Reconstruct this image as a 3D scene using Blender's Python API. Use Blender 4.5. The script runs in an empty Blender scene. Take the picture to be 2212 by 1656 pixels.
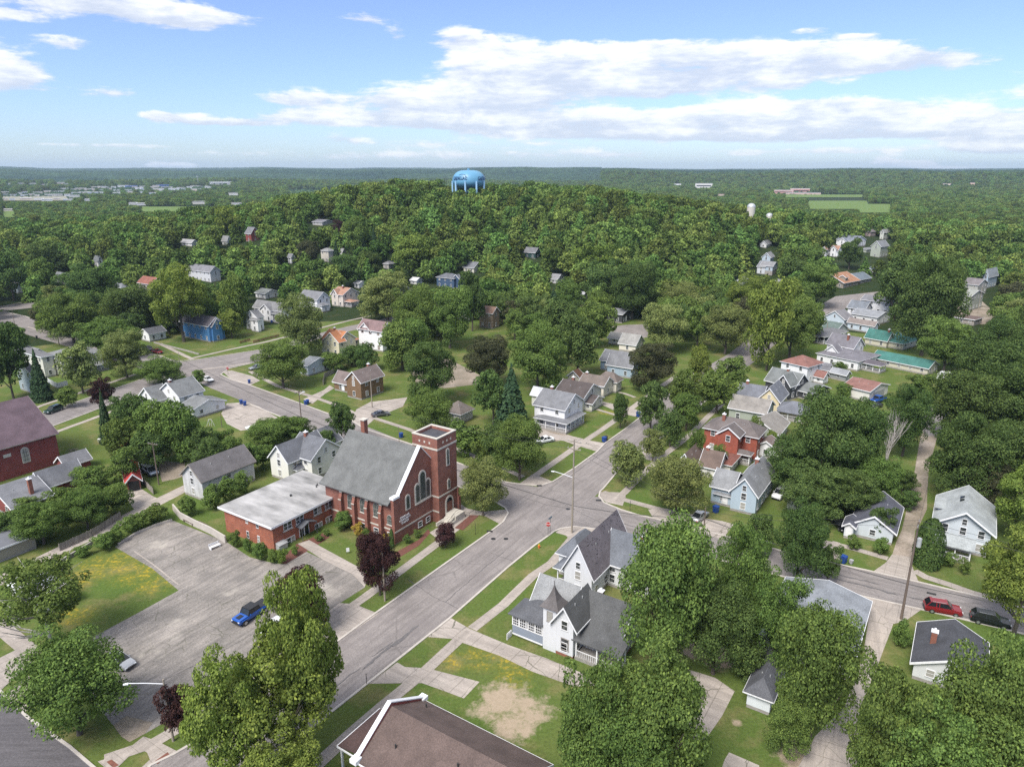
import bpy, math, random
import numpy as np
from mathutils import Vector, Matrix
R = math.radians
random.seed(7)
C = bpy.context.scene.collection
S = bpy.context.scene
# ---------------------------------------------------------------- camera
FO, HZ, CX, CY, CAMH = 1533.0, 369.0, 1106.0, 828.0, 60.0   # focal length and horizon in pixels of a 2212 px wide print
PI_ = math.atan((CY-HZ)/FO); SP, CP = math.sin(PI_), math.cos(PI_)
cd = bpy.data.cameras.new('camera'); cam = bpy.data.objects.new('camera', cd); C.objects.link(cam)
cam.location = (0, 0, CAMH); cam.rotation_euler = (math.pi/2-PI_, 0, 0)
cd.sensor_fit = 'HORIZONTAL'; cd.sensor_width = 36; cd.lens = 36*FO/2212
cd.clip_start = 1; cd.clip_end = 60000
S.camera = cam
# ---------------------------------------------------------------- light
S.view_settings.view_transform = 'Standard'; S.view_settings.look = 'None'
S.view_settings.gamma = 1; S.view_settings.exposure = 1.55
S.cycles.max_bounces = 4; S.cycles.diffuse_bounces = 2; S.cycles.glossy_bounces = 2
S.cycles.transmission_bounces = 2; S.cycles.transparent_max_bounces = 4; S.cycles.volume_bounces = 0
S.cycles.use_denoising = False
SUN_EL, SUN_AZ = R(52), R(214)
sd = bpy.data.lights.new('sun', 'SUN'); sd.energy = 2.1; sd.angle = R(26); sd.color = (1, .955, .88)
sun = bpy.data.objects.new('sun', sd); C.objects.link(sun)
tosun = Vector((math.sin(SUN_AZ)*math.cos(SUN_EL), math.cos(SUN_AZ)*math.cos(SUN_EL), math.sin(SUN_EL)))
sun.rotation_euler = (-tosun).to_track_quat('-Z', 'Y').to_euler(); sun.location = (0, 0, 300)

class NT:
    """tiny node-tree writer"""
    def __init__(s, tree): s.t = tree; s.n = tree.nodes; s.l = tree.links
    def new(s, typ, **kw):
        n = s.n.new(typ)
        for k, v in kw.items(): setattr(n, k, v)
        return n
    def put(s, sock, v):
        if v is None: return
        if isinstance(v, bpy.types.NodeSocket): s.l.new(v, sock)
        else: sock.default_value = v
    def math(s, op, a, b=None, c=None, clamp=False):
        n = s.new('ShaderNodeMath', operation=op, use_clamp=clamp); s.put(n.inputs[0], a); s.put(n.inputs[1], b)
        if c is not None: s.put(n.inputs[2], c)
        return n.outputs[0]
    def mix(s, f, a, b, mode='MIX'):
        n = s.new('ShaderNodeMix', data_type='RGBA', blend_type=mode); s.put(n.inputs[0], f)
        for i, v in ((6, a), (7, b)):
            if isinstance(v, (tuple, list)) and len(v) == 3: v = (*v, 1)
            s.put(n.inputs[i], v)
        return n.outputs[2]
    def noise(s, vec, scale, detail=3, rough=.55, dist=0, out=0):
        n = s.new('ShaderNodeTexNoise'); s.put(n.inputs['Vector'], vec); n.inputs['Scale'].default_value = scale
        n.inputs['Detail'].default_value = detail; n.inputs['Roughness'].default_value = rough; n.inputs['Distortion'].default_value = dist
        return n.outputs[out]
    def rng(s, v, a, b, c=0., d=1., smooth=False):
        n = s.new('ShaderNodeMapRange'); n.interpolation_type = 'SMOOTHSTEP' if smooth else 'LINEAR'; s.put(n.inputs[0], v)
        for i, q in enumerate((a, b, c, d)): s.put(n.inputs[i+1], q)
        return n.outputs[0]
    def ramp(s, f, stops):
        n = s.new('ShaderNodeValToRGB'); s.put(n.inputs[0], f); e = n.color_ramp.elements
        while len(e) < len(stops): e.new(0.5)
        for q, (p, c) in zip(e, stops): q.position = p; q.color = (*c, 1)
        return n.outputs[0]
    def mapv(s, vec, scale=(1, 1, 1), rot=(0, 0, 0), loc=(0, 0, 0)):
        n = s.new('ShaderNodeMapping'); s.put(n.inputs[0], vec); n.inputs['Scale'].default_value = scale
        n.inputs['Rotation'].default_value = rot; n.inputs['Location'].default_value = loc
        return n.outputs[0]

def sky_dir(x, y):
    """azimuth (0 = ahead, right positive) and elevation in radians of a print pixel"""
    dx = (x-CX)/FO; dy = (CY-y)/FO
    vx, vy, vz = dx, CP+dy*SP, -SP+dy*CP
    return math.atan2(vx, vy), math.atan2(vz, math.hypot(vx, vy))
W = bpy.data.worlds.new('World'); S.world = W; W.use_nodes = True
w = NT(W.node_tree); bg = W.node_tree.nodes['Background']
sky = w.new('ShaderNodeTexSky'); sky.sky_type = 'NISHITA'; sky.sun_disc = False
sky.sun_elevation = SUN_EL; sky.sun_rotation = SUN_AZ; sky.altitude = 400; sky.air_density = 1.0; sky.dust_density = .6; sky.ozone_density = 2.2
tc = w.new('ShaderNodeTexCoord'); sp = w.new('ShaderNodeSeparateXYZ'); w.l.new(tc.outputs['Generated'], sp.inputs[0])
az = w.math('ARCTAN2', sp.outputs[0], sp.outputs[1]); el = w.math('ARCSINE', sp.outputs[2])
cv = w.new('ShaderNodeCombineXYZ'); w.put(cv.inputs[0], az); w.put(cv.inputs[1], w.math('MULTIPLY', el, 2.6)); 
wob = w.noise(cv.outputs[0], 7, 5, .6)
wobf = w.math('SUBTRACT', wob, .5)
BL = [ # x, y, half width, half height, strength   (clouds, placed by direction in the sky)
 (250,12,200,26,1.05),(400,40,85,20,.7),(20,155,55,38,1.05),(240,200,60,15,.75),(345,250,34,13,1.0),(420,259,30,12,1.0),(510,265,60,9,.95),(145,92,50,15,.7),
 (790,38,50,14,.75),(855,70,24,20,.7),(990,82,62,24,.85),(20,30,60,12,.6),(1440,95,60,8,.55),(1750,65,40,9,.5),(1850,78,40,10,.5),(650,212,85,22,.9),(725,255,160,17,1.1),(880,215,110,33,1.0),(960,265,90,18,1.),
 (1080,150,110,52,1.25),(1090,215,135,34,1.1),(1230,130,130,35,1.15),(1330,160,170,42,1.15),(1430,185,90,22,1.0),(1560,118,190,26,.85),(1670,180,100,18,.85),(1800,118,180,26,.85),(1950,135,140,22,.8),(1580,150,240,20,.7),
 (1130,270,140,16,1.1),(1330,258,190,20,1.1),(1480,262,160,22,.95),(1660,250,120,34,1.15),(1800,232,140,20,1.1),(1900,255,160,22,1.),(1750,285,260,16,1.),(2050,265,130,18,1.),(2170,290,90,24,.95),(1620,290,300,12,.85),(1250,290,240,10,.8),
 (730,298,45,13,.7),(230,314,110,5,.55),(1000,310,420,12,.45),(700,335,420,13,.42),(1350,333,380,14,.5),(1830,325,150,9,.4),(2150,322,80,12,.6),(335,357,22,8,.75),(395,357,30,7,.75),(1913,350,28,12,.75),(1985,356,32,10,.75),(2090,363,60,5,.6),
 (-250,120,150,50,.9),(-500,250,220,40,.9),(2500,180,180,45,.9),(2700,300,240,30,.9),(1200,-350,500,120,.8),(300,-900,600,220,.8),(2400,-600,500,170,.8)]
tot = None; shd = None
for (bx, by, sx, sy, st) in BL:
    a0, e0 = sky_dir(bx, by); sx_, sy_ = sx/FO*.95, sy/FO*(.82 if sy < 60 else 1)
    if abs(by) > 300: sx_ *= 1
    da = w.math('DIVIDE', w.math('SUBTRACT', az, a0), sx_); de = w.math('DIVIDE', w.math('SUBTRACT', el, e0), sy_)
    g = w.math('ADD', w.math('MULTIPLY', da, da), w.math('MULTIPLY', de, de))
    g = w.math('MULTIPLY', w.math('EXPONENT', w.math('MULTIPLY', g, -.9)), st)
    sh = w.math('MULTIPLY', g, de)
    tot = g if tot is None else w.math('ADD', tot, g)
    shd = sh if shd is None else w.math('ADD', shd, sh)
fb = w.noise(cv.outputs[0], 11, 9, .62, .3)
fb2 = w.noise(w.mapv(cv.outputs[0], (1, 2.2, 1)), 28, 6, .6)
tot = w.math('ADD', tot, w.rng(el, .27, .55, 0, .74, True))   # unseen cloud deck overhead, added to whiten the skylight
dens = w.math('MINIMUM', tot, 1.05)
dens = w.math('ADD', dens, w.math('MULTIPLY', w.math('SUBTRACT', fb, .5), w.rng(tot, 0, .5, .2, 2.3)))
dens = w.math('ADD', dens, w.math('MULTIPLY', w.math('SUBTRACT', fb2, .5), w.rng(tot, 0, .4, .1, .8)))
cover = w.rng(dens, .30, .74, 0, 1, True)
lit = w.math('ADD', w.math('MULTIPLY', w.math('DIVIDE', shd, w.math('ADD', tot, .3)), .5), w.math('ADD', w.math('MULTIPLY', w.math('SUBTRACT', fb, .5), 2.0), .58))
lit = w.math('ADD', lit, w.math('MULTIPLY', w.math('SUBTRACT', fb2, .5), .9))
ccol = w.mix(w.rng(lit, .2, .95, 0, 1, True), (3.9, 4.3, 5.1), (6.4, 6.45, 6.5))
# pale band of air low over the hills, deeper blue higher up: scale the physical sky by elevation
gain = w.ramp(w.rng(el, -.02, .33), [(0, (.66, .76, .96)), (.25, (.72, .80, 1.02)), (.6, (.80, .82, 1.04)), (1, (.86, .84, 1.08))])
skc = w.mix(1.0, sky.outputs[0], gain, 'MULTIPLY')
allc = w.mix(w.math('MULTIPLY', cover, .9), skc, ccol)
w.l.new(allc, bg.inputs['Color']); bg.inputs['Strength'].default_value = .062

# ---------------------------------------------------------------- picture <-> place
def T(x, y):
    """height of the land"""
    def ss(a, b, t):
        t = min(1, max(0, (t-a)/(b-a))); return t*t*(3-2*t)
    h = 0
    if 300 < y < 1200:
        prof = 1/(1+abs((x+25)/205)**3.2)
        h = 33*prof*ss(330, 560, y)*(1-ss(660, 1000, y))
        h += 4*ss(500, 560, y)*(1-ss(620, 700, y))*math.exp(-((x+110)/50)**2)
    r = math.hypot(x, y)
    if r > 2000:
        a = math.atan2(x, y)
        n = .5+.25*math.sin(a*7+1.3)+.15*math.sin(a*17+.6)+.1*math.sin(a*41+2)+.05*math.sin(a*93)
        n2 = .5+.3*math.sin(a*5+4)+.2*math.sin(a*23+r*.0012)
        h += ss(2500, 3900, r)*(50+20*n) if a > .12 else ss(3600, 5200, r)*(50+34*n)
        h += 16*ss(2300, 3000, r)*n2*(1-ss(3600, 4200, r))
        if r > 6000: h += (26*ss(6000, 9000, r))*(.6+.6*n2)
    return h
def ray(x, y):
    dx = (x-CX)/FO; dy = (CY-y)/FO
    return dx, CP+dy*SP, -SP+dy*CP
def G(x, y, z=0):
    """ground point seen at a print pixel"""
    vx, vy, vz = ray(x, y)
    t = (z-CAMH)/min(vz, -1e-4)
    if vy*t < 330: return Vector((vx*t, vy*t, z))
    tt = 300/vy
    while tt < t:
        if CAMH+vz*tt <= T(vx*tt, vy*tt)+z: break
        tt += 1.0
    return Vector((vx*tt, vy*tt, T(vx*tt, vy*tt)+z))
def scr(p):
    X, Y, Z = p[0], p[1], p[2]-CAMH
    d = Y*CP-Z*SP; u = Y*SP+Z*CP
    return CX+FO*X/d, CY-FO*u/d, d
def zat(P, py):
    """height above P's foot that shows at pixel row py"""
    k = (CY-py)/FO
    # Y*SP + z*CP = k*(Y*CP - z*SP)
    z = (k*P[1]*CP-P[1]*SP)/(CP+k*SP)
    return z+CAMH-P[2]
def along(P, d, px):
    """distance along direction d from P until pixel column px"""
    m = (px-CX)/FO; D0 = P[1]*CP-(P[2]-CAMH)*SP
    return (m*D0-P[0])/(d[0]-m*d[1]*CP)
TL = dict(T1=(0,324,.26087), T2=(540,324,.26087), T3=(1080,324,.26087), T4=(1636,324,.26087),
          M1=(0,720,.26087), M2=(540,720,.26087), M3=(1080,720,.26087), M4=(1636,720,.26087),
          B1=(0,1224,.26087), B2=(540,1224,.26087), B3=(1080,1224,.26087), B4=(1636,1224,.26087),
          C1=(0,1044,.2283), C2=(468,1008,.2283), C3=(900,1008,.2283), C4=(1332,1044,.2283), C5=(1708,1008,.2283), O=(0,0,1))
def tx(t, x): return TL[t][0]+x*TL[t][2]
def ty(t, y): return TL[t][1]+y*TL[t][2]
def P(t, x, y, z=0): return G(tx(t, x), ty(t, y), z)

# ---------------------------------------------------------------- materials
def mat(name, col, col2=None, rough=.8, ns=1., det=4, bump=0, bs=None, metal=0, spec=None, speck=0, specks=40, streak=None):
    m = bpy.data.materials.new(name); m.use_nodes = True; t = NT(m.node_tree); b = m.node_tree.nodes['Principled BSDF']
    co = t.new('ShaderNodeTexCoord').outputs['Object']
    vec = t.mapv(co, streak) if streak else co
    c = t.mix(t.rng(t.noise(vec, ns, det), .3, .7), col, col2 or tuple(v*.8 for v in col))
    if speck: c = t.mix(t.rng(t.noise(co, specks, 2, .8), .3, .7, -speck, speck), c, (.5, .5, .5), 'MIX') if False else t.mix(1, c, t.ramp(t.noise(co, specks, 2, .9), [(.3, (1-speck,)*3), (.7, (1+speck,)*3)]), 'MULTIPLY')
    t.l.new(c, b.inputs['Base Color']); b.inputs['Roughness'].default_value = rough; b.inputs['Metallic'].default_value = metal
    if spec is not None: b.inputs['Specular IOR Level'].default_value = spec
    if bump:
        bn = t.new('ShaderNodeBump'); bn.inputs['Strength'].default_value = bump; bn.inputs['Distance'].default_value = .05
        t.l.new(t.noise(co, bs or 8, 4), bn.inputs['Height']); t.l.new(bn.outputs[0], b.inputs['Normal'])
    return m
_sid = {}
def siding(col, worn=0):
    k = (tuple(col), worn)
    if k in _sid: return _sid[k]
    m = bpy.data.materials.new('siding'); m.use_nodes = True; t = NT(m.node_tree); b = m.node_tree.nodes['Principled BSDF']
    co = t.new('ShaderNodeTexCoord').outputs['Object']; s3 = t.new('ShaderNodeSeparateXYZ'); t.l.new(co, s3.inputs[0])
    lap = t.math('FRACT', t.math('MULTIPLY', s3.outputs[2], 5.0))
    line = t.rng(lap, .82, .95, 1, .72)
    stain = t.noise(t.mapv(co, (1, 1, .25)), 1.2, 5)
    c = t.mix(t.rng(stain, .35, .75, 0, .75 if worn else .35), col, tuple(v*(.55 if worn else .78) for v in col))
    if worn: c = t.mix(t.rng(t.noise(t.mapv(co, (.6, .6, 6)), 1.5, 6, .7), .52, .66), c, (.30, .27, .25))
    c = t.mix(1, c, t.mix(line, (.7, .7, .7), (1, 1, 1)), 'MULTIPLY')
    t.l.new(c, b.inputs['Base Color']); b.inputs['Roughness'].default_value = .6
    _sid[k] = m; return m
_rf = {}
def roofing(col, pat=0):
    k = (tuple(col), pat)
    if k in _rf: return _rf[k]
    m = bpy.data.materials.new('shingles'); m.use_nodes = True; t = NT(m.node_tree); b = m.node_tree.nodes['Principled BSDF']
    co = t.new('ShaderNodeTexCoord').outputs['Object']; s3 = t.new('ShaderNodeSeparateXYZ'); t.l.new(co, s3.inputs[0])
    c = t.mix(t.rng(t.noise(co, .5, 4), .35, .65), tuple(v*1.12 for v in col), tuple(v*.82 for v in col))
    c = t.mix(1, c, t.ramp(t.noise(co, 7, 3, .8), [(.3, (.66,)*3), (.5, (.98,)*3), (.72, (1.4,)*3)]), 'MULTIPLY')
    course = t.rng(t.math('FRACT', t.math('MULTIPLY', s3.outputs[2], 6.5)), .75, .95, 1, .78)
    c = t.mix(1, c, t.mix(course, (.8, .8, .8), (1, 1, 1)), 'MULTIPLY')
    c = t.mix(t.rng(t.noise(t.mapv(co, (1, 1, .3)), .9, 5, .65), .56, .72, 0, .35), c, tuple(v*.62+.01 for v in col))
    if pat: # curled, missing tabs
        v = t.new('ShaderNodeTexVoronoi'); v.inputs['Scale'].default_value = 1.9; t.l.new(t.mapv(co, (1, 1, 2.2)), v.inputs['Vector'])
        c = t.mix(t.math('MULTIPLY', t.rng(v.outputs['Distance'], .2, .3, 1, 0), t.rng(t.noise(co, .35, 3), .4, .5)), c, (.012, .011, .012))
    t.l.new(c, b.inputs['Base Color']); b.inputs['Roughness'].default_value = .85; b.inputs['Specular IOR Level'].default_value = .3
    _rf[k] = m; return m
def brickmat(name, c1, c2, mortar, sc=1.0):
    m = bpy.data.materials.new(name); m.use_nodes = True; t = NT(m.node_tree); b = m.node_tree.nodes['Principled BSDF']
    co = t.new('ShaderNodeTexCoord').outputs['Object']; s3 = t.new('ShaderNodeSeparateXYZ'); t.l.new(co, s3.inputs[0])
    cb = t.new('ShaderNodeCombineXYZ'); t.put(cb.inputs[0], t.math('ADD', s3.outputs[0], s3.outputs[1])); t.put(cb.inputs[1], s3.outputs[2])
    br = t.new('ShaderNodeTexBrick'); t.l.new(cb.outputs[0], br.inputs['Vector']); br.inputs['Scale'].default_value = 1/sc
    br.inputs['Brick Width'].default_value = .42; br.inputs['Row Height'].default_value = .14; br.inputs['Mortar Size'].default_value = .014
    br.inputs['Color1'].default_value = (*c1, 1); br.inputs['Color2'].default_value = (*c2, 1); br.inputs['Mortar'].default_value = (*mortar, 1)
    c = t.mix(1, br.outputs[0], t.ramp(t.noise(co, .7, 5), [(.3, (.78,)*3), (.7, (1.15,)*3)]), 'MULTIPLY')
    t.l.new(c, b.inputs['Base Color']); b.inputs['Roughness'].default_value = .85
    return m
M = {}
M['white'] = mat('white_paint', (.72, .72, .73), (.62, .62, .64), .5, 2)
M['trim'] = mat('white_trim', (.74, .74, .76), (.64, .65, .68), .5, 3)
M['stone'] = mat('limestone', (.52, .49, .43), (.40, .37, .33), .8, 2.5, 5)
M['brick'] = brickmat('church_brick', (.245, .085, .055), (.170, .055, .040), (.20, .13, .11))
M['brick2'] = brickmat('orange_brick', (.34, .095, .045), (.25, .062, .035), (.27, .17, .13))
M['brick3'] = brickmat('dark_red_brick', (.24, .035, .030), (.17, .028, .026), (.16, .10, .09))
M['brick4'] = brickmat('painted_red_brick', (.32, .065, .035), (.24, .05, .03), (.24, .12, .09))
M['chim'] = brickmat('chimney_brick', (.26, .08, .045), (.19, .06, .035), (.2, .14, .12), .7)
M['found'] = mat('foundation_block', (.32, .30, .28), (.22, .2, .19), .9, 1.5, 5)
M['deck'] = mat('porch_boards', (.30, .28, .26), (.2, .19, .18), .8, 3)
M['redwood'] = mat('red_brown_boards', (.20, .075, .05), (.12, .05, .035), .7, 3)
M['wood'] = mat('weathered_wood', (.30, .27, .24), (.15, .13, .12), .9, 1.2, 6, streak=(3, 3, .5))
M['pole'] = mat('creosote_pole', (.16, .12, .095), (.09, .07, .06), .9, 1, 5, streak=(6, 6, .4))
M['polel'] = mat('weathered_pole', (.30, .26, .21), (.2, .17, .14), .9, 1, 5, streak=(6, 6, .4))
M['metal'] = mat('galvanised_metal', (.48, .49, .5), (.38, .39, .4), .45, 2, metal=.3)
M['iron'] = mat('black_iron', (.03, .03, .032), None, .5, 2)
M['cable'] = mat('black_cable', (.02, .02, .022), None, .6, 2)
M['bark'] = mat('bark', (.115, .095, .078), (.06, .05, .042), .95, 2, 6, streak=(3, 3, .6))
M['birchbark'] = mat('birch_bark', (.55, .53, .5), (.16, .14, .13), .8, 3, 6, streak=(1, 1, 4))
M['deadwood'] = mat('bleached_dead_wood', (.46, .42, .40), (.34, .31, .3), .9, 3)
M['plastic_blue'] = mat('blue_plastic', (.012, .055, .24), (.009, .04, .19), .45, 2)
M['plastic_black'] = mat('black_plastic', (.02, .02, .022), None, .5, 2)
M['plastic_grey'] = mat('grey_plastic', (.35, .35, .36), None, .5, 2)
M['rubber'] = mat('rubber', (.018, .018, .018), None, .8, 2)
M['membrane'] = mat('roof_membrane', (.41, .40, .395), (.13, .128, .125), .8, .42, 8, streak=(1, .35, 1))
M['tar'] = mat('tarred_roof', (.035, .036, .045), (.06, .06, .07), .8, 1)
M['black'] = mat('opening_shade', (.012, .012, .012), None, .9, 1)  # flat black standing in for the shade inside the open garage
M['redsign'] = mat('sign_red', (.45, .02, .02), None, .4, 1)
M['greensign'] = mat('sign_blue_green', (.02, .12, .2), None, .4, 1)
M['yellow'] = mat('yellow_paint', (.7, .4, .02), None, .4, 1)
M['orange'] = mat('orange_paint', (.6, .12, .03), None, .5, 1)
M['mulch'] = mat('red_mulch', (.15, .055, .04), (.09, .04, .03), .95, 3, 6)
M['tank'] = mat('tank_blue_paint', (.095, .25, .40), (.105, .28, .43), .4, .1)
M['tankdark'] = mat('tank_lettering', (.012, .05, .16), None, .5, .1)
M['tanklight'] = mat('tank_leg_paint', (.30, .50, .72), None, .5, .1)
def glassm():
    m = bpy.data.materials.new('window_glass'); m.use_nodes = True; t = NT(m.node_tree); b = m.node_tree.nodes['Principled BSDF']
    co = t.new('ShaderNodeTexCoord').outputs['Object']; oi = t.new('ShaderNodeObjectInfo')
    c = t.mix(t.rng(t.noise(co, 1.3, 2), .45, .6), (.018, .022, .026), (.09, .095, .1))
    c = t.mix(t.math('GREATER_THAN', oi.outputs['Random'], .72), c, (.30, .29, .27))
    t.l.new(c, b.inputs['Base Color']); b.inputs['Roughness'].default_value = .08; b.inputs['Specular IOR Level'].default_value = .6
    return m
M['glass'] = glassm()
M['darkglass'] = mat('dark_glass', (.012, .014, .017), None, .06, 1, spec=.7)
M['stained'] = mat('leaded_glass', (.03, .045, .04), (.08, .09, .085), .15, 3)

def ground_mat(name, base, dry, lush, fl=True):
    m = bpy.data.materials.new(name); m.use_nodes = True; t = NT(m.node_tree); b = m.node_tree.nodes['Principled BSDF']
    co = t.new('ShaderNodeTexCoord').outputs['Object']
    c = t.mix(t.rng(t.noise(co, .07, 5, .6), .38, .62), base, lush)
    c = t.mix(t.rng(t.noise(co, .16, 6, .65), .5, .68), c, dry)
    c = t.mix(1, c, t.ramp(t.noise(co, 2.6, 6, .75), [(.28, (.62,)*3), (.5, (1.,)*3), (.75, (1.36,)*3)]), 'MULTIPLY')
    if fl:
        def blob(x, y, r):
            n = t.new('ShaderNodeVectorMath', operation='DISTANCE'); t.l.new(co, n.inputs[0]); n.inputs[1].default_value = (x, y, 0)
            return t.rng(n.outputs['Value'], r, r*.25, 0, 1, True)
        yel = None
        for (px, py, r) in [(265,1215,6),(300,1235,5.5),(215,1225,5.5),(165,1250,5),(330,1262,4),(160,1330,4),(1040,1420,3.4),(1100,1425,3.2),(985,1425,2.6),(1110,1465,3.2),(283,948,3.5),(1255,905,2.5),(1310,890,3)]:
            p = G(px, py); q = blob(p.x, p.y, r); yel = q if yel is None else t.math('MAXIMUM', yel, q)
        spk = t.rng(t.noise(co, 1.7, 6, .72), .5, .6)
        ym = t.math('MULTIPLY', yel, t.rng(t.noise(co, .5, 4), .36, .56))
        c = t.mix(t.math('MULTIPLY', ym, t.rng(spk, 0, 1, .15, .85)), c, (.38, .275, .03))
        dirt = None
        for (px, py, r) in [(1090,1508,4.6),(1140,1535,4.4),(1060,1528,3.4),(1115,1562,4.2),(1590,1560,1),(1500,1400,4),(1560,1420,4),(1735,1640,4)]:
            p = G(px, py); q = blob(p.x, p.y, r); dirt = q if dirt is None else t.math('MAXIMUM', dirt, q)
        dm = t.rng(t.math('ADD', dirt, t.math('MULTIPLY', t.math('SUBTRACT', t.noise(co, .45, 7, .78), .5), 3.4)), .32, .95)
        c = t.mix(t.math('MULTIPLY', dm, t.rng(dirt, 0, .1)), c, t.mix(t.noise(co, 2, 5, .7), (.40, .32, .25), (.22, .18, .12)))
    t.l.new(c, b.inputs['Base Color']); b.inputs['Roughness'].default_value = 1; b.inputs['Specular IOR Level'].default_value = .1
    bn = t.new('ShaderNodeBump'); bn.inputs['Strength'].default_value = .5; bn.inputs['Distance'].default_value = .1
    t.l.new(t.noise(co, 5, 5, .7), bn.inputs['Height']); t.l.new(bn.outputs[0], b.inputs['Normal'])
    return m
M['grass'] = ground_mat('lawn_grass', (.090, .116, .032), (.160, .148, .062), (.074, .116, .026))
def paving(name, c1, c2, crack=.35, cs=.12, joints=0, ang=0, patch=None, weeds=0, fine=.16):
    m = bpy.data.materials.new(name); m.use_nodes = True; t = NT(m.node_tree); b = m.node_tree.nodes['Principled BSDF']
    co = t.mapv(t.new('ShaderNodeTexCoord').outputs['Object'], rot=(0, 0, -R(ang)))
    c = t.mix(t.rng(t.noise(co, .22, 6, .6), .35, .65), c1, c2)
    c = t.mix(t.rng(t.noise(t.mapv(co, (.10, 1.3, 1)), 1, 6, .68), .42, .64, 0, .7), c, tuple(v*.74 for v in c2))
    c = t.mix(1, c, t.ramp(t.noise(co, 4, 3, .9), [(.3, (1-fine,)*3), (.7, (1+fine,)*3)]), 'MULTIPLY')
    if crack:
        wv = t.new('ShaderNodeVectorMath', operation='MULTIPLY_ADD'); t.l.new(t.noise(co, .5, 4, .6, out=1), wv.inputs[0]); wv.inputs[1].default_value = (1.1, 1.1, 0); t.l.new(co, wv.inputs[2])
        v = t.new('ShaderNodeTexVoronoi', feature='DISTANCE_TO_EDGE'); v.inputs['Scale'].default_value = cs; t.l.new(wv.outputs[0], v.inputs['Vector'])
        ck = t.math('MULTIPLY', t.rng(v.outputs['Distance'], .003, .02, 1, 0), t.rng(t.noise(co, .12, 3), .42, .6))
        c = t.mix(t.math('MULTIPLY', ck, crack), c, (.05, .055, .03) if weeds else (.06, .055, .055))
    if joints:
        s3 = t.new('ShaderNodeSeparateXYZ'); t.l.new(co, s3.inputs[0])
        jx = t.rng(t.math('ABSOLUTE', t.math('SUBTRACT', t.math('FRACT', t.math('DIVIDE', s3.outputs[0], joints)), .5)), .475, .492)
        c = t.mix(t.math('MULTIPLY', jx, .55), c, (.10, .09, .07))
    if patch:
        c = t.mix(t.math('MULTIPLY', t.rng(t.noise(co, .09, 4, .7), .58, .66), .6), c, patch)
    t.l.new(c, b.inputs['Base Color']); b.inputs['Roughness'].default_value = .9; b.inputs['Specular IOR Level'].default_value = .25
    return m
M['road'] = paving('worn_asphalt', (.255, .230, .221), (.190, .171, .166), .35, .14, 0, 57, (.17, .152, .15), 0, .26)
M['road2'] = paving('worn_asphalt_cross', (.245, .222, .215), (.188, .17, .165), .35, .16, 0, -33, (.16, .145, .145), 0, .26)
M['lot'] = paving('cracked_lot_asphalt', (.285, .257, .236), (.165, .152, .142), .6, .42, 0, 57, (.37, .34, .30), 1, .36)
M['newroad'] = paving('dark_asphalt', (.115, .108, .115), (.095, .09, .096), 0, .1, 0, 0, None, 0, .3)
M['walk'] = paving('concrete_walk', (.38, .335, .30), (.30, .265, .238), .25, .2, 1.5, 57)
M['walk2'] = paving('concrete_walk_cross', (.38, .335, .30), (.30, .265, .238), .25, .2, 1.5, -33)
M['drive'] = paving('concrete_drive', (.40, .355, .32), (.30, .265, .24), .8, .3, 3, -33, (.3, .27, .24), 1)
M['alley'] = paving('alley_slabs', (.40, .35, .31), (.31, .275, .25), .5, .3, 2.4, 65, None, 1)
M['tarseal'] = mat('tar_seal', (.085, .08, .082), (.14, .13, .13), .7, 2, 5)
M['kerb'] = mat('concrete_kerb', (.46, .42, .38), (.36, .33, .3), .85, .8, 5)
M['dirt'] = ground_mat('dirt_gravel', (.26, .215, .175), (.34, .29, .25), (.17, .15, .115), False)
M['field'] = ground_mat('far_field', (.11, .17, .045), (.18, .18, .08), (.095, .16, .04), False)
M['paleground'] = ground_mat('far_pale_ground', (.30, .28, .24), (.42, .38, .34), (.12, .14, .08), False)
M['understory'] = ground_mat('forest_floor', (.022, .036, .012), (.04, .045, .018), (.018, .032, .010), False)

def foliage(name, c1, c2, hv=.03, vv=.35, tr=.22):
    m = bpy.data.materials.new(name); m.use_nodes = True; t = NT(m.node_tree); out = m.node_tree.nodes['Material Output']
    m.node_tree.nodes.remove(m.node_tree.nodes['Principled BSDF'])
    co = t.new('ShaderNodeTexCoord').outputs['Object']; oi = t.new('ShaderNodeObjectInfo')
    c = t.mix(t.rng(t.noise(co, .9, 4, .7), .33, .67), c1, c2)
    hs = t.new('ShaderNodeHueSaturation'); 
    at = t.new('ShaderNodeAttribute'); at.attribute_name = 'tone'
    t.l.new(t.mix(1, c, t.ramp(at.outputs['Fac'], [(0, (.62, .66, .7)), (.6, (1, 1, 1)), (1, (1.5, 1.42, 1.2))]), 'MULTIPLY'), hs.inputs['Color'])
    t.put(hs.inputs['Hue'], t.rng(oi.outputs['Random'], 0, 1, .5-hv, .5+hv)); t.put(hs.inputs['Value'], t.rng(t.math('FRACT', t.math('MULTIPLY', oi.outputs['Random'], 7.31)), 0, 1, 1-vv, 1+vv))
    d = t.new('ShaderNodeBsdfDiffuse'); t.l.new(hs.outputs[0], d.inputs['Color'])
    r = t.new('ShaderNodeBsdfTranslucent'); t.l.new(t.mix(1, hs.outputs[0], (1.05, 1.2, .7), 'MULTIPLY'), r.inputs['Color'])
    x = t.new('ShaderNodeMixShader'); x.inputs[0].default_value = tr; t.l.new(d.outputs[0], x.inputs[1]); t.l.new(r.outputs[0], x.inputs[2])
    t.l.new(x.outputs[0], out.inputs['Surface'])
    return m
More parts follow.
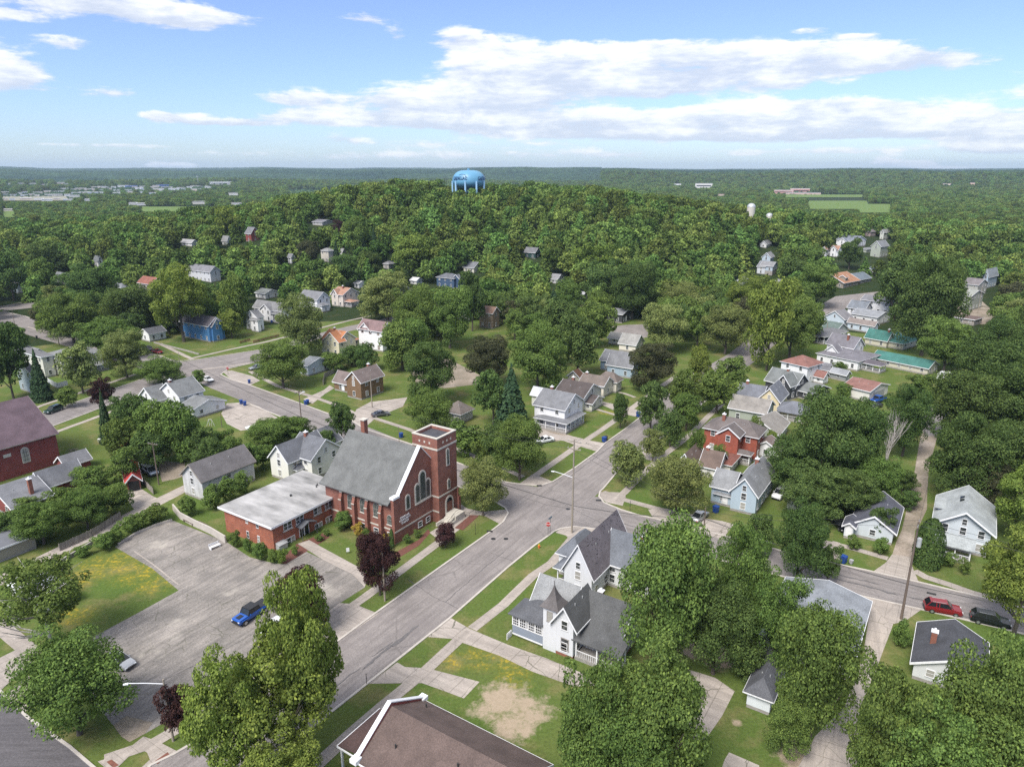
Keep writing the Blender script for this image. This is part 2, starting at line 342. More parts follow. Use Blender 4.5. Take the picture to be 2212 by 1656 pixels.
FM = {'m': foliage('leaves_mid_green', (.078, .126, .034), (.146, .208, .060), .012, .12),
      'l': foliage('leaves_yellow_green', (.122, .172, .038), (.20, .25, .066), .012, .12, .3),
      'd': foliage('leaves_dark_green', (.055, .092, .030), (.104, .152, .050), .012, .14),
      'o': foliage('leaves_olive_green', (.130, .165, .055), (.205, .240, .090), .012, .12),
      'p': foliage('leaves_purple', (.028, .014, .015), (.072, .038, .038), .01, .15, .1),
      'n': foliage('leaves_brown_green', (.055, .062, .034), (.10, .102, .055), .01, .12),
      's': foliage('needles_blue_green', (.026, .052, .026), (.055, .088, .046), .01, .15, .1),
      'y': foliage('leaves_gold', (.26, .20, .045), (.38, .27, .06), .01, .1),
      'forest': foliage('leaves_forest', (.080, .130, .034), (.150, .212, .060), .030, .42)}
# ---------------------------------------------------------------- mesh helpers
class MB:
    def __init__(s): s.v = []; s.f = []; s.m = []
    def quad(s, pts, mi=0):
        n = len(s.v); s.v += [tuple(p) for p in pts]; s.f.append(tuple(range(n, n+len(pts)))); s.m.append(mi)
    def box(s, x0, x1, y0, y1, z0, z1, mi=0):
        n = len(s.v)
        s.v += [(x, y, z) for z in (z0, z1) for x, y in ((x0, y0), (x1, y0), (x1, y1), (x0, y1))]
        for q in ((3,2,1,0),(4,5,6,7),(0,1,5,4),(1,2,6,5),(2,3,7,6),(3,0,4,7)): s.f.append(tuple(n+i for i in q)); s.m.append(mi)
    def extr(s, prof, a, b, axis, mi=0):
        """prof: list of (t,z); extruded from a to b along axis ('x': t is y; 'y': t is x)"""
        n = len(s.v); k = len(prof)
        for c in (a, b):
            for (t, z) in prof: s.v.append((c, t, z) if axis == 'x' else (t, c, z))
        s.f.append(tuple(range(n, n+k))); s.m.append(mi); s.f.append(tuple(range(n+2*k-1, n+k-1, -1))); s.m.append(mi)
        for i in range(k):
            j = (i+1) % k; s.f.append((n+i, n+k+i, n+k+j, n+j)); s.m.append(mi)
    def prism(s, poly, z0, z1, mi=0):
        n = len(s.v); k = len(poly)
        for z in (z0, z1):
            for p in poly: s.v.append((p[0], p[1], z))
        s.f.append(tuple(range(n+k-1, n-1, -1))); s.m.append(mi); s.f.append(tuple(range(n+k, n+2*k))); s.m.append(mi)
        for i in range(k):
            j = (i+1) % k; s.f.append((n+i, n+j, n+k+j, n+k+i)); s.m.append(mi)
    def tube(s, a, b, r0, r1=None, n=8, mi=0, cap=True):
        a = Vector(a); b = Vector(b); r1 = r0 if r1 is None else r1
        d = (b-a).normalized(); u = d.cross(Vector((0, 0, 1)) if abs(d.z) < .9 else Vector((1, 0, 0))).normalized(); v = d.cross(u)
        k = len(s.v)
        for c, r in ((a, r0), (b, r1)):
            for i in range(n):
                q = 2*math.pi*i/n; s.v.append(tuple(c+u*math.cos(q)*r+v*math.sin(q)*r))
        for i in range(n):
            j = (i+1) % n; s.f.append((k+i, k+j, k+n+j, k+n+i)); s.m.append(mi)
        if cap:
            s.f.append(tuple(range(k+n-1, k-1, -1))); s.m.append(mi); s.f.append(tuple(range(k+n, k+2*n))); s.m.append(mi)
    def build(s, name, mats, parent=None, loc=None, rz=None, smooth=False):
        me = bpy.data.meshes.new(name); me.from_pydata(s.v, [], s.f); me.validate()
        if not isinstance(mats, (list, tuple)): mats = [mats]
        for m in mats: me.materials.append(m)
        if len(mats) > 1 and len(me.polygons) == len(s.m): me.polygons.foreach_set('material_index', s.m)
        import bmesh
        bm = bmesh.new(); bm.from_mesh(me); bmesh.ops.recalc_face_normals(bm, faces=bm.faces); bm.to_mesh(me); bm.free()
        if smooth: me.polygons.foreach_set('use_smooth', [True]*len(me.polygons))
        return link(name, me, parent, loc, rz)
def link(name, data, parent=None, loc=None, rz=None):
    o = bpy.data.objects.new(name, data); C.objects.link(o)
    if parent: o.parent = parent
    if loc is not None: o.location = loc
    if rz is not None: o.rotation_euler = (0, 0, rz)
    return o
def tag(o, label=None, cat=None, group=None, kind=None):
    if label: o['label'] = label
    if cat: o['category'] = cat
    if group: o['group'] = group
    if kind: o['kind'] = kind
    return o
def thing(name, label, cat, loc, rz=0, group=None):
    return tag(link(name, None, None, loc, rz), label, cat, group)
def copytree(o, loc, rz, label, group=None):
    r = o.copy(); C.objects.link(r); r.location = loc; r.rotation_euler = (0, 0, rz); r['label'] = label
    if group: r['group'] = group
    for ch in o.children:
        c = ch.copy(); C.objects.link(c); c.parent = r
        for g in ch.children:
            d = g.copy(); C.objects.link(d); d.parent = c
    return r

# ---------------------------------------------------------------- land
def polar(name, r0, r1, nr, na, a0, a1, m, dz=0):
    rs = np.geomspace(r0, r1, nr); an = np.linspace(a0, a1, na)
    v = []; 
    for r in rs:
        for a in an:
            x, y = r*math.sin(a), r*math.cos(a); v.append((x, y, T(x, y)+dz))
    f = [(i*na+j, i*na+j+1, (i+1)*na+j+1, (i+1)*na+j) for i in range(nr-1) for j in range(na-1)]
    if r0 < 5: v.append((0, 0, dz)); k = len(v)-1; f += [(k, j+1, j) for j in range(na-1)]
    me = bpy.data.meshes.new(name); me.from_pydata(v, [], [q[::-1] for q in f]); me.materials.append(m)
    me.polygons.foreach_set('use_smooth', [True]*len(me.polygons))
    return tag(link(name, me), kind='structure')
polar('ground', 4, 300, 40, 121, -math.pi, math.pi, M['grass'])
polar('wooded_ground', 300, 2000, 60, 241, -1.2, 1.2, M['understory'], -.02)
def farmat():
    m = bpy.data.materials.new('far_forest'); m.use_nodes = True; t = NT(m.node_tree); b = m.node_tree.nodes['Principled BSDF']
    co = t.new('ShaderNodeTexCoord').outputs['Object']
    c = t.mix(t.rng(t.noise(co, .0016, 5, .6), .4, .6), (.020, .042, .024), (.040, .070, .032))
    c = t.mix(1, c, t.ramp(t.noise(t.mapv(co, (1, .35, 1)), .035, 4, .8), [(.32, (.40,)*3), (.5, (1.,)*3), (.70, (1.9,)*3)]), 'MULTIPLY')
    t.l.new(c, b.inputs['Base Color']); b.inputs['Roughness'].default_value = 1; b.inputs['Specular IOR Level'].default_value = 0
    bn = t.new('ShaderNodeBump'); bn.inputs['Strength'].default_value = 1; bn.inputs['Distance'].default_value = 9
    t.l.new(t.noise(co, .05, 5, .7), bn.inputs['Height']); t.l.new(bn.outputs[0], b.inputs['Normal'])
    return m
M['farforest'] = farmat()
def polar2(name, r0, r1, nr, na, a0, a1, m):
    rng = np.random.default_rng(3)
    o = polar(name, r0, r1, nr, na, a0, a1, m)
    me = o.data; co = np.empty(len(me.vertices)*3); me.vertices.foreach_get('co', co); co = co.reshape(-1, 3)
    amp = np.clip((np.hypot(co[:, 0], co[:, 1])-r0)/200, 0, 1)
    co[:, 2] += (rng.random(len(co))-.3)*9*amp; co[:, 2] -= 1
    me.vertices.foreach_set('co', co.ravel()); return o
polar2('far_hills', 2000, 15000, 190, 900, -.82, .82, M['farforest'])

SHN = [0]
def sheet(name, pts, z, m, t='O', kind='structure'):
    """flat sheet on the ground whose corners are print pixels; z in layers of 4 mm"""
    SHN[0] += 1; z = z+SHN[0]*.03; mb = MB(); ws = [P(t, x, y) for x, y in pts]
    mb.v = [(p.x, p.y, p.z+z*.004) for p in ws]; mb.f = [tuple(range(len(ws)))]; mb.m = [0]
    me = bpy.data.meshes.new(name); me.from_pydata(mb.v, [], mb.f); me.materials.append(m)
    if me.polygons[0].normal.z < 0: me.flip_normals()
    return tag(link(name, me), kind=kind)
def offs(pts, w):
    """both sides of a polyline of world points, half width w"""
    L, Rr = [], []
    for i, p in enumerate(pts):
        a = pts[max(0, i-1)]; b = pts[min(len(pts)-1, i+1)]; d = (b-a); d.z = 0; d.normalize(); n = Vector((-d.y, d.x, 0))
        L.append(p+n*w); Rr.append(p-n*w)
    return L, Rr
def strip(name, pts, wd, z, m, t='O', h=0):
    SHN[0] += 1; z = z+SHN[0]*.03; ws = [P(t, x, y) for x, y in pts]; L, Rr = offs(ws, wd/2); mb = MB()
    for i in range(len(ws)-1):
        q = [L[i], L[i+1], Rr[i+1], Rr[i]]
        if h:
            k = len(mb.v)
            for zz in (-.02, h): mb.v += [(p.x, p.y, zz) for p in q]
            for f in ((0,1,2,3),(7,6,5,4),(0,4,5,1),(2,6,7,3)): mb.f.append(tuple(k+i for i in f)); mb.m.append(0)
            if i == 0: mb.f.append((k, k+3, k+7, k+4)); mb.m.append(0)
            if i == len(ws)-2: mb.f.append((k+1, k+5, k+6, k+2)); mb.m.append(0)
        else: mb.quad([(p.x, p.y, z*.004) for p in q])
    return tag(mb.build(name, m), kind='structure')
# main street and the crossing
sheet('main_street', [(1105/1.3888-420, 1800), (565,1656),(655,1585),(796,1474),(921,1375),(973,1333.6),(1098,1224),(1155.7,1177),(1183,1158),(1196,1148),(1210,1141.6),(1242,1137),(1260,1095),(1296,1061.7),(1304,1054),(1341,1009.6),(1390,977),(1497,889.6),(1575,822),(1640,773),(1700,722),(1790,676),(1905,644),(1897,630),(1805,640),(1760,665),(1680,700),(1625,722),(1575,764),(1500,806),(1440,850),(1382,902),(1351,926),(1307,957),(1289,976),(1242,1010),(1195,1039.6),(1166,1049),(1092,1097),(1097.5,1108.5),(1087,1126.7),(1057.5,1149.5),(952,1224),(738,1378),(600,1478),(456.5,1581),(378,1627),(326,1652),(250,1740),(250,1850)], 3, M['road'])
sheet('cross_street', [(386,779),(430,791),(479,811),(540,832),(618,860),(709.6,893.5),(759,908),(887,958.7),(981,996.5),(1040,1018),(1093,1041),(1122,1045),(1166,1052),(1250,1075),(1294,1072),(1304,1085),(1340,1100),(1374.8,1111),(1411,1119),(1500,1140),(1620,1171),(1750,1206.6),(1870,1231),(1988.8,1258),(2126,1291),(2212,1316),(2420,1380),(2420,1425),(2300,1392),(2164.6,1357),(1991,1316),(1867.8,1288.8),(1728.5,1254.6),(1550,1208),(1400,1168),(1330,1150),(1288,1142.7),(1242,1137),(1150,1100),(1092,1097),(1060,1078),(1001.7,1055),(981,1047),(800,975),(675.6,928.7),(540,872.6),(455,838),(400,812),(318,800),(125,742),(62,724),(0,703),(-120,670),(-120,636),(0,671),(54.8,683),(107,702),(200,730),(313,762)], 2, M['road2'])
sheet('left_street', [(-260,1060),(112,921),(216.5,881.7),(313,845),(395,812),(400,790),(386,780),(302.6,820.4),(133,879),(-60,948),(-300,1020)], 4, M['road2'])
sheet('side_street', [(384,782),(430,776.5),(571,754),(640,735),(700,717),(760,703),(850,684),(950,662),(1010,650),(1010,657),(950,670),(850,694),(770,712),(700,728),(650,744),(600,766),(553,782.6),(495.7,795.6),(477,808.7),(455,822),(400,806)], 4, M['road'])
sheet('upper_left_street', [(-60,676),(0,672),(78,664),(130,652),(130,647),(60,655),(0,661),(-60,668)], 4, M['road'])
sheet('corner_street', [(-160,1400),(0,1492),(60,1549),(150,1612),(215,1668),(235,1720),(235,1900),(-300,1900)], 4, M['newroad'])
for nm, pts in [('kerb', [(565,1656),(655,1585),(796,1474),(921,1375),(973,1333.6),(1098,1224),(1155.7,1177),(1183,1158),(1196,1148),(1210,1141.6),(1242,1137),(1288,1142.7),(1330,1150)]),
                ('kerb', [(1550,1208),(1728.5,1254.6),(1867.8,1288.8),(1991,1316),(2164.6,1357),(2300,1392)]),
                ('kerb', [(1602,800),(1497,889.6),(1390,977),(1341,1009.6),(1304,1054),(1296,1061.7),(1294,1072),(1304,1085),(1340,1100),(1374.8,1111),(1411,1119),(1500,1140),(1620,1171),(1750,1206.6),(1870,1231),(1988.8,1258),(2126,1291),(2212,1316)]),
                ('kerb', [(1500,806),(1440,850),(1382,902),(1351,926),(1307,957),(1289,976),(1242,1010),(1195,1039.6),(1166,1049),(1122,1045),(1093,1041),(1040,1018),(981,996.5),(887,958.7),(788,926),(759,908)]),
                ('kerb', [(709.6,893.5),(618,860),(540,832)]),
                ('kerb', [(540,872.6),(675.6,928.7),(800,975),(981,1047),(1001.7,1055),(1060,1078),(1092,1097),(1097.5,1108.5),(1087,1126.7),(1057.5,1149.5),(952,1224),(800,1332),(738,1378),(600,1478),(456.5,1581),(378,1627),(326,1652),(280,1700)]),
                ('kerb', [(-160,1400),(0,1492),(60,1549),(150,1612),(215,1668),(235,1720)]),
                ('kerb', [(112,921),(216.5,881.7),(313,845)]), ('kerb', [(302.6,820.4),(133,879),(-60,948)]),
                ('kerb', [(383,784),(352,769.6),(313,762),(200,730),(107,702),(54.8,683),(0,671)]),
                ('kerb', [(383.5,780),(430,776),(571,754),(640,734)]), ('kerb', [(552,783),(495.7,795.6),(477,808.7),(500,820),(540,832)])]:
    strip(nm, pts, .32, 0, M['kerb'], h=.11)
# lot, alleys, drives, walks
sheet('parking_lot', [(248.8,1181),(290,1155),(320,1138),(374,1124),(430,1146),(490.8,1171),(540,1203),(591,1216),(616,1218),(662,1191),(772,1243),(788,1268),(733,1303),(560,1416),(380,1545),(313,1584),(280,1577),(245,1566),(190,1500),(199,1440),(201,1375),(300,1322),(385.8,1274.6),(330,1228)], 1, M['lot'])
sheet('alley', [(-120,1298),(0,1240),(77.6,1203.8),(228,1130.8),(315,1087),(404,1044),(409,1057.7),(374.4,1076),(201,1165),(80,1219.8),(0,1265.5),(-100,1318)], 1, M['alley'])
sheet('garage_apron', [(277,1058),(288,1045),(305,1055),(332,1072),(345,1078),(290,1100),(276,1080)], 0.5, M['alley'])
sheet('dirt_alley', [(1977.4,1008),(1985,960),(1992,930),(2007,915),(2030,925),(2020,960),(2007,1008),(2003,1060),(2002.5,1099),(1988,1130),(1977,1145),(1970.5,1204),(1927,1199),(1936,1170),(1947.7,1145),(1962,1085),(1968,1060)], 1, M['dirt'])
sheet('paved_turnaround', [(1988,895),(2012,880),(2050,872),(2058,905),(2030,940),(2003,942),(1992,930)], 1, M['road'])
sheet('alley_mouth', [(1886,1234),(1913,1215),(1927,1197),(1970.5,1203),(1970,1222),(1985,1258)], 5, M['walk2'])
sheet('south_alley', [(1872,1290),(1875,1345),(1865,1412),(1845,1477),(1820,1530),(1760,1590),(1700,1700),(1855,1700),(1866,1600),(1852,1560),(1860,1520),(1890,1455),(1905,1412),(1925,1360),(1930,1345),(1945,1338),(1950,1306)], 1, M['alley'])
sheet('alley_apron', [(1870,1289.5),(1990,1316.5),(1955,1341),(1930,1347),(1920,1345)], 5, M['walk2'])
sheet('driveway', [(921,1375),(973,1333.6),(1014,1357),(1100,1393),(1180,1421),(1265,1456),(1290,1480),(1240,1482),(1150,1450),(1080,1416),(1000,1388),(975,1379)], 5, M['drive'])
sheet('driveway', [(796,1476),(858,1430),(875,1440),(911,1442),(940,1447),(990,1460),(1036,1472),(1002,1508),(960,1492),(912,1475),(878,1475)], 6, M['drive'])
sheet('back_slab', [(1470,1440),(1545,1463),(1587,1492),(1560,1545),(1525,1595),(1500,1600),(1470,1500)], 1, M['drive'])
sheet('patio_slab', [(1565,1640),(1575,1624),(1640,1652),(1640,1720),(1540,1720)], 1, M['drive'])
sheet('lot_entrance', [(733,1302),(766,1304),(808,1321),(820,1324),(740,1378),(690,1410),(650,1365)], 5, M['drive'])
sheet('lot_entrance', [(245,1566),(272,1546),(300,1552),(330,1560),(313,1584),(280,1602),(262,1590)], 5, M['dirt'])
sheet('church_walk', [(643,1174),(668,1166),(700,1184),(772,1223),(796,1241),(788,1268),(762,1240),(700,1210)], 6, M['walk2'])
sheet('church_plaza', [(985,1082),(1010,1098),(1042,1105),(1083,1101),(1095,1100),(1098,1108.5),(1087,1126.5),(1079,1131),(1045,1113),(1034,1112),(985,1149),(955,1172),(928,1150),(960,1130)], 5, M['walk'])
strip('sidewalk', [(952,1168),(865,1233),(790,1288),(700,1352),(560,1452),(420,1552),(330,1605),(225,1640)], 1.6, 7, M['walk'])
strip('sidewalk', [(1255,1152),(1238,1160),(1192,1215),(1151,1243),(1087,1306),(1020,1358)], 1.55, 7, M['walk'])
strip('sidewalk', [(1012,1362),(965,1405),(913,1454),(824,1526),(757,1584),(690,1646),(600,1730)], 1.6, 7, M['walk'])
strip('sidewalk', [(1158,1048),(1145,1035),(1243,966),(1300,928),(1345,896),(1393,860),(1460,812)], 1.6, 7, M['walk'])
strip('sidewalk', [(1328,1082),(1350,1062),(1395,1016),(1440,978),(1490,940),(1527,902),(1560,872)], 1.5, 7, M['walk'])
strip('sidewalk', [(1302,1062),(1345,1078),(1400,1093),(1450,1106),(1520,1120)], 1.5, 6, M['walk2'])
sheet('corner_pad', [(1296,1062),(1340,1063),(1352,1072),(1345,1092),(1310,1085),(1297,1075)], 5, M['walk2'])
sheet('corner_pad', [(1140,1032),(1160,1026),(1195,1040),(1166,1049),(1122,1044)], 5, M['walk2'])
sheet('corner_pad', [(1210,1142),(1242,1137.5),(1286,1142.7),(1270,1160),(1236,1170),(1222,1156),(1200,1150)], 5, M['walk2'])
strip('sidewalk', [(2300,1345),(2160,1296),(2100,1280),(2050,1262),(2000,1246),(1975,1232)], 1.5, 6, M['walk2'])
strip('sidewalk', [(1918,1206),(1870,1192),(1826,1180),(1760,1166)], 1.4, 6, M['walk2'])
sheet('driveway', [(1751,1206),(1762,1190),(1800,1168),(1815,1172),(1812,1185),(1815,1221)], 5, M['drive'])
sheet('driveway', [(1411,1119),(1400,1100),(1440,1098),(1500,1116),(1560,1125),(1585,1132),(1560,1165),(1500,1146)], 5, M['drive'])
sheet('driveway', [(1160,920),(1190,935),(1240,945),(1307,957),(1290,975),(1240,960),(1218,952),(1168,945),(1155,930)], 5, M['drive'])
sheet('driveway', [(1297,866),(1350,878),(1390,888),(1382,902),(1340,892),(1295,872)], 5, M['drive'])
strip('front_walk', [(1289,884),(1310,890),(1330,896)], 1.1, 6, M['walk2'])
strip('front_walk', [(1336,847),(1350,850),(1372,858)], 1.1, 6, M['walk2'])
strip('front_walk', [(1222,940),(1240,945),(1258,949)], 1.1, 6, M['walk2'])
sheet('driveway', [(1385,977),(1420,980),(1445,985),(1432,1000),(1395,992),(1378,988)], 5, M['drive'])
strip('sidewalk', [(540,802),(600,834),(680,858),(740,880),(790,905)], 1.4, 6, M['walk2'])
strip('sidewalk', [(800,900),(880,926),(980,967),(1060,1000),(1130,1030)], 1.4, 6, M['walk2'])
strip('sidewalk', [(0,726),(60,706),(118,722)], 1.4, 6, M['walk2'])
strip('sidewalk', [(-40,673),(0,663),(35,656),(90,646)], 1.4, 6, M['walk'])
strip('sidewalk', [(345,742),(395,766),(416,776)], 1.5, 6, M['walk2'])
strip('sidewalk', [(417,773),(500,754),(576,738),(640,722),(755,692),(850,672)], 1.5, 6, M['walk'])
strip('sidewalk', [(420,800),(470,794),(540,784)], 1.2, 6, M['walk'])
strip('sidewalk', [(60,960),(115,935),(216,898),(300,866)], 1.4, 6, M['walk'])
strip('sidewalk', [(50,893),(89,876),(203,838),(300,806)], 1.4, 6, M['walk'])
sheet('concrete_yard', [(490,871),(535,868),(560,878),(600,902),(588,915),(560,925),(520,930),(490,915),(478,893)], 5, M['drive'])
sheet('driveway', [(480,802),(500,800),(545,812),(562,822),(540,832),(500,820)], 5, M['drive'])
sheet('driveway', [(655,862),(700,842),(712,832),(722,838),(700,852),(675,872)], 5, M['drive'])
sheet('driveway', [(759,908),(770,884),(800,868),(850,862),(880,858),(870,878),(840,890),(812,902),(790,922),(788,926)], 5, M['drive'])
sheet('dirt_yard', [(340,1005),(345,995),(400,1000),(398,1028),(375,1035),(350,1040)], 1, M['dirt'])
sheet('dirt_yard', [(1155,925),(1200,925),(1225,940),(1240,948),(1200,953),(1150,945)], 1, M['dirt'])
sheet('dirt_yard', [(875,780),(960,770),(1040,812),(1030,830),(960,838),(900,830)], 1, M['dirt'])
sheet('parking_yard', [(1320,706),(1345,702),(1400,700),(1400,728),(1360,735),(1330,722)], 3, M['road'])
sheet('driveway', [(2180,700),(2120,650),(2060,660),(2055,690),(2120,700)], 2, M['dirt'])
sheet('gravel_yard', [(1760,1340),(1790,1300),(1800,1330),(1790,1380),(1770,1400)], 1, M['dirt'])
def seal(pts, wd, seed):
    rg_ = random.Random(seed); ws = [P('O', x, y) for x, y in pts]; fine = []
    for a, b in zip(ws, ws[1:]):
        n = max(2, int((b-a).length/.6))
        for k in range(n): q = a.lerp(b, k/n); fine.append(q+Vector((rg_.uniform(-.12, .12), rg_.uniform(-.12, .12), 0)))
    fine.append(ws[-1]); mb = MB(); L, Rr = offs(fine, 1); SHN[0] += 1
    e = [rg_.uniform(.3, 1)*wd/2 for _ in fine]; g = [rg_.uniform(.3, 1)*wd/2 for _ in fine]; e[0] = g[0] = e[-1] = g[-1] = .01
    l = [f+(a-f)*k for f, a, k in zip(fine, L, e)]; r = [f+(a-f)*k for f, a, k in zip(fine, Rr, g)]
    for i in range(len(fine)-1): mb.quad([(p.x, p.y, (7+SHN[0]*.03)*.004) for p in (l[i], l[i+1], r[i+1], r[i])])
    tag(mb.build('tar_seal', M['tarseal']), kind='structure')
for i, (q, wd_) in enumerate([([(780,1448),(830,1405),(862,1382),(905,1350)],.5), ([(800,1420),(850,1385)],.3), ([(845,1398),(885,1368)],.7), ([(880,1250),(930,1285),(1000,1320)],.12), ([(700,1500),(780,1440)],.25), ([(1060,1195),(1120,1215)],.12),
    ([(1190,1075),(1260,1110),(1300,1130)],.14), ([(1330,1125),(1420,1152),(1500,1176)],.3), ([(1760,1228),(1850,1250),(1900,1262)],.45), ([(1800,1248),(1880,1268),(1940,1285)],.7), ([(1960,1288),(2010,1300),(2060,1312)],.5), ([(2080,1330),(2140,1345)],.5),
    ([(560,850),(640,880),(700,905)],.2), ([(580,846),(680,884)],.12), ([(1230,1030),(1290,985),(1340,950)],.2), ([(960,1300),(1030,1240),(1090,1190)],.14), ([(130,905),(230,870),(300,842)],.14), ([(1120,1070),(1180,1090),(1240,1100)],.12), ([(40,1545),(120,1620)],.1)]): seal(q, wd_, i)
strip('lot_line', [(290,1190),(330,1218),(385,1262)], .25, 4, M['walk2'])
sheet('mulch_bed', [(640,1175),(700,1150),(712,1160),(662,1191),(617,1218),(600,1214)], 2, M['mulch'])
sheet('mulch_bed', [(850,1195),(905,1165),(925,1142),(930,1150),(905,1178),(860,1205)], 2, M['mulch'])
sheet('mulch_bed', [(982,1140),(1016,1112),(1035,1113),(1000,1145)], 7, M['mulch'])
for q in ([(322,1641),(338,1632),(356,1650),(342,1658)], [(463,1648),(505,1616),(508,1622),(470,1656)]):
    pass
sheet('tactile_paving', [(230,1645),(241,1640),(257,1652),(245,1658)], 9, M['redwood'])
sheet('tactile_paving', [(334,1644),(362,1624),(366,1629),(340,1650)], 9, M['redwood'])
sheet('corner_walk', [(211,1644),(262,1628),(310,1590),(340,1600),(385,1623),(378,1627),(326,1652),(300,1662),(324,1640),(318,1625),(305,1618),(290,1622),(255,1656),(240,1668)], 6, M['walk'])
strip('sidewalk', [(-40,1330),(0,1352),(60,1402),(95,1440),(120,1470)], 2.1, 4, M['walk2'])
sheet('driveway', [(-60,1440),(0,1420),(45,1398),(80,1420),(40,1455),(0,1492),(-40,1470)], 5, M['drive'])
sheet('driveway', [(8,1498),(60,1460),(95,1455),(100,1500),(50,1540)], 6, M['walk2'])

# ---------------------------------------------------------------- trees
def leaves(cent, nrm, size, rng, name, asp=.7):
    n = len(cent); a = rng.normal(size=(n, 3)); a -= (a*nrm).sum(1)[:, None]*nrm; a /= np.linalg.norm(a, axis=1)[:, None]+1e-6
    b = np.cross(nrm, a); s = size[:, None]
    v = np.stack([cent-a*s, cent-b*s*asp-nrm*s*.15, cent+a*s, cent+b*s*asp-nrm*s*.15], 1).reshape(-1, 3)
    me = bpy.data.meshes.new(name); me.vertices.add(4*n); me.vertices.foreach_set('co', v.ravel().astype(np.float32))
    me.loops.add(4*n); me.loops.foreach_set('vertex_index', np.arange(4*n, dtype=np.int32))
    me.polygons.add(n); me.polygons.foreach_set('loop_start', np.arange(0, 4*n, 4, dtype=np.int32)); me.polygons.foreach_set('loop_total', np.full(n, 4, dtype=np.int32))
    me.update(); me.validate(); me.materials.append(FM['forest'])
    at = me.attributes.new('tone', 'FLOAT', 'FACE'); at.data.foreach_set('value', rng.random(len(me.polygons)).astype(np.float32)); return me
def unit(rng, n):
    v = rng.normal(size=(n, 3)); return v/np.linalg.norm(v, axis=1)[:, None]
def crown(seed, n, leaf, kind='round', nl=26):
    """10 m wide, 10 m tall, foot at z=0"""
    rng = np.random.default_rng(seed)
    if kind in ('round', 'airy', 'oval', 'bush', 'tall'):
        cz, rz, rx = {'round': (5.4, 4.6, 4.2), 'airy': (5.8, 4.2, 4.3), 'oval': (5.3, 4.7, 3.9), 'bush': (4.6, 4.6, 4.2), 'tall': (5.2, 4.8, 3.6)}[kind]
        i = np.arange(nl)+.5; ph = np.arccos(1-1.86*i/nl); th = math.pi*(1+5**.5)*i+rng.random()*6
        d = np.stack([np.cos(th)*np.sin(ph), np.sin(th)*np.sin(ph), np.cos(ph)], 1)+rng.normal(size=(nl, 3))*.16; d /= np.maximum(1, np.linalg.norm(d, axis=1))[:, None]
        # a lumpy, lopsided envelope
        ax = unit(rng, 5); env = np.clip(1+.19*np.sin((d@ax.T)*3.1+rng.random(5)*6).sum(1)/1.6, .68, 1.14)
        c = d*np.array([rx, rx, rz])*(.62+rng.random((nl, 1))*.34)*env[:, None]
        c = np.vstack([c, c[rng.integers(0, nl, nl//2)]*.45]); c[:, 2] += cz
        r = np.concatenate([.62+rng.random(nl)*1.0, np.full(nl//2, 1.3)])*(1.0 if kind != 'airy' else .85)*(30/nl)**.33
        w = r**2; w[nl:] *= .35; w /= w.sum()
        k = rng.choice(len(c), n, p=w); u = unit(rng, n); u[:, 2] = np.abs(u[:, 2])*np.where(rng.random(n) < .72, 1, -1)
        # twigs: leaves gather in small sprays on every lobe
        spr = 9; us = unit(rng, len(c)*spr).reshape(len(c), spr, 3); pick = us[k, rng.integers(0, spr, n)]
        u = u*.62+pick*.55; u /= np.linalg.norm(u, axis=1)[:, None]
        rad = r[k]*(.72+.42*rng.random(n)**.7)
        p = c[k]+u*rad[:, None]*np.array([1.08, 1.08, .82])
        p[:, 2] = np.maximum(p[:, 2], .5+rng.random(n)*.9 if kind != 'bush' else .05)
        out = u*.8+unit(rng, n)*.75+np.array([0, 0, .35])
    elif kind == 'conifer':
        z = 10*(1-np.sqrt(rng.random(n)))*.98+.15; z = np.minimum(z, 9.95); lay = np.floor(z*2.0)/2.0
        nb = 9; th = (rng.integers(0, nb, n)+lay*1.7)*2*math.pi/nb+rng.normal(size=n)*.16
        rr = (10-z)/10*4.6*(.35+.65*rng.random(n)**.5)*(1+.12*np.sin(lay*5))
        zz = z-.13*rr+rng.normal(size=n)*.06
        p = np.stack([np.cos(th)*rr, np.sin(th)*rr, zz+.1], 1); out = np.stack([np.cos(th)*.5, np.sin(th)*.5, np.ones(n)], 1)+unit(rng, n)*.6
    elif kind == 'column':
        z = rng.random(n)*10; rr = 4.8*np.sqrt(np.clip(1-((z-3.6)/6.5)**2, 0, 1))*(.8+.22*rng.random(n)); th = rng.random(n)*6.283
        p = np.stack([np.cos(th)*rr, np.sin(th)*rr, z+.05], 1); out = np.stack([np.cos(th), np.sin(th), .3+0*z], 1)+unit(rng, n)*.5
    p[:, :2] -= (np.quantile(p[:, :2], .01, axis=0)+np.quantile(p[:, :2], .99, axis=0))/2; rr_ = np.sort(np.hypot(p[:, 0], p[:, 1]))[int(n*.985)]; p[:, :2] *= 4.6/rr_; p[:, 2] *= 9.9/np.sort(p[:, 2])[int(n*.998)]
    out /= np.linalg.norm(out, axis=1)[:, None]
    return leaves(p, out, leaf*(.6+.8*rng.random(n)), rng, 'crown')
NEAR = [crown(11+i, 34000, .105, k, nl) for i, (k, nl) in enumerate([('round', 62), ('oval', 56), ('round', 74), ('tall', 60)])]
MID = [crown(31+i, 9500, .185, k, nl) for i, (k, nl) in enumerate([('round', 38), ('oval', 42), ('round', 46), ('oval', 34), ('round', 30)])]
AIRY = [crown(61, 11000, .125, 'airy', 34), crown(62, 8200, .13, 'airy', 24)]
NEARA = crown(64, 24000, .11, 'airy', 66)
BUSH = [crown(71, 5000, .25, 'bush', 14), crown(72, 5000, .25, 'bush', 18)]
CON = [crown(81, 5000, .30, 'conifer'), crown(82, 5000, .30, 'conifer')]
COLM = crown(91, 4500, .26, 'column')
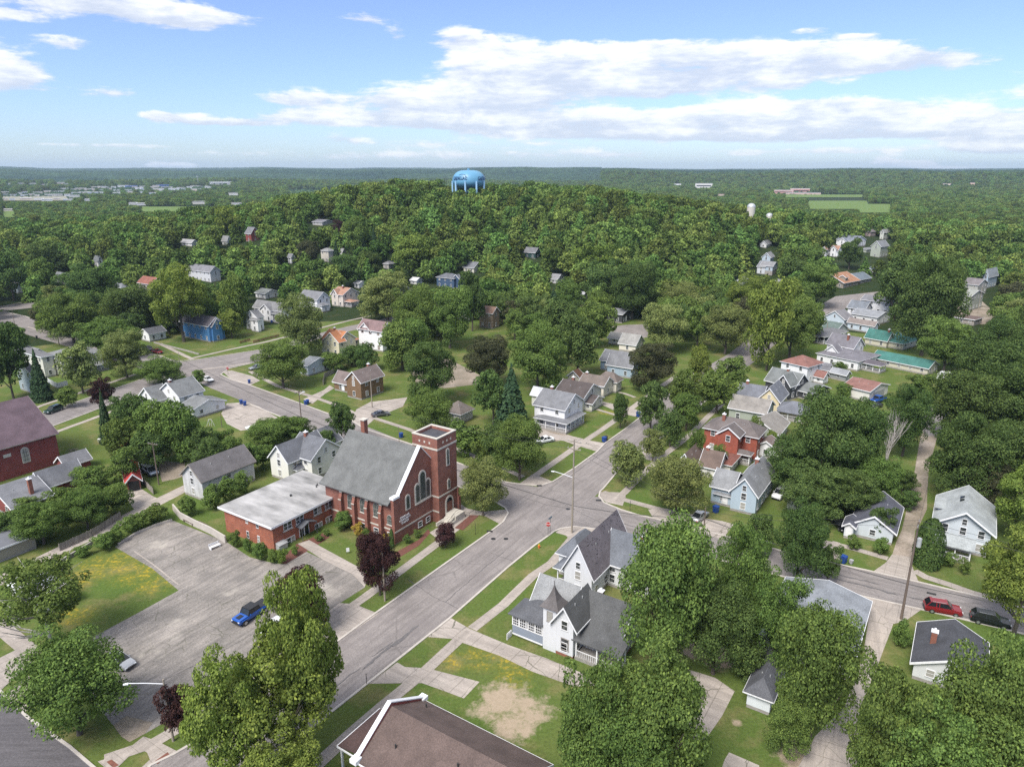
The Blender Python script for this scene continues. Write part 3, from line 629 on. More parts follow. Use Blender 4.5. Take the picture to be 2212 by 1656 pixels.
FAR = [crown(101+i, 1500, .40, k, nl) for i, (k, nl) in enumerate([('round', 18), ('oval', 22), ('round', 26), ('round', 20)])]+[crown(110, 1200, .5, 'conifer')]
def trunkmesh(seed, limbs=6, top=6.2, m='bark', spread=2.6, r=.26):
    rng = random.Random(seed); mb = MB(); pts = [Vector((0, 0, -.15))]
    for i in range(4): pts.append(pts[-1]+Vector((rng.uniform(-.12, .12), rng.uniform(-.12, .12), top/4)))
    for i in range(4): mb.tube(pts[i], pts[i+1], r*(1-.2*i), r*(1-.2*(i+1)), 8)
    for i in range(limbs):
        a = pts[1+i % 3]; q = rng.uniform(0, 6.28)+i*2.1; b = a+Vector((math.cos(q)*spread*.5, math.sin(q)*spread*.5, 1.1)); c = b+Vector((math.cos(q+.3)*spread*.5, math.sin(q+.3)*spread*.5, 1.3+rng.random()))
        mb.tube(a, b, r*.42, r*.28, 6); mb.tube(b, c, r*.28, r*.1, 5)
        d = b+Vector((math.cos(q-.7)*spread*.5, math.sin(q-.7)*spread*.5, 1.2)); mb.tube(b, d, r*.2, r*.08, 5)
    me = mb.build('trunk', M[m]).data
    o = bpy.data.objects.get('trunk')
    for ob in [x for x in C.objects if x.data is me]: bpy.data.objects.remove(ob)
    return me
TRK = [trunkmesh(i) for i in range(3)]; BTRK = trunkmesh(9, 12, 8.2, 'birchbark', 4.2, .2); STRK = trunkmesh(12, 0, 8, 'bark', 1, .2)
DTRK = None
TREES = []   # screen boxes of placed trees: (x0,x1,y0,y1,depth,X,Y,r)
def tree(bx, by, tyy, wpx, kind, label=None, name=None, group=None, loc=None, wh=None):
    rng = random.Random(int(bx*7+by*13))
    p = G(bx, by) if loc is None else loc
    sx, sy, d = scr(p)
    if wh: wd, ht = wh
    else: wd = wpx*d/FO; ht = max(1.2, zat(p, tyy)) 
    big = wd*FO/d
    if kind in 's': me = CON[rng.randrange(2)]
    elif kind == 'c': me = COLM
    elif kind in ('u', 'y') : me = BUSH[rng.randrange(2)]
    elif kind == 'b': me = AIRY[0]
    elif kind == 'a': me = AIRY[1]
    elif big > 95 and kind == 'l': me = NEARA
    elif big > 95: me = NEAR[rng.randrange(4)]
    elif ht < 3.2: me = BUSH[rng.randrange(2)]
    elif big > 26: me = MID[rng.randrange(5)]
    else: me = FAR[rng.randrange(4)]
    nm = name or {'s': 'spruce_tree', 'c': 'arborvitae', 'u': 'shrub', 'y': 'shrub', 'b': 'birch_tree', 'p': 'purple_maple'}.get(kind, 'leafy_tree')
    if ht < 3.2 and nm == 'leafy_tree': nm = 'shrub'
    o = thing(nm, label, 'shrub' if nm in ('shrub', 'arborvitae') else 'tree', p, 0, group)
    fm = FM[{'c': 'd', 'u': 'm', 'b': 'm', 'a': 'd'}.get(kind, kind)]
    cr = link('crown', me, o, (0, 0, 0), rng.uniform(0, 6.28)); cr.scale = (wd/9.2, wd/9.2, ht/9.9 if nm != 'shrub' else ht/9.0)
    cr.material_slots[0].link = 'OBJECT'; cr.material_slots[0].material = fm
    if nm not in ('shrub', 'arborvitae'):
        tk = link('trunk', BTRK if kind == 'b' else STRK if kind == 's' else TRK[rng.randrange(3)], o, (0, 0, 0), rng.uniform(0, 6.28))
        tk.scale = (wd/9, wd/9, ht/10); 
    x0, y0, _ = scr(p+Vector((0, 0, ht)))
    TREES.append((sx-big/2, sx+big/2, y0, sy, d, p.x, p.y, wd/2, o, kind, ht))
    return o
# ---------------------------------------------------------------- houses
def winmesh():
    f = MB(); w, h, b = .43, .62, .08
    f.box(-.07, .02, -w-b, w+b, h, h+b*1.2); f.box(-.11, .02, -w-b-.04, w+b+.04, -h-b, -h)
    f.box(-.07, .02, -w-b, -w, -h, h); f.box(-.07, .02, w, w+b, -h, h); f.box(-.05, .0, -w, w, -.03, .03)
    fo = f.build('window', M['white']).data
    g = MB(); g.box(-.035, -.005, -w, w, -h, h); go = g.build('pane', M['glass']).data
    for o in [x for x in C.objects if x.data in (fo, go)]: bpy.data.objects.remove(o)
    return fo, go
WF, WP = winmesh()
def window(par, face, x, y, z, sw=1., sh=1., frame=None):
    """face 'S' looks along -x, 'E' along -y, 'N' +x, 'W' +y in house axes"""
    rz = {'S': 0, 'E': math.pi/2, 'N': math.pi, 'W': -math.pi/2}[face]
    a = link('window', WF, par, (x, y, z), rz); a.scale = (1, sw, sh); b = link('pane', WP, a)
    if frame: a.material_slots[0].link = 'OBJECT'; a.material_slots[0].material = frame
    return a
def door(par, face, x, y, z=0.3, mt='white'):
    rz = {'S': 0, 'E': math.pi/2, 'N': math.pi, 'W': -math.pi/2}[face]
    m = MB(); m.box(-.05, .02, -.45, .45, 0, 1.95); o = m.build('door', M[mt], par, (x, y, z), rz)
    m = MB(); m.box(-.09, .02, -.58, -.48, 0, 2.05); m.box(-.09, .02, .48, .58, 0, 2.05); m.box(-.09, .02, -.58, .58, 1.95, 2.08); m.build('frame', M['white'], o)
def roofgeo(rf, tr, x0, x1, y0, y1, e, r, kind, mi=0, o=.42, og=.35, th=.16):
    if kind in ('x', 'y'):
        a0, a1, b0, b1 = (y0, y1, x0, x1) if kind == 'x' else (x0, x1, y0, y1)
        half = (a1-a0)/2; s = r/half; mid = (a0+a1)/2
        lo = e-o*s
        prof = [(a0-o, lo), (mid, e+r), (a1+o, lo), (a1+o, lo+th), (mid, e+r+th), (a0-o, lo+th)]
        rf.extr(prof, b0-og, b1+og, kind, mi)
        tp = [(a0-o-.03, lo-.12), (mid, e+r-.12), (a1+o+.03, lo-.12), (a1+o+.03, lo+th+.03), (mid, e+r+th+.03), (a0-o-.03, lo+th+.03)]
        tr.extr(tp, b0-og-.06, b0-og-.002, kind); tr.extr(tp, b1+og+.002, b1+og+.06, kind)
        for q0, q1 in ((a0-o-.06, a0-o-.003), (a1+o+.003, a1+o+.06)):
            if kind == 'x': tr.box(b0-og, b1+og, q0, q1, lo-.06, lo+th-.02)
            else: tr.box(q0, q1, b0-og, b1+og, lo-.06, lo+th-.02)
    elif kind == 'hip':
        X0, X1, Y0, Y1 = x0-o, x1+o, y0-o, y1+o; hx, hy = (X1-X0)/2, (Y1-Y0)/2; k = min(hx, hy)*.97
        rg = [(X0+k, Y0+k), (X1-k, Y0+k), (X1-k, Y1-k), (X0+k, Y1-k)]; n = len(rf.v); z = e-.08
        rf.v += [(X0, Y0, z), (X1, Y0, z), (X1, Y1, z), (X0, Y1, z)]+[(X0, Y0, z+.14), (X1, Y0, z+.14), (X1, Y1, z+.14), (X0, Y1, z+.14)]+[(a, b, e+r) for a, b in rg]
        for q in ((3,2,1,0),(0,1,5,4),(1,2,6,5),(2,3,7,6),(3,0,4,7),(4,5,9,8),(5,6,10,9),(6,7,11,10),(7,4,8,11),(8,9,10,11)): rf.f.append(tuple(n+i for i in q)); rf.m.append(mi)
        for b in ((X0-.05, X1+.05, Y0-.05, Y0-.003), (X0-.05, X1+.05, Y1+.003, Y1+.05), (X0-.05, X0-.003, Y0, Y1), (X1+.003, X1+.05, Y0, Y1)): tr.box(*b, z-.05, z+.1)
    elif kind == 'flat':
        rf.box(x0-o, x1+o, y0-o, y1+o, e, e+.22, mi); tr.box(x0-o-.05, x1+o+.05, y0-o-.05, y0-o-.003, e-.02, e+.26); tr.box(x0-o-.05, x0-o-.003, y0-o, y1+o, e-.02, e+.26)
    elif kind == 'shedS': # high side at x1
        rf.extr([(x0-o, e-o*r/(x1-x0)), (x1, e+r), (x1, e+r+th), (x0-o, e+th-o*r/(x1-x0))], y0-og, y1+og, 'y', mi)
    elif kind == 'shedE':
        rf.extr([(y0-o, e-o*r/(y1-y0)), (y1, e+r), (y1, e+r+th), (y0-o, e+th-o*r/(y1-y0))], x0-og, x1+og, 'x', mi)
HS = []     # (label short, screen box, depth, foot circle)
KEEP = []   # screen boxes to keep clear: (x0,x1,y0,y1,depth)
DBG = []
def house(short, label, wall, roof, blocks, th=57, chim=(), name='house', cat='house', group=None, doors=(), wmat=None, rmat=None, frame=None, roof2=None, roof3=None, keep=True, storey=None, trim='trim', found='found', dens=3.1, nowin=(), fullwin=True):
    u = Vector((math.cos(R(th)), math.sin(R(th)), 0)); v = Vector((-u.y, u.x, 0))
    t0 = blocks[0]; O = P(t0[0], t0[1], t0[2]); z0 = O.z
    root = thing(name, label, cat, O, R(th), group)
    wm = wmat or siding(wall); rms = [rmat or roofing(roof)]+([roofing(roof2)] if roof2 else [])+([roofing(roof3)] if roof3 else [])
    wl, fd = MB(), MB(); B = []; ros = []; bx = [1e9, -1e9, 1e9, -1e9]
    for i, b in enumerate(blocks):
        t, ox, oy, lx, rx, ey, kind, rise = b[:8]; op = b[8] if len(b) > 8 else {}
        if t == 'L':   # local metres: ox,oy,(d),(w) given directly
            q = Vector((ox, oy, 0)); wv, dv, e = rx, lx, ey
        else:
            p = P(t, ox, oy); e = zat(p, ty(t, ey)); wv = along(p, u, tx(t, rx)); dv = along(p, v, tx(t, lx))
            if 'w' in op: wv = op['w']
            if 'd' in op: dv = op['d']
            q = p-O; q = Vector((q.dot(u), q.dot(v), 0))
        e = op.get('e', e); wv = min(max(wv, 1.2), 16 if th == 38 else 22); dv = min(max(dv, 1.2), 26); e = min(max(e, 2.3), 14); j = .011*i
        DBG.append((short, i, round(wv, 1), round(dv, 1), round(e, 1), rise))
        x0, x1, y0, y1 = q.x+j, q.x+wv-j, q.y+j, q.y+dv-j; mi = op.get('m', 0); k0 = kind.replace('p_', '')
        B.append((x0, x1, y0, y1, e, rise, kind))
        for cx_, cy_ in ((x0, y0), (x1, y0), (x0, y1), (x1, y1)):
            pw = O+u*cx_+v*cy_
            for zz in (0, e+rise): sx, sy, _ = scr(pw+Vector((0, 0, zz))); bx = [min(bx[0], sx), max(bx[1], sx), min(bx[2], sy), max(bx[3], sy)]
        rf, tr = MB(), MB(); roofgeo(rf, tr, x0, x1, y0, y1, e, rise, k0, 0, op.get('o', .42), op.get('og', .35))
        ros.append(rf.build('roof' if not kind.startswith('p_') else 'porch_roof', rms[mi], root))
        if tr.v: tr.build('roof_trim', M[trim], ros[-1])
        if kind.startswith('p_'):
            dk = MB(); dk.box(x0, x1, y0, y1, -.3, .5); dk.build('porch_deck', M[op.get('deck', 'deck')], root)
            pts = []
            nx, ny = max(1, round((x1-x0)/2.6)), max(1, round((y1-y0)/2.6))
            pts += [(x0+.15+(x1-x0-.3)*a/nx, y0+.15) for a in range(nx+1)]+[(x0+.15, y0+.15+(y1-y0-.3)*a/ny) for a in range(1, ny+1)]
            for a, c in pts: pm = MB(); pm.box(a-.08, a+.08, c-.08, c+.08, .5, e+.02); pm.build('post', M['white'], root)
            rl = MB(); rl.box(x0+.1, x1-.1, y0+.12, y0+.18, 1.3, 1.38); rl.box(x0+.12, x0+.18, y0+.1, y1-.1, 1.3, 1.38)
            for a in np.arange(x0+.3, x1-.2, .3): rl.box(a, a+.05, y0+.13, y0+.17, .5, 1.3)
            for a in np.arange(y0+.3, y1-.2, .3): rl.box(x0+.13, x0+.17, a, a+.05, .5, 1.3)
            rl.build('porch_railing', M['white'], root)
            continue
        wl.box(x0, x1, y0, y1, .45, e)
        fd.box(x0+.03, x1-.03, y0+.03, y1-.03, -2 if z0 > 1 else -.3, .46)
        if kind == 'x': wl.extr([(y0, e), (y1, e), ((y0+y1)/2, e+rise)], x0, x1, 'x')
        if kind == 'y': wl.extr([(x0, e), (x1, e), ((x0+x1)/2, e+rise)], y0, y1, 'y')
    wl.build('wall', wm, root); fd.build('foundation', M[found], root)
    def blocked(i, X, Y, Z):
        for k, (x0, x1, y0, y1, e, r, kd) in enumerate(B):
            if k == i: continue
            if x0-.3 < X < x1+.3 and y0-.3 < Y < y1+.3:
                if kd.startswith('p_'):
                    if Z > e-.9 and Z < e+r+.8: return True
                elif Z < e+r*.6+.5: return True
        return False
    for i, (x0, x1, y0, y1, e, r, kd) in enumerate(B):
        if kd.startswith('p_') or i in nowin: continue
        ns = storey or (2 if e > 3.75 else 1)
        zs = [1.5] if ns == 1 else [1.45, e-.85]
        if e < 2.6: zs = [1.5]
        for face, ln, fx in (('S', y1-y0, lambda t: (x0, y0+t)), ('E', x1-x0, lambda t: (x0+t, y0))):
            n = max(1, int(ln/dens)); gab = (face == 'S' and kd == 'x') or (face == 'E' and kd == 'y')
            for z in zs:
                for k in range(n):
                    t = ln*(k+.5)/n; X, Y = fx(t); dx, dy = (-.25, 0) if face == 'S' else (0, -.25)
                    if ln < 1.6 or blocked(i, X+dx, Y+dy, z) or any(dd[0] == i and dd[1] == face and abs(dd[2]-t/ln) < .12 and z < 3 for dd in doors): continue
                    window(root, face, X, Y, z, .95, 1 if e > 2.6 else .75, frame)
            if gab and r > 2.0:
                t = ln/2; X, Y = fx(t); dx, dy = (-.25, 0) if face == 'S' else (0, -.25)
                if not blocked(i, X+dx, Y+dy, e+.6): window(root, face, X, Y, e+min(.75, r*.3), .75, .8, frame)
    for (bi, fc, t, *mm) in doors:
        x0, x1, y0, y1, e, r, kd = B[bi]
        if fc == 'S': door(root, 'S', x0, y0+(y1-y0)*t, .45, mm[0] if mm else 'white')
        else: door(root, 'E', x0+(x1-x0)*t, y0, .45, mm[0] if mm else 'white')
    for (bi, fx, fy, h, *cm) in chim:
        x0, x1, y0, y1, e, r, kd = B[bi]; X, Y = x0+(x1-x0)*fx, y0+(y1-y0)*fy
        m = MB(); m.box(X-.32, X+.32, Y-.32, Y+.32, e-.5, e+r+h); c = m.build('chimney', M[cm[0] if cm else 'chim'], ros[bi])
        m = MB(); m.box(X-.4, X+.4, Y-.4, Y+.4, e+r+h, e+r+h+.12); m.tube((X, Y, e+r+h+.12), (X, Y, e+r+h+.45), .14, .14, 8); m.build('chimney_cap', M['trim'], c)
    x0, x1, y0, y1, e, r, kd = B[0]
    if len(blocks) and z0 < 1 and (x1-x0) > 3 and bx[3] > 560:   # roof vents and pipes
        for q in range(2):
            m = MB()
            fx, fy = (.3+.35*q, .3) if kd == 'x' else (.3, .3+.35*q)
            X, Y = x0+(x1-x0)*fx, y0+(y1-y0)*fy; zz = e+r*(.6 if kd in 'xyhip' else 0)
            m.tube((X, Y, zz-.2), (X, Y, zz+.45), .07, .07, 6); m.build('vent_pipe', M['metal'], ros[0])
    sx, sy, d = scr(O)
    HS.append((short, bx, d, root)); KEEP.append((bx[0], bx[1], bx[2], bx[3], d, keep))
    return root, B

WHT = (.70, .70, .72); GRY = (.155, .158, .170); LGR = (.24, .245, .25); DGR = (.085, .088, .100); BRN = (.145, .120, .108); ORR = (.36, .155, .075); RDR = (.20, .075, .06)
MAU = (.185, .125, .125); TEA = (.048, .145, .128); CRM = (.62, .58, .50); BLU = (.30, .38, .46); SAG = (.33, .36, .31)
H = house
# -- the blocks round the crossing, nearest first
H('white porch house', 'white two-storey house with grey roof and wraparound porch beside the crossing street', WHT, GRY, [('M3',532,812,285,680,632,'y',2.7), ('M3',548,838,288,698,748,'p_hip',1.1,{'o':.3})], doors=[(0,'E',.8)], chim=[(0,.6,.8,.5)])
H('half-timbered green house', 'cream and green half-timbered house with brown roof behind the white porch house', (.50,.50,.44), (.075,.062,.06), [('M3',682,652,450,835,540,'y',2.6), ('M3',470,640,262,520,485,'y',1.5,{'m':1,'e':3.4}), ('M3',760,650,690,850,590,'y',1.2)], roof2=(.42,.43,.46), chim=[(0,.6,.75,.6)])
H('cream brown-roofed house', 'low cream house with brown roofs and red front steps past the half-timbered house', CRM, BRN, [('M3',855,535,660,928,432,'y',1.7), ('M3',960,495,800,1006,405,'hip',2.2), ('M3',655,430,560,690,362,'x',1.6,{'m':1})], roof2=(.13,.07,.045), chim=[(0,.5,.9,.4)])
H('pale blue gabled house', 'pale blue house with long grey roof below the purple-brown tree', BLU, GRY, [('M3',1088,378,885,1140,280,'y',2.6), ('M3',1010,330,830,1110,240,'y',2.4,{'w':8,'e':3.4})])
H('cream cottage in the trees', 'cream cottage with pale grey roof beside the side-street parking yard', CRM, (.25,.245,.235), [('M3',1120,160,985,1195,112,'y',2.7,{'w':7,'e':2.8}), ('M3',1000,100,895,1100,70,'y',1.5,{'w':6})])
H('red brick house', 'two-storey red painted brick house with hip roof and white window surrounds', (.3,.05,.03), (.125,.108,.105), [('M3',2112,1060,1680,2175,862,'hip',2.4), ('M3',1953,1082,1788,2010,855,'x',1.6,{'w':3.5}), ('M3',2062,1100,1925,2120,1012,'p_hip',.7,{'o':.25,'w':2})], wmat=M['brick4'], chim=[(0,.35,.7,.7)], found='found')
H('brown-roofed white wing', 'white and beige house with dark brown roofs in front of the red brick house', (.62,.60,.56), (.120,.088,.075), [('M3',1592,1195,1450,1700,1125,'x',2.6,{'w':7}), ('M3',1800,1215,1650,1868,1115,'y',2.4), ('M3',1900,1175,1815,1970,1130,'hip',.6,{'m':1})], roof2=(.17,.07,.055), chim=[(1,.5,.85,.5)])
H('pale blue steps house', 'pale blue house with front gable, large window and red-brown entry steps', (.36,.44,.52), (.20,.205,.215), [('M3',2108,1512,1902,2250,1338,'x',2.7), ('M3',1905,1440,1742,2000,1292,'y',2.0), ('M3',1900,1440,1778,1935,1370,'hip',1.0)], doors=[(2,'S',.35)], chim=[(0,.7,.55,.7)])
H('yellow wing-porch house', 'pale yellow house with blue-grey roof and white railed side porch', (.60,.52,.34), (.135,.142,.165), [('M4',170,662,0,300,575,'x',3.0,{'w':9,'e':3.3}), ('M3',2150,640,1950,2300,590,'y',2.6,{'w':8,'e':3.0}), ('M4',390,735,165,425,665,'hip',1.8,{'w':5.5,'e':2.4}), ('M4',405,752,165,425,690,'p_shedS',.6,{'w':1.6,'e':2.3})], chim=[(1,.5,.75,.8)])
H('long beige-roofed house', 'house with broad weathered beige roof between the red brick and pale yellow houses', (.30,.33,.28), (.215,.20,.185), [('M4',160,925,-80,285,880,'x',2.0,{'w':10,'e':2.6}), ('M3',2190,770,1890,2320,660,'y',2.2,{'w':8,'e':3.4})])
H('white low brown-roofed house', 'low white house with dark brown roof tucked behind the pale blue steps house', WHT, (.15,.115,.105), [('M4',165,1052,-40,200,1000,'x',1.6)])
H('patched-chimney house', 'small pale yellow porch house with grey roof and flaking brick chimney behind the round-leafed tree', (.55,.54,.45), (.155,.152,.17), [('M4',535,1440,272,628,1325,'y',2.3,{'w':7,'e':3.0}), ('M4',560,1535,240,600,1450,'x',2.2,{'w':4.5,'e':2.6})], chim=[(0,.4,.6,.9)])
H('pale blue gable cottage', 'pale blue-white cottage with one window under a dark gable and corner entry steps', (.50,.54,.58), (.085,.088,.112), [('C5',952,742,575,1062,638,'x',2.0,{'w':11,'e':2.5,'o':.55}), ('C5',580,690,495,640,548,'x',.5,{'w':3.2,'e':2.5})], doors=[(1,'S',.5)])
H('wide grey bungalow', 'wide pale grey bungalow with low gables, skylights and covered front porch', (.50,.54,.58), (.30,.32,.325), [('C5',1850,862,1340,2110,560,'x',2.6,{'o':.7,'og':.7,'w':11,'e':4.6}), ('C5',1690,935,1385,1760,695,'p_shedS',.7,{'w':2.4,'e':2.7})], dens=2.3)
H('long grey-roofed garage', 'long low building with blue-grey roof at the foot of the cross street', (.55,.56,.57), (.20,.215,.24), [('B4',760,945,230,912,825,'x',1.3,{'o':.3,'w':15.5,'e':2.4,'d':11})], name='garage', cat='garage')
H('dark-roofed shed garage', 'white garage with dark grey roof beside the broken concrete slab', (.60,.63,.66), (.085,.088,.10), [('B4',95,1232,-95,230,1105,'hip',1.5)], name='garage', cat='garage', nowin=(0,))
H('charcoal-roofed house', 'house with charcoal roof and red chimney below the parked red wagon', (.55,.56,.57), (.060,.062,.072), [('B4',1850,1110,1275,1900,1000,'x',1.8,{'w':9,'e':2.4})], chim=[(0,.45,.78,.7)])
H('red and brown gable house', 'brown shingled gable house with dark red lower walls and grey-brown roof', (.17,.105,.06), (.155,.125,.118), [('M2',925,552,808,1108,402,'x',2.5), ('M2',806,492,700,900,412,'y',2.4)], doors=[(1,'S',.3)], chim=[(0,.75,.6,.6)], frame=None)
H('pale blue ranch', 'pale blue ranch house with low grey gable behind the round street maple', (.50,.55,.60), (.14,.15,.165), [('M2',485,355,420,668,265,'y',1.3)], dens=4)
H('cream orange-roofed house', 'cream house with rusty orange roof and patterned front gable', (.60,.55,.40), ORR, [('T2',735,1705,600,880,1590,'y',2.8), ('T2',742,1712,622,800,1590,'x',2.8,{'w':3}), ('M2',860,110,735,905,60,'hip',1.0)], chim=[(0,.5,.7,.7)])
H('white mauve-roofed house', 'tall white house with mauve roof and brown-framed windows', WHT, MAU, [('T2',1102,1672,908,1195,1500,'y',2.6), ('T2',1010,1655,910,1060,1500,'x',2.6,{'w':3})], frame=M['redwood'])
H('white orange-roofed house', 'pale house with faded orange roof on the far side of the side street', (.55,.50,.46), (.30,.17,.12), [('T2',775,1300,680,905,1200,'y',2.5), ('T2',735,1296,680,850,1200,'x',2.4,{'w':3}), ('T2',840,1305,765,900,1260,'p_hip',.8)], chim=[(0,.4,.5,.8)])
H('white twin-gable house', 'white house with dark grey roof and two sharp gables left of the orange-roofed one', WHT, GRY, [('T2',562,1335,412,668,1240,'y',2.9), ('T2',600,1345,555,660,1290,'hip',1.0)])
H('white bins house', 'white house with grey cross-gabled roof and a blue bin on its lawn', WHT, (.165,.165,.172), [('T2',272,1432,40,352,1330,'y',2.5), ('T2',180,1425,92,300,1330,'x',2.3,{'w':3.5}), ('T2',265,1440,180,300,1365,'hip',.7)])
H('narrow white bay house', 'narrow white house with a bay window right of the bright blue house', WHT, (.15,.15,.155), [('T1',2140,1500,2045,2190,1385,'x',2.3), ('T1',2142,1510,2085,2165,1410,'hip',.6,{'w':1.4})])
H('bright blue house', 'bright blue house with bay gable partly hidden by two tall green trees', (.075,.21,.42), (.10,.09,.10), [('T1',1742,1592,1510,1868,1455,'y',2.6), ('T1',1772,1590,1735,1850,1455,'y',2.3,{'d':2.2})])
H('white one-car garage', 'small white garage with dark roof below the bright blue house', WHT, DGR, [('T1',1242,1590,1172,1378,1522,'x',1.5)], name='garage', cat='garage')
H('pink-grey dormer house', 'pinkish grey house with red-brown roof beside a huge light green tree', (.40,.35,.35), (.21,.085,.065), [('T1',1262,1192,1150,1378,1110,'y',2.7), ('T1',1300,1195,1275,1380,1160,'hip',.6,{'m':1})], roof2=(.32,.12,.06))
H('long grey-gabled house', 'long pale grey house with two gables behind the huge light green tree', (.52,.53,.56), (.165,.165,.18), [('T1',1750,1100,1560,1832,1008,'y',2.6), ('T1',1870,1000,1780,1935,950,'hip',2.0)])
H('slate-roofed cottage', 'small cottage with slate roof and white gable at far left among trees', WHT, (.15,.16,.175), [('T1',540,1112,462,598,1060,'y',2.4)])
H('white dormered cottage', 'tiny white dormered cottage among dark trees at far left', WHT, (.12,.13,.14), [('T1',818,972,785,858,915,'y',2.4)])
H('tall red brick Victorian', 'tall dark red brick house with steep grey gable against the wooded hill', (.2,.05,.04), (.14,.14,.15), [('T1',2085,762,2038,2150,690,'y',3.6)], wmat=M['brick3'])
H('grey roof by the brick Victorian', 'pale house with grey roof left of the tall red brick house', (.5,.5,.5), (.19,.19,.2), [('T1',1885,792,1842,1915,748,'y',2.6)])
H('twin-dormer white roof', 'white house showing only its pale roof and two dormers in the left trees', WHT, (.26,.26,.27), [('T1',1590,800,1495,1645,772,'y',1.8)])
H('cream house behind the spruce', 'cream house with grey roof half hidden by a small spruce', (.50,.47,.42), (.20,.20,.20), [('T2',655,935,592,705,838,'hip',1.5), ('T2',760,862,640,795,810,'y',2.6)])
H('white house in the copse', 'white house corner showing between trees left of the small spruce', WHT, GRY, [('T2',345,945,318,372,885,'y',1.6)])
H('navy blue house', 'navy blue house with white trim in the middle of the trees', (.045,.08,.14), (.105,.11,.125), [('T2',1690,1150,1548,1760,1065,'hip',2.0), ('T2',1735,1150,1680,1768,1065,'x',1.8,{'w':2})])
H('yellow gable house', 'pale yellow gabled house up the slope behind the navy blue house', (.52,.50,.42), (.14,.145,.16), [('T2',1855,1022,1770,1925,975,'y',2.6)])
H('white shed in the trees', 'white flat-roofed outbuilding behind the orange-roofed house', WHT, (.5,.5,.5), [('T2',905,1152,865,962,1105,'y',.9)], name='garage', cat='garage')
H('dark green house', 'dark green house with grey roof at the edge of the wooded hill', (.022,.055,.052), (.13,.13,.14), [('T3',292,905,205,332,848,'y',2.4)])
H('small grey gable house', 'small pale house with grey roof left of the big round trees', (.5,.5,.52), (.19,.19,.2), [('T3',475,1112,412,525,1070,'y',2.2)])
H('dark ranch house', 'dark walled ranch house with pale grey roof beside the side-street turnaround', (.04,.042,.05), (.185,.19,.205), [('T3',1010,1435,865,1090,1362,'y',1.3)], doors=[(0,'E',.4)])
H('brown-roofed small house', 'small white house with steep brown-grey roof and white vent behind the thicket', (.52,.50,.46), (.135,.115,.105), [('M2',1745,752,1610,1845,692,'hip',2.4,{'e':2.6})])
H('orange bungalow', 'brown bungalow with sweeping orange-brown roof and front dormer', (.26,.23,.19), (.29,.155,.095), [('T4',708,1148,480,835,1098,'x',3.6,{'o':.7,'og':.7}), ('L',2.6,.6,3.2,2.6,5.4,'x',.9)], th=38)
H('slate blue porch house', 'grey house with slate blue roof right of the orange bungalow', (.16,.17,.18), (.12,.145,.17), [('T4',845,1112,690,938,1078,'x',2.6), ('T4',955,1025,880,1010,985,'x',2.4)], th=38)
H('white orange-dormer house', 'white house with orange roof and two white dormers at upper right', WHT, (.30,.17,.12), [('T4',660,888,525,692,828,'y',2.4), ('T4',560,885,530,600,815,'x',1.6,{'w':2}), ('T4',645,888,600,672,815,'x',1.6,{'w':2})], th=38)
H('white blue-roofed house', 'white house with blue-grey double gable roof at upper right', WHT, (.15,.165,.20), [('T4',800,805,650,905,752,'y',2.8), ('T4',730,802,660,790,752,'x',2.4,{'w':3})], th=38)
H('sage Victorian', 'tall sage green Victorian house with grey roof at upper right', SAG, (.17,.175,.185), [('T4',1010,892,932,1075,798,'x',3.2), ('T4',900,850,850,960,810,'hip',1.0)], th=38)
H('pale upper house', 'pale two-storey house rising behind the sage green Victorian', (.50,.52,.48), (.24,.24,.24), [('T4',1040,742,1010,1088,682,'x',2.2)], th=38)
H('mauve-roofed barn house', 'pink-mauve roofed building behind the white blue-roofed house', (.42,.32,.32), (.16,.14,.15), [('T4',932,716,888,978,680,'hip',2.0)], th=38)
H('pale blue narrow house', 'narrow pale blue house standing left of the big dark trees', (.38,.45,.52), (.2,.2,.21), [('T4',100,972,32,130,888,'x',2.4), ('T4',120,1042,18,158,995,'y',1.8)])
H('grey four-square', 'grey house with brown-grey hip roof and dormers at the right edge trees', (.40,.40,.38), (.16,.145,.15), [('T4',1815,1198,1642,1892,1118,'y',2.4), ('T4',1700,1160,1640,1760,1095,'x',1.6,{'w':3})], th=38)
H('pale blue tower house', 'tall pale blue gabled house at far right behind the grey four-square', (.34,.42,.50), (.2,.22,.24), [('T4',1895,1150,1852,1972,1040,'x',3.2)], th=38)
H('sage two-storey house', 'sage green two-storey gabled house below the grey four-square', (.34,.37,.32), (.24,.25,.23), [('T4',1745,1335,1688,1852,1212,'y',2.0)], th=38)
H('brown low roof', 'low garage with flat brown roof at far right', (.3,.27,.25), (.12,.085,.078), [('T4',1790,1455,1582,1855,1420,'flat',.2)], name='garage', cat='garage', th=38)
H('long white two-storey house', 'long white two-storey house with grey roof below the huge dark maple', WHT, (.165,.165,.185), [('T4',1085,1372,848,1148,1268,'y',1.7)], th=38)
H('white steep-roofed house', 'white house with steep slate roof beside the long white one', WHT, (.15,.165,.19), [('T4',880,1392,742,935,1318,'y',2.6)], th=38)
H('white flat-porch house', 'white house with grey roof and white sunroom in front of the long white house', (.62,.62,.62), (.22,.23,.25), [('T4',985,1450,772,1095,1385,'y',1.5)], th=38)
H('light blue bungalow', 'light blue bungalow with grey cross gables and brown rear roof', (.48,.55,.62), (.17,.165,.175), [('T4',712,1478,548,780,1402,'x',2.7), ('T4',960,1522,742,992,1455,'y',1.3,{'m':1})], roof2=(.20,.17,.16), th=38)
H('green-roofed porch house', 'house with dull green roof and white columned porch beside the street trees', (.42,.44,.42), (.10,.135,.125), [('T4',640,1560,520,740,1500,'y',2.4), ('T4',550,1612,388,735,1548,'p_hip',1.2,{'m':1})], roof2=(.14,.14,.15), th=38)
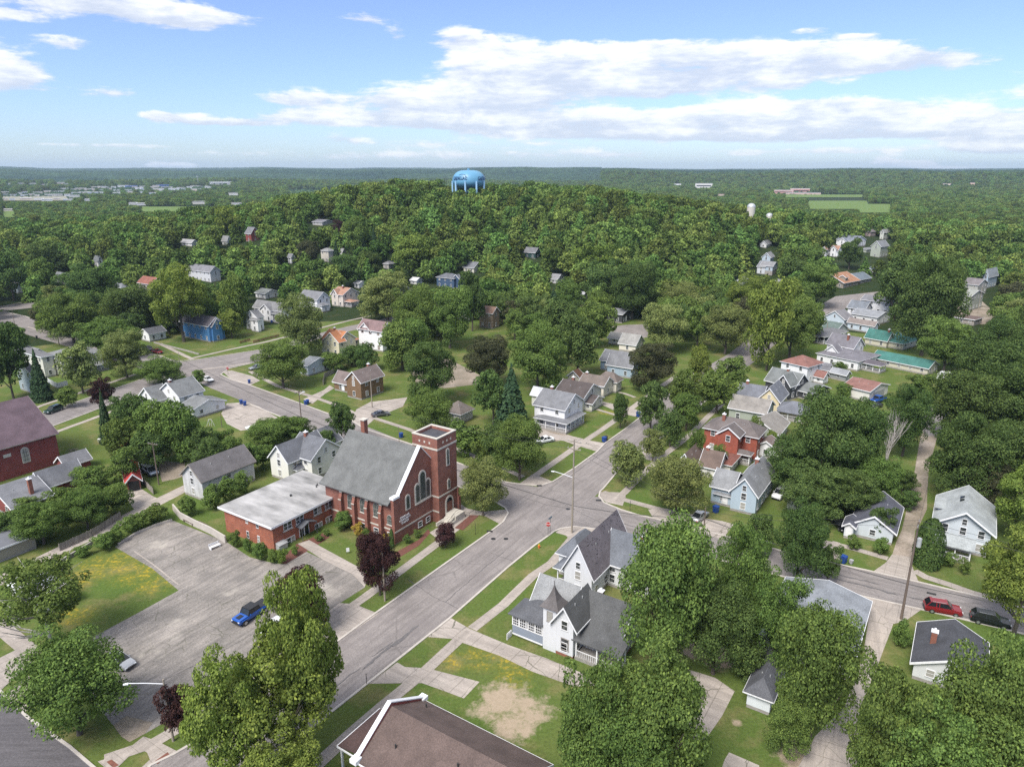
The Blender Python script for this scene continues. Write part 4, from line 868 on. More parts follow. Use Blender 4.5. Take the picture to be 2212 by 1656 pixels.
H('white cross-gabled house', 'white house with purple-grey roofs, red chimney and dark carport', WHT, (.15,.145,.165), [('M4',825,315,488,1000,232,'hip',1.6), ('M4',780,240,530,865,120,'y',2.9,{'d':9}), ('M4',650,260,560,740,150,'x',1.7,{'w':3}), ('M4',1010,335,835,1062,270,'p_hip',.9,{'m':1})], roof2=(.10,.09,.105), chim=[(1,.3,.35,.6)], th=38)
H('teal-roofed house', 'cream house with bright teal metal roofs and a very long rear wing', (.50,.47,.38), TEA, [('T4',1065,1640,888,1115,1575,'y',2.6), ('M4',1405,348,945,1488,288,'y',1.7), ('M4',1200,140,885,1330,105,'hip',1.6), ('M4',1180,105,1060,1212,70,'x',2)], chim=[(0,.5,.1,.8)], th=38)
H('white red-hip-roofed house', 'white two-storey house with reddish brown hip roof', WHT, (.20,.10,.085), [('M4',400,425,185,522,278,'hip',2.1), ('M4',540,425,462,582,372,'y',1.3)], th=38)
H('slate black house', 'near-black house with slate roofs, brown gable and red chimney', (.045,.047,.055), (.145,.155,.155), [('M4',300,545,60,412,440,'y',2.9), ('M4',255,560,145,330,430,'x',2.4,{'w':4}), ('M4',455,565,325,592,505,'y',1.6)], chim=[(0,.5,.5,.5)], th=38)
H('grey vaulted shed', 'low grey shed with curved roof behind the red-roofed garage', (.24,.25,.26), (.14,.14,.155), [('M4',605,372,508,702,328,'y',1.1), ('M4',728,402,605,760,365,'y',1.0,{'m':1})], roof2=(.24,.25,.27), name='shed', cat='shed', th=38)
H('red-roofed double garage', 'cream garage with reddish roof and a wide grey door on the green lawn', (.62,.60,.56), (.20,.105,.09), [('M4',918,572,705,1072,480,'y',1.3)], name='garage', cat='garage', nowin=(0,), th=38)
H('cream four-square', 'cream two-storey house with grey hip roof and front porch behind a leafy tree', (.55,.54,.48), (.165,.168,.17), [('M1',528,362,380,862,215,'hip',1.8), ('M1',650,358,540,908,312,'p_hip',1.0), ('M1',380,370,160,470,200,'flat',.1,{'m':1})], roof2=(.13,.13,.135))
H('white upper-storey house', 'white house with grey roof behind the cream four-square', WHT, (.17,.17,.18), [('M1',275,262,165,405,190,'y',2.0)])
H('pale blue-grey narrow house', 'narrow blue-grey house with pointed gable beside the tall spruce', (.30,.35,.38), (.10,.10,.115), [('M1',292,505,170,330,330,'x',2.3)])
H('white yard house', 'white house with grey roof, two side gables and an attached garage', WHT, (.150,.156,.16), [('M1',1500,642,1335,1695,522,'x',3.0), ('M1',1290,640,1165,1420,555,'x',2.8), ('M1',1608,712,1500,1870,632,'y',1.5)], chim=[(0,.1,.5,.5)])
H('white barn', 'weathered white barn with flaking boards and grey roof beside the alley', (.5,.5,.5), (.120,.112,.115), [('M1',1692,1392,1532,2115,1218,'x',2.6), ('M1',1700,1100,1600,1790,1070,'x',.8,{'w':2})], name='barn', cat='barn', wmat=siding((.56,.56,.57), 1), trim='wood', dens=9)
H('cream cross-gabled house', 'cream-white house with several dark grey gables and red chimney behind the church', (.66,.65,.60), (.115,.12,.135), [('M2',522,1215,330,760,1040,'y',3.0), ('M2',328,1232,182,640,1060,'x',2.8), ('M2',640,1000,470,760,935,'x',2.6), ('M2',400,1215,318,530,1165,'hip',1.4)], chim=[(0,.45,.75,.6)])
H('grey-roofed brick house', 'low dark brick house with broad grey roofs and tall tan chimney at the left edge', (.12,.05,.035), (.150,.153,.168), [('M1',112,1535,-120,440,1435,'x',2.3,{'o':.8}), ('M1',372,1372,300,700,1255,'x',2.2,{'o':.6}), ('M1',560,1180,480,760,1130,'x',1.5)], wmat=M['brick3'], nowin=(2,), chim=[(0,.62,.12,1.2)])
H('red metal garage', 'small open garage with bright red metal roof beside the alley', (.15,.05,.04), (.42,.045,.035), [('M1',1062,1314,890,1172,1262,'y',1.3,{'e':2.3})], th=31, name='garage', cat='garage', nowin=(0,), rmat=mat('red_metal_roof', (.42,.05,.045), (.33,.045,.04), .5, .6))
H('grey lean-to', 'long low building with flat blue-grey roof beside the left end of the alley', (.3,.27,.22), (.14,.145,.165), [('C1',-80,780,-300,350,700,'flat',.1)], name='shed', cat='shed', rmat=mat('blue_grey_felt', (.14,.145,.165), (.11,.115,.13), .9, 1, speck=.2), nowin=(0,))
H('birch-hidden shed', 'small shed with white roof half hidden under the birch', (.6,.6,.62), (.66,.67,.70), [('O',96,1332,26,126,1306,'y',.8,{'w':4})], name='shed', cat='shed', nowin=(0,), rmat=M['white'])
EX = [('tan cottage with deck','brown house with tall timber deck deep in the centre trees',(.25,.19,.14),(.19,.12,.09),[('T2',2010,1480,1900,2065,1350,'y',2.0)],57),
 ('half-seen dark roof','pale house with dark roof peeping between the centre trees',(.5,.5,.5),(.12,.12,.13),[('T2',1790,1425,1712,1850,1320,'y',2.2)],57),
 ('white house by the slope','white house half hidden by trees left of the white dormers',(.62,.62,.64),GRY,[('T4',72,815,22,112,780,'x',2.0)],57),
 ('low house by the pale willow','pale low house left of the large pale green trees',(.5,.5,.48),(.2,.2,.2),[('T4',190,1152,142,222,1112,'y',2)],57),
 ('grey house above the round trees','pale grey house with blue-grey roof at the edge of the upper right trees',(.5,.52,.56),(.17,.18,.2),[('T3',2190,1032,2125,2245,968,'y',2.4)],57),
 ('flat grey roof in the woods','pale roofed house between dark trees right of centre',(.5,.5,.5),(.2,.2,.21),[('T3',2010,1122,1958,2048,1085,'hip',1.6)],57),
 ('blue-roofed cottage','low cottage with blue-grey roof left of the pink-grey dormer house',(.45,.46,.48),(.16,.17,.19),[('T1',1012,1182,930,1078,1140,'hip',1.8)],57),
 ('shady grey roof','grey roofed house in the shade behind the round trees of the centre left',(.4,.38,.36),(.17,.17,.18),[('T2',1150,988,1105,1200,945,'hip',1.6)],57),
 ('long roof below the hill','long low dark grey roof seen through the trees left of the hill',(.4,.4,.42),(.14,.14,.16),[('T2',600,628,520,690,602,'y',1.4)],57),
 ('white-roofed outbuilding','white-roofed outbuilding left of the navy blue house',(.6,.6,.6),(.5,.5,.5),[('T2',1380,1118,1330,1428,1088,'y',1.2)],57),
 ('pale roof by the bleached trees','tiny pale roof left of the dark ranch house',(.5,.5,.5),(.3,.3,.32),[('T3',690,1240,665,722,1222,'y',1)],57),
 ('pale blue house by the left edge','pale blue-white house beside the upper left street',(.45,.52,.58),(.2,.2,.2),[('T1',150,1190,95,190,1130,'y',1.6)],57),
 ('low white house by the left bend','low white house behind the feathery tree, left of the twin-gable house',(.6,.6,.6),(.13,.14,.14),[('T2',130,1240,50,240,1190,'y',1.6)],57),
 ('grey ridge house','grey roofed house between the spruce pair and the navy house',(.45,.45,.45),(.17,.17,.18),[('T2',1250,1250,1180,1340,1170,'y',2)],57)]
for (sh_, lb_, wc_, rc_, bl_, th_) in EX: H(sh_, lb_, wc_, rc_, bl_, th=th_)
wb = [h for h in HS if h[0] == 'wide grey bungalow'][0][3]
wd_ = [d for d in DBG if d[0] == 'wide grey bungalow'][0]
for xx in (5.0, 6.3):
    m = MB(); yy = wd_[3]*.5+.75; zz = wd_[4]+wd_[5]*(1-.75/(wd_[3]/2))+.2; m.extr([(yy-.3, zz+.12), (yy+.3, zz-.12), (yy+.3, zz+.0), (yy-.3, zz+.24)], xx, xx+.7, 'x'); m.build('skylight', M['darkglass'], wb)
rf, tr = MB(), MB(); roofgeo(rf, tr, 4.2, 8.2, wd_[3]-2.9, wd_[3]+.3, wd_[4]+.55, .5, 'flat', 0, .35, .3); dm_ = rf.build('dormer_roof', roofing((.30, .32, .325)), wb); m = MB(); m.box(4.3, 8.1, wd_[3]-2.8, wd_[3]+.1, wd_[4]-.3, wd_[4]+.5); m.build('dormer_wall', siding((.50, .54, .58)), wb)
# grey door on the red-roofed garage; black panel painted as the open garage's shade
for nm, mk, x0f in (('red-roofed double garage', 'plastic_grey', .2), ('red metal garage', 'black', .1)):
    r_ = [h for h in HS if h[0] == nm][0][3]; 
    b_ = [d for d in DBG if d[0] == nm][0]; m = MB(); m.box(b_[2]*x0f, b_[2]*(1-x0f), -.06, .0, .05, min(2.4, b_[4]-.25)); m.build('door_or_dark_opening', M[mk], r_)
# ---------------------------------------------------------------- the church, its annex, and other big buildings
U57 = Vector((math.cos(R(57)), math.sin(R(57)), 0)); V57 = Vector((-U57.y, U57.x, 0))
def onE(O, y0, px, py):
    B = O+V57*y0; z = 0
    for _ in range(6): x = along(B+Vector((0, 0, z)), U57, px); z = zat(B+U57*x, py)
    return x, z
def onS(O, x0, px, py):
    B = O+U57*x0; z = 0
    for _ in range(6): y = along(B+Vector((0, 0, z)), V57, px); z = zat(B+V57*y, py)
    return y, z
def reg(short, O, x0, x1, y0, y1, h, root):
    bx = [1e9, -1e9, 1e9, -1e9]
    for a in (x0, x1):
        for b in (y0, y1):
            for z in (0, h):
                sx, sy, d = scr(O+U57*a+V57*b+Vector((0, 0, z))); bx = [min(bx[0], sx), max(bx[1], sx), min(bx[2], sy), max(bx[3], sy)]
    HS.append((short, bx, scr(O)[2], root)); KEEP.append((*bx, scr(O)[2], True))
CO = P('O', 853.9, 1173.5)
ch = thing('church', 'red brick church with grey roof, square corner tower and white lettering on its front', 'church', CO, R(57))
wl = MB(); Wd, Ln, Ev, Pk = 14.0, 16.1, 7.5, 14.7
wl.box(0, Wd, 0, Ln, 0, Ev); wl.extr([(0, Ev), (Wd, Ev), (Wd/2, Pk)], .35, Ln, 'y'); wl.build('wall', M['brick'], ch)
gb = MB(); gb.extr([(-.25, Ev-.6), (Wd+.25, Ev-.6), (Wd+.25, Ev+.7), (Wd-1.1, Ev+.8), (Wd/2, Pk+.45), (1.1, Ev+.8), (-.25, Ev+.7)], -.28, .34, 'y'); gb.box(-.25, Wd+.25, -.28, .34, 0, Ev-.6); gb.build('front_gable', M['brick'], ch)
cp = MB()
for (a, b) in (((1.05, Ev+.8), (Wd/2, Pk+.45)), ((Wd/2, Pk+.45), (Wd-1.05, Ev+.8))):
    cp.extr([a, b, (b[0], b[1]+.18), (a[0], a[1]+.18)], -.36, .38, 'y')
cp.box(-.4, 1.2, -.44, .48, Ev+.62, Ev+1.0); cp.box(Wd-1.2, Wd+.4, -.44, .48, Ev+.62, Ev+1.0); cp.build('gable_coping', M['trim'], ch)
rf = MB(); pr_ = [(-.95, Ev-.35), (1.3, Ev+1.15), (Wd/2, Pk+.1), (Wd-1.3, Ev+1.15), (Wd+.95, Ev-.35)]
rf.extr(pr_+[(x, z+.2) for x, z in pr_[::-1]], .36, Ln+.5, 'y'); cro = rf.build('roof', roofing((.125, .128, .126)), ch)
br = MB()
for i in range(44): br.box(-.8, -.05, .6+i*.35, .72+i*.35, Ev-.42, Ev-.28)
br.build('eave_brackets', M['wood'], ch)
cm = MB(); cm.box(9.2, 10.1, Ln-1.2, Ln-.3, 8, 16.2); c_ = cm.build('chimney', M['chim'], cro); cm = MB(); cm.box(9.05, 10.25, Ln-1.35, Ln-.15, 16.2, 16.4); cm.build('chimney_cap', M['stone'], c_)
st = MB(); st.box(-.07, -.0, .3, Ln, 2.25, 2.5); st.build('stone_band', M['stone'], ch); st = MB(); st.box(-.3, Wd-4.6, -.34, -.285, 2.05, 2.3); st.build('stone_band', M['stone'], ch)
for y in (2.61, 5.78, 8.76, 11.9):
    b = MB(); b.box(-.75, 0, y-.3, y+.3, 0, 5.3); b.extr([(-.75, 5.3), (0, 5.3), (0, 6.5), (-.35, 6.5)], y-.3, y+.3, 'y'); b.build('buttress', M['brick'], ch)
    b = MB(); b.box(-.42, .0, y-.36, y+.36, 6.5, 6.85); b.box(-.82, -.7, y-.34, y+.34, 5.2, 5.35); b.build('buttress_cap', M['stone'], ch)
def lancet(par, face, x, y, z0, z1, hw, surround=True, nm='window', gl='stained', sw=.28):
    rz = {'S': 0, 'E': math.pi/2}[face]
    def arch(w, za, zb, n=7):
        k = zb-w*1.15; pts = [(-w, za), (w, za), (w, k)]
        for i in range(1, n): q = math.pi/2*i/n; pts.append((w*math.cos(q), k+(zb-k)*math.sin(q)))
        pts.append((0, zb)); 
        for i in range(n-1, 0, -1): q = math.pi/2*i/n; pts.append((-w*math.cos(q), k+(zb-k)*math.sin(q)))
        pts.append((-w, k)); return pts
    m = MB()
    if surround: m.extr(arch(hw+sw, z0-.25, z1+sw), -.10, .0, 'x')
    else: m.extr(arch(hw+.1, z0-.1, z1+.1), -.06, 0, 'x')
    a = m.build(nm, M['stone'] if surround else M['found'], par, (x, y, 0), rz)
    g = MB(); g.extr(arch(hw, z0, z1), -.125 if surround else -.085, -.02, 'x'); g.build('pane', M[gl], a)
    t = MB(); xx = -.145 if surround else -.105
    for q in (-hw/3, hw/3): t.box(xx, xx+.03, q-.025, q+.025, z0, z1-hw*.5)
    nn = max(2, int((z1-z0)/.8))
    for q in range(nn): t.box(xx, xx+.03, -hw*.98, hw*.98, z0+(z1-z0-hw)*(q+.5)/nn, z0+(z1-z0-hw)*(q+.5)/nn+.04)
    t.build('glazing_bars', M['plastic_black'] if surround else M['found'], a); return a
for y in (10.05, 7.05, 3.98): lancet(ch, 'S', 0, y, 3.95, 6.35, .55, False); s_ = MB(); s_.box(-.14, -.0, y-.75, y+.75, 3.68, 3.84); s_.build('window_sill', M['stone'], ch)
lancet(ch, 'S', 0, .95, 3.35, 4.95, .5, False); s_ = MB(); s_.box(-.14, 0, .25, 1.65, 3.08, 3.24); s_.build('window_sill', M['stone'], ch)
for y in (7.2, 4.2, 1.1): window(ch, 'S', -.0, y, 1.2, 1.1, .8)
lancet(ch, 'E', 7.15, -.28, 5.5, 10.5, .62, True, 'window', 'stained', .35); lancet(ch, 'E', 5.75, -.28, 5.45, 8.6, .42, True, 'window', 'stained', .33); lancet(ch, 'E', 8.55, -.28, 5.45, 8.6, .42, True, 'window', 'stained', .33)
s_ = MB(); s_.box(5.0, 9.3, -.46, -.28, 5.0, 5.3); s_.build('window_sill', M['stone'], ch)
lancet(ch, 'E', 3.2, -.28, 5.3, 7.6, .36, True, 'window', 'stained', .27)
for x in (6.15, 8.3): window(ch, 'E', x, -.28, 1.0, 1.1, .75)
# tower
X0, X1, Y0, Y1, TH = 9.65, 15.0, -1.8, 3.8, 15.9
tw = MB(); tw.box(X0, X1, Y0, Y1, 0, TH-.5)
tw.box(X0, X1, Y0, Y0+.45, TH-.5, TH); tw.box(X0, X1, Y1-.45, Y1, TH-.5, TH); tw.box(X0, X0+.45, Y0+.45, Y1-.45, TH-.5, TH); tw.box(X1-.45, X1, Y0+.45, Y1-.45, TH-.5, TH)
two = tw.build('tower', M['brick'], ch)
t = MB(); t.box(X0+.45, X1-.45, Y0+.45, Y1-.45, TH-.498, TH-.45); t.build('tower_roof', M['tar'], two)
t = MB()
for b in ((X0-.05, X1+.05, Y0-.05, Y0+.4), (X0-.05, X1+.05, Y1-.4, Y1+.05), (X0-.05, X0+.4, Y0+.4, Y1-.4), (X1-.4, X1+.05, Y0+.4, Y1-.4)): t.box(*b, TH+.002, TH+.16)
t.build('tower_coping', M['stone'], two)
t = MB()
for z, h in ((TH-2.1, .32), (4.9, .28)):
    t = MB(); t.box(X0-.07, X1+.07, Y0-.07, Y0-.0, z, z+h); t.box(X0-.07, X0-.0, Y0, Y1 if z > 6 else .0, z, z+h); t.box(X1+.0, X1+.07, Y0, Y1, z, z+h); t.build('stone_band', M['stone'], two)
t = MB(); t.box(X0-.07, X0, Y0, -.3, 2.05, 2.3); t.build('stone_band', M['stone'], two)
t = MB()
for q in (.3, .5, .7): t.box(X0+(X1-X0)*q-.17, X0+(X1-X0)*q+.17, Y0-.05, Y0, TH-1.15, TH-.8); t.box(X0-.05, X0, Y0+(Y1-Y0)*q-.17, Y0+(Y1-Y0)*q+.17, TH-1.15, TH-.8)
t.build('stone_blocks', M['stone'], two)
lancet(two, 'E', 12.4, Y0, 10.4, 13.2, .2, True, 'window', 'stained', .26); lancet(two, 'E', 12.5, Y0, 5.9, 7.4, .18, True, 'window', 'stained', .22)
b = MB(); b.box(X1-.1, X1+.45, Y0-.4, Y0+.5, 0, 3.2); b.box(X1-.1, X1+.3, Y0-.25, Y0+.5, 3.2, 4.9); b.build('buttress', M['brick'], ch)
d = lancet(two, 'E', 12.5, Y0, 1.35, 4.0, .8, True, 'door', 'darkglass', .38)
b = MB(); b.box(-.16, -.13, -.7, -.04, 1.4, 3.2); b.box(-.16, -.13, .04, .7, 1.4, 3.2); b.build('door_leaf', M['redwood'], d)
sb = MB(); sb.box(11.3, 13.9, Y0-2.4, Y0-.05, -.1, 1.3)
for i in range(7): sb.box(11.3-.38*(i+1), 11.3-.38*i, Y0-2.1, Y0-.35, -.1, 1.12-.17*i)
sb.box(8.5, 11.3, Y0-2.4, Y0-2.12, -.1, .6); sb.box(8.5, 11.3, Y0-.33, Y0-.06, -.1, .6); stp = sb.build('entrance_steps', M['stone'], ch)
rl = MB()
for yy in (Y0-2.25,):
    rl.tube((8.7, yy, 1.0), (11.4, yy, 2.2), .03); rl.tube((11.4, yy, 2.2), (13.8, yy, 2.2), .03)
    for q in range(7): rl.tube((8.7+.38*q, yy, .3+.0*q), (8.7+.38*q, yy, 1.0+.169*q), .025)
rl.tube((13.8, Y0-2.25, 2.2), (13.8, Y0-.1, 2.2), .03)
for q in range(3): rl.tube((13.8, Y0-2.2+.9*q, 1.2), (13.8, Y0-2.2+.9*q, 2.2), .025)
rl.tube((14.2, Y0-3.2, 1.0), (14.2, Y0-.4, 1.0), .03); rl.tube((14.2, Y0-3.2, 0), (14.2, Y0-3.2, 1.), .03); rl.tube((16.2, Y0-3.2, 0), (16.2, Y0-3.2, 1.), .03); rl.tube((14.2, Y0-3.2, 1.0), (16.2, Y0-3.2, 1.0), .03)
rl.build('handrail', M['iron'], stp)
def text(par, body, size, loc, rot, m, name='lettering', ext=.03, width=None):
    c = bpy.data.curves.new('t', 'FONT'); c.body = body; c.size = size; c.extrude = ext; c.align_x = 'CENTER'; c.offset = size*.018
    o = bpy.data.objects.new('t', c); C.objects.link(o); bpy.context.view_layer.update()
    me = bpy.data.meshes.new_from_object(o.evaluated_get(bpy.context.evaluated_depsgraph_get())); bpy.data.objects.remove(o)
    me.materials.clear(); me.materials.append(m)
    if width:
        xs = [v.co.x for v in me.vertices]; k = width/(max(xs)-min(xs))
        for v in me.vertices: v.co.x *= k
    q = link(name, me, par, loc); q.rotation_euler = rot; return q
for i, (s, wd_) in enumerate((('CADILLAC', 2.35), ('COMMUNITY', 2.75), ('CHURCH', 1.8))):
    text(ch, s, .52, (2.3+.02*i, -.33, 4.05-.52*i), (math.pi/2, 0, 0), M['white'], width=wd_)
reg('church', CO, 0, 15, -2, 16, 15, ch)
# annex
an = thing('church_annex', 'two-storey orange brick annex with flat white roof beside the church', 'annex', CO+U57*-12.7+V57*15.0, R(57)); AO = CO+U57*-12.7+V57*15.0
aw, ad, ae = 18.0, 12.6, 4.45
m = MB(); m.box(0, 12.68, 0, ad, -.1, ae); m.box(12.7, aw, 1.15, ad, -.1, ae-.01); m.build('wall', M['brick2'], an)
m = MB(); m.box(-.65, aw, -.65, ad+.65, ae, ae+.28); aro = m.build('roof', M['membrane'], an)
m = MB(); m.box(-.7, 12.6, -.7, -.652, ae-.06, ae+.32); m.box(-.7, -.652, -.65, ad+.7, ae-.06, ae+.32); m.build('roof_trim', M['trim'], an)
m = MB(); m.tube((9, 6, ae+.2), (9, 6, ae+.6), .2); m.tube((14, 5, ae+.2), (14, 5, ae+.75), .1); m.tube((14.6, 5.4, ae+.2), (14.6, 5.4, ae+.75), .1); m.build('roof_vent', M['iron'], aro)
for (px, py) in ((670,555),(785,495),(952,410),(1058,357)):
    x, z = onE(AO, 0, tx('C2', px), ty('C2', py)); window(an, 'E', x-.42, 0, z, .85, .95); window(an, 'E', x+.42, 0, z, .85, .95)
    s_ = MB(); s_.box(x-1.05, x+1.05, -.14, 0, z-.86, z-.72); s_.build('window_sill', M['stone'], an)
for (px, py, n) in ((685,705,3),(965,565,2),(1067,500,2)):
    x, z = onE(AO, 0, tx('C2', px), ty('C2', py))
    for k in range(n): window(an, 'E', x+(k-(n-1)/2)*.85, 0, z, .85, 1.05)
for (px, py) in ((285,500),(385,545),(298,640),(400,685)):
    y, z = onS(AO, 0, tx('C2', px), ty('C2', py)); window(an, 'S', 0, y, z, .6, .95)
x, z = onE(AO, 0, tx('C2', 812), ty('C2', 670)); door(an, 'E', x, 0, .05, 'darkglass'); door(an, 'E', x+.95, 0, .05, 'darkglass')
m = MB(); m.extr([(x-1.2, 2.3), (x+.5, 2.95), (x+2.2, 2.3), (x+2.2, 2.42), (x+.5, 3.07), (x-1.2, 2.42)], -1.5, 0, 'y'); m.tube((x-1.1, -1.4, 0), (x-1.1, -1.4, 2.35), .05); m.tube((x+2.1, -1.4, 0), (x+2.1, -1.4, 2.35), .05); m.build('door_canopy', roofing(DGR), an)
m = MB(); m.box(.3, 2.0, -.9, -.02, .1, 1.0); m.extr([(-1.0, 1.0), (0, 1.25), (0, 1.3), (-1.0, 1.05)], .25, 2.05, 'x'); m.build('basement_hatch', M['metal'], an)
reg('church annex', AO, 0, 18, 0, 12.6, 5, an)
# Victorian on the near side of the main street, and its neighbour
VO = P('O', 1236.5, 1424.9); VROOF = (.085, .087, .090)
def L(x0, y0, w, d, e, kind, rise, op=None): return ('L', x0, y0, d, w, e, kind, rise, op or {})
vr, VB = house('near Victorian', 'white Victorian house with bell-shaped turret roof, enclosed blue-grey porch and brick chimney', (.58, .59, .62), VROOF,
  [('O', 1236.5, 1424.9, 1200, 1290, 1345, 'x', 1.9, {'w': 5.8, 'd': 2.5, 'o': .75, 'og': .45}), L(2.7, -5.4, 6.2, 6.9, 3.8, 'y', 3.0), L(3.5, 1.55, 4.8, 6.5, 4.15, 'y', 2.55, {'m': 1}), L(.25, -6.3, 2.5, 6.2, 3.05, 'p_shedS', .75, {'o': .35, 'm': 0})],
  roof2=(.215, .22, .225), chim=[(1, .68, .72, -.3)], dens=2.6, found='chim', keep=True)
t = MB(); t.box(0, 2.3, 2.46, 4.42, .45, 6.5); t.box(.03, 2.2, 2.5, 4.4, -.2, .46); tu = t.build('turret', siding((.58, .59, .62)), vr)
t = MB(); lev = [(6.35, 1.42), (6.75, 1.12), (7.3, .74), (7.95, .42), (8.6, .19), (9.25, .02)]
for (z, r), (z2, r2) in zip(lev, lev[1:]):
    for k in range(4):
        q = [(-1, -1), (1, -1), (1, 1), (-1, 1)]; a, b = q[k], q[(k+1) % 4]; cx, cy = 1.1, 3.44
        t.quad([(cx+a[0]*r, cy+a[1]*r, z), (cx+b[0]*r, cy+b[1]*r, z), (cx+b[0]*r2, cy+b[1]*r2, z2), (cx+a[0]*r2, cy+a[1]*r2, z2)])
t.quad([(1.1-1.42, 3.44-1.42, 6.34), (1.1-1.42, 3.44+1.42, 6.34), (1.1+1.42, 3.44+1.42, 6.34), (1.1+1.42, 3.44-1.42, 6.34)]); t.tube((1.1, 3.44, 9.1), (1.1, 3.44, 9.8), .05)
t.build('turret_roof', roofing((.115, .105, .105)), tu)
window(vr, 'S', 0, 3.44, 5.1, .85, 1.1, M['found']); window(vr, 'S', 0, 1.15, 1.9, 1.15, 1.25, M['found']); 
p_ = MB(); p_.box(.05, 3.6, 4.44, 9.2, .5, 1.75); p_.build('porch_wall', siding((.22, .25, .31)), vr)
p_ = MB(); p_.box(.0, 3.62, 4.44, 9.25, 3.05, 3.4); p_.box(0, 3.62, 4.44, 9.25, 1.76, 1.86); p_.box(.05, .2, 4.46, 4.6, 1.8, 3.1)
p_.box(0, 3.6, 4.46, 9.22, .3, .5)
for y in (4.5, 5.6, 6.7, 6.95, 8.05, 9.1): p_.box(.02, .14, y, y+.12, 1.8, 3.1)
p_.build('porch_frame', M['white'], vr)
p_ = MB(); p_.box(.1, 3.5, 4.5, 9.1, 1.86, 3.05); p_.build('porch_glass', M['darkglass'], vr)
for y in (5.12, 6.2, 7.55, 8.62):
    p_ = MB()
    for a in np.linspace(-.42, .42, 4): p_.box(-.03, .02, y+a-.025, y+a+.025, 1.86, 3.05)
    for a in (2.25, 2.65): p_.box(-.028, .022, y-.5, y+.5, a-.02, a+.02)
    p_.build('glazing_bars', M['white'], vr)
p_ = MB(); n = 0; p_.v = [(-.35, 4.4, 3.38), (-.35, 9.7, 3.38), (3.9, 9.7, 3.38), (3.9, 4.4, 3.38), (3.4, 4.4, 4.55), (3.4, 6.6, 4.55), (-.35, 4.4, 3.5), (-.35, 9.7, 3.5), (3.9, 9.7, 3.5)]
for q in ((0,1,2,3),(6,4,5,7),(7,5,8),(5,4,3,8),(0,6,7,1),(1,7,8,2),(0,3,4,6),(3,2,8)): p_.f.append(q); p_.m.append(0)
p_.build('porch_roof', roofing((.095, .098, .108)), vr)
p_ = MB(); p_.box(-1.2, -.1, 9.25, 9.32, .2, .95)
for a in range(5): p_.box(-1.2+.26*a, -1.14+.26*a, 9.2, 9.3, 0, .95)
p_.build('step_railing', M['white'], vr)
p_ = MB(); p_.box(-.3, .1, -1.35, -1.28, 3.6, 3.7)
door(vr, 'S', 2.7, -1.0, .5, 'white')
O2v = VO+U57*12.6+V57*3.75
pz = scr(O2v)
house('steep-gabled neighbour', 'white house with steep gable and mottled dark purple-grey shingles behind the near Victorian', (.58, .59, .62), (.135, .12, .13),
  [('O', pz[0], pz[1], pz[0]-40, pz[0]+90, pz[1]-60, 'x', 4.2, {'w': 12.5, 'd': 4.5, 'o': .5}), L(5.4, -9.5, 7.5, 10.5, 4.1, 'y', 3.3, {'m': 1}), L(4.2, 4.2, 7.0, 3.6, 3.7, 'hip', 2.3, {'m': 1}), L(1.1, 4.45, 3.0, 2.0, 3.2, 'p_hip', .9, {'m': 1})],
  rmat=roofing((.135, .12, .132), 1), roof2=(.12, .13, .15), chim=[(1, .5, .55, .3)])
# long brown-roofed brick building at the bottom edge
BO = U57*38.6+V57*27.0; BO.z = 0
bb = thing('brick_hall', 'brick hall with dark reddish brown roof and white parapet at the bottom edge', 'hall', BO, R(57))
m = MB(); m.box(0, 9.4, 0, 15.9, -.1, 5.2); m.extr([(0, 5.2), (9.4, 5.2), (4.7, 7.9)], 0, 15.9, 'y'); m.build('wall', M['brick3'], bb)
RB = roofing((.105, .076, .068)); rf, tr = MB(), MB(); roofgeo(rf, tr, 0, 9.4, 0, 15.5, 5.2, 2.7, 'y', 0, .35, .35); ro = rf.build('roof', RB, bb); tr.build('roof_trim', M['trim'], bb)
m = MB()
for (a, b) in (((-.35, 5.35), (4.7, 8.45)), ((4.7, 8.45), (9.75, 5.35))): m.extr([(a[0], a[1]-.4), (b[0], b[1]-.4), b, a], 15.7, 16.15, 'y')
m.build('parapet', M['brick3'], bb); m = MB()
for (a, b) in (((-.45, 5.35), (4.7, 8.45)), ((4.7, 8.45), (9.85, 5.35))): m.extr([a, b, (b[0], b[1]+.13), (a[0], a[1]+.13)], 15.68, 16.17, 'y')
m.box(-.75, .1, 15.5, 16.35, 5.1, 5.55); m.box(9.3, 10.15, 15.5, 16.35, 5.1, 5.55); m.build('parapet_coping', M['trim'], bb)
m = MB(); m.extr([(15.95, 3.9), (20.4, 3.2), (20.4, 3.34), (15.95, 4.05)], 1.4, 7.6, 'x'); m.build('entrance_roof', roofing((.075, .048, .045)), bb)
m = MB(); m.box(1.3, 7.7, 20.38, 20.46, 3.1, 3.36); m.box(1.3, 1.38, 16.2, 20.4, 3.1, 3.3); m.build('entrance_trim', M['trim'], bb)
for x in (1.6, 3.4, 5.4, 7.3): m = MB(); m.box(x, x+.2, 20.1, 20.3, 0, 3.2); m.build('post', M['white'], bb)
for x, y in ((2.0, 12.8), (8.3, 14.2), (3, 6)): m = MB(); zz = 5.2+2.7*(1-abs(x-4.7)/4.7); m.tube((x, y, zz), (x, y, zz+.6), .08); m.build('vent_pipe', M['iron'], ro)
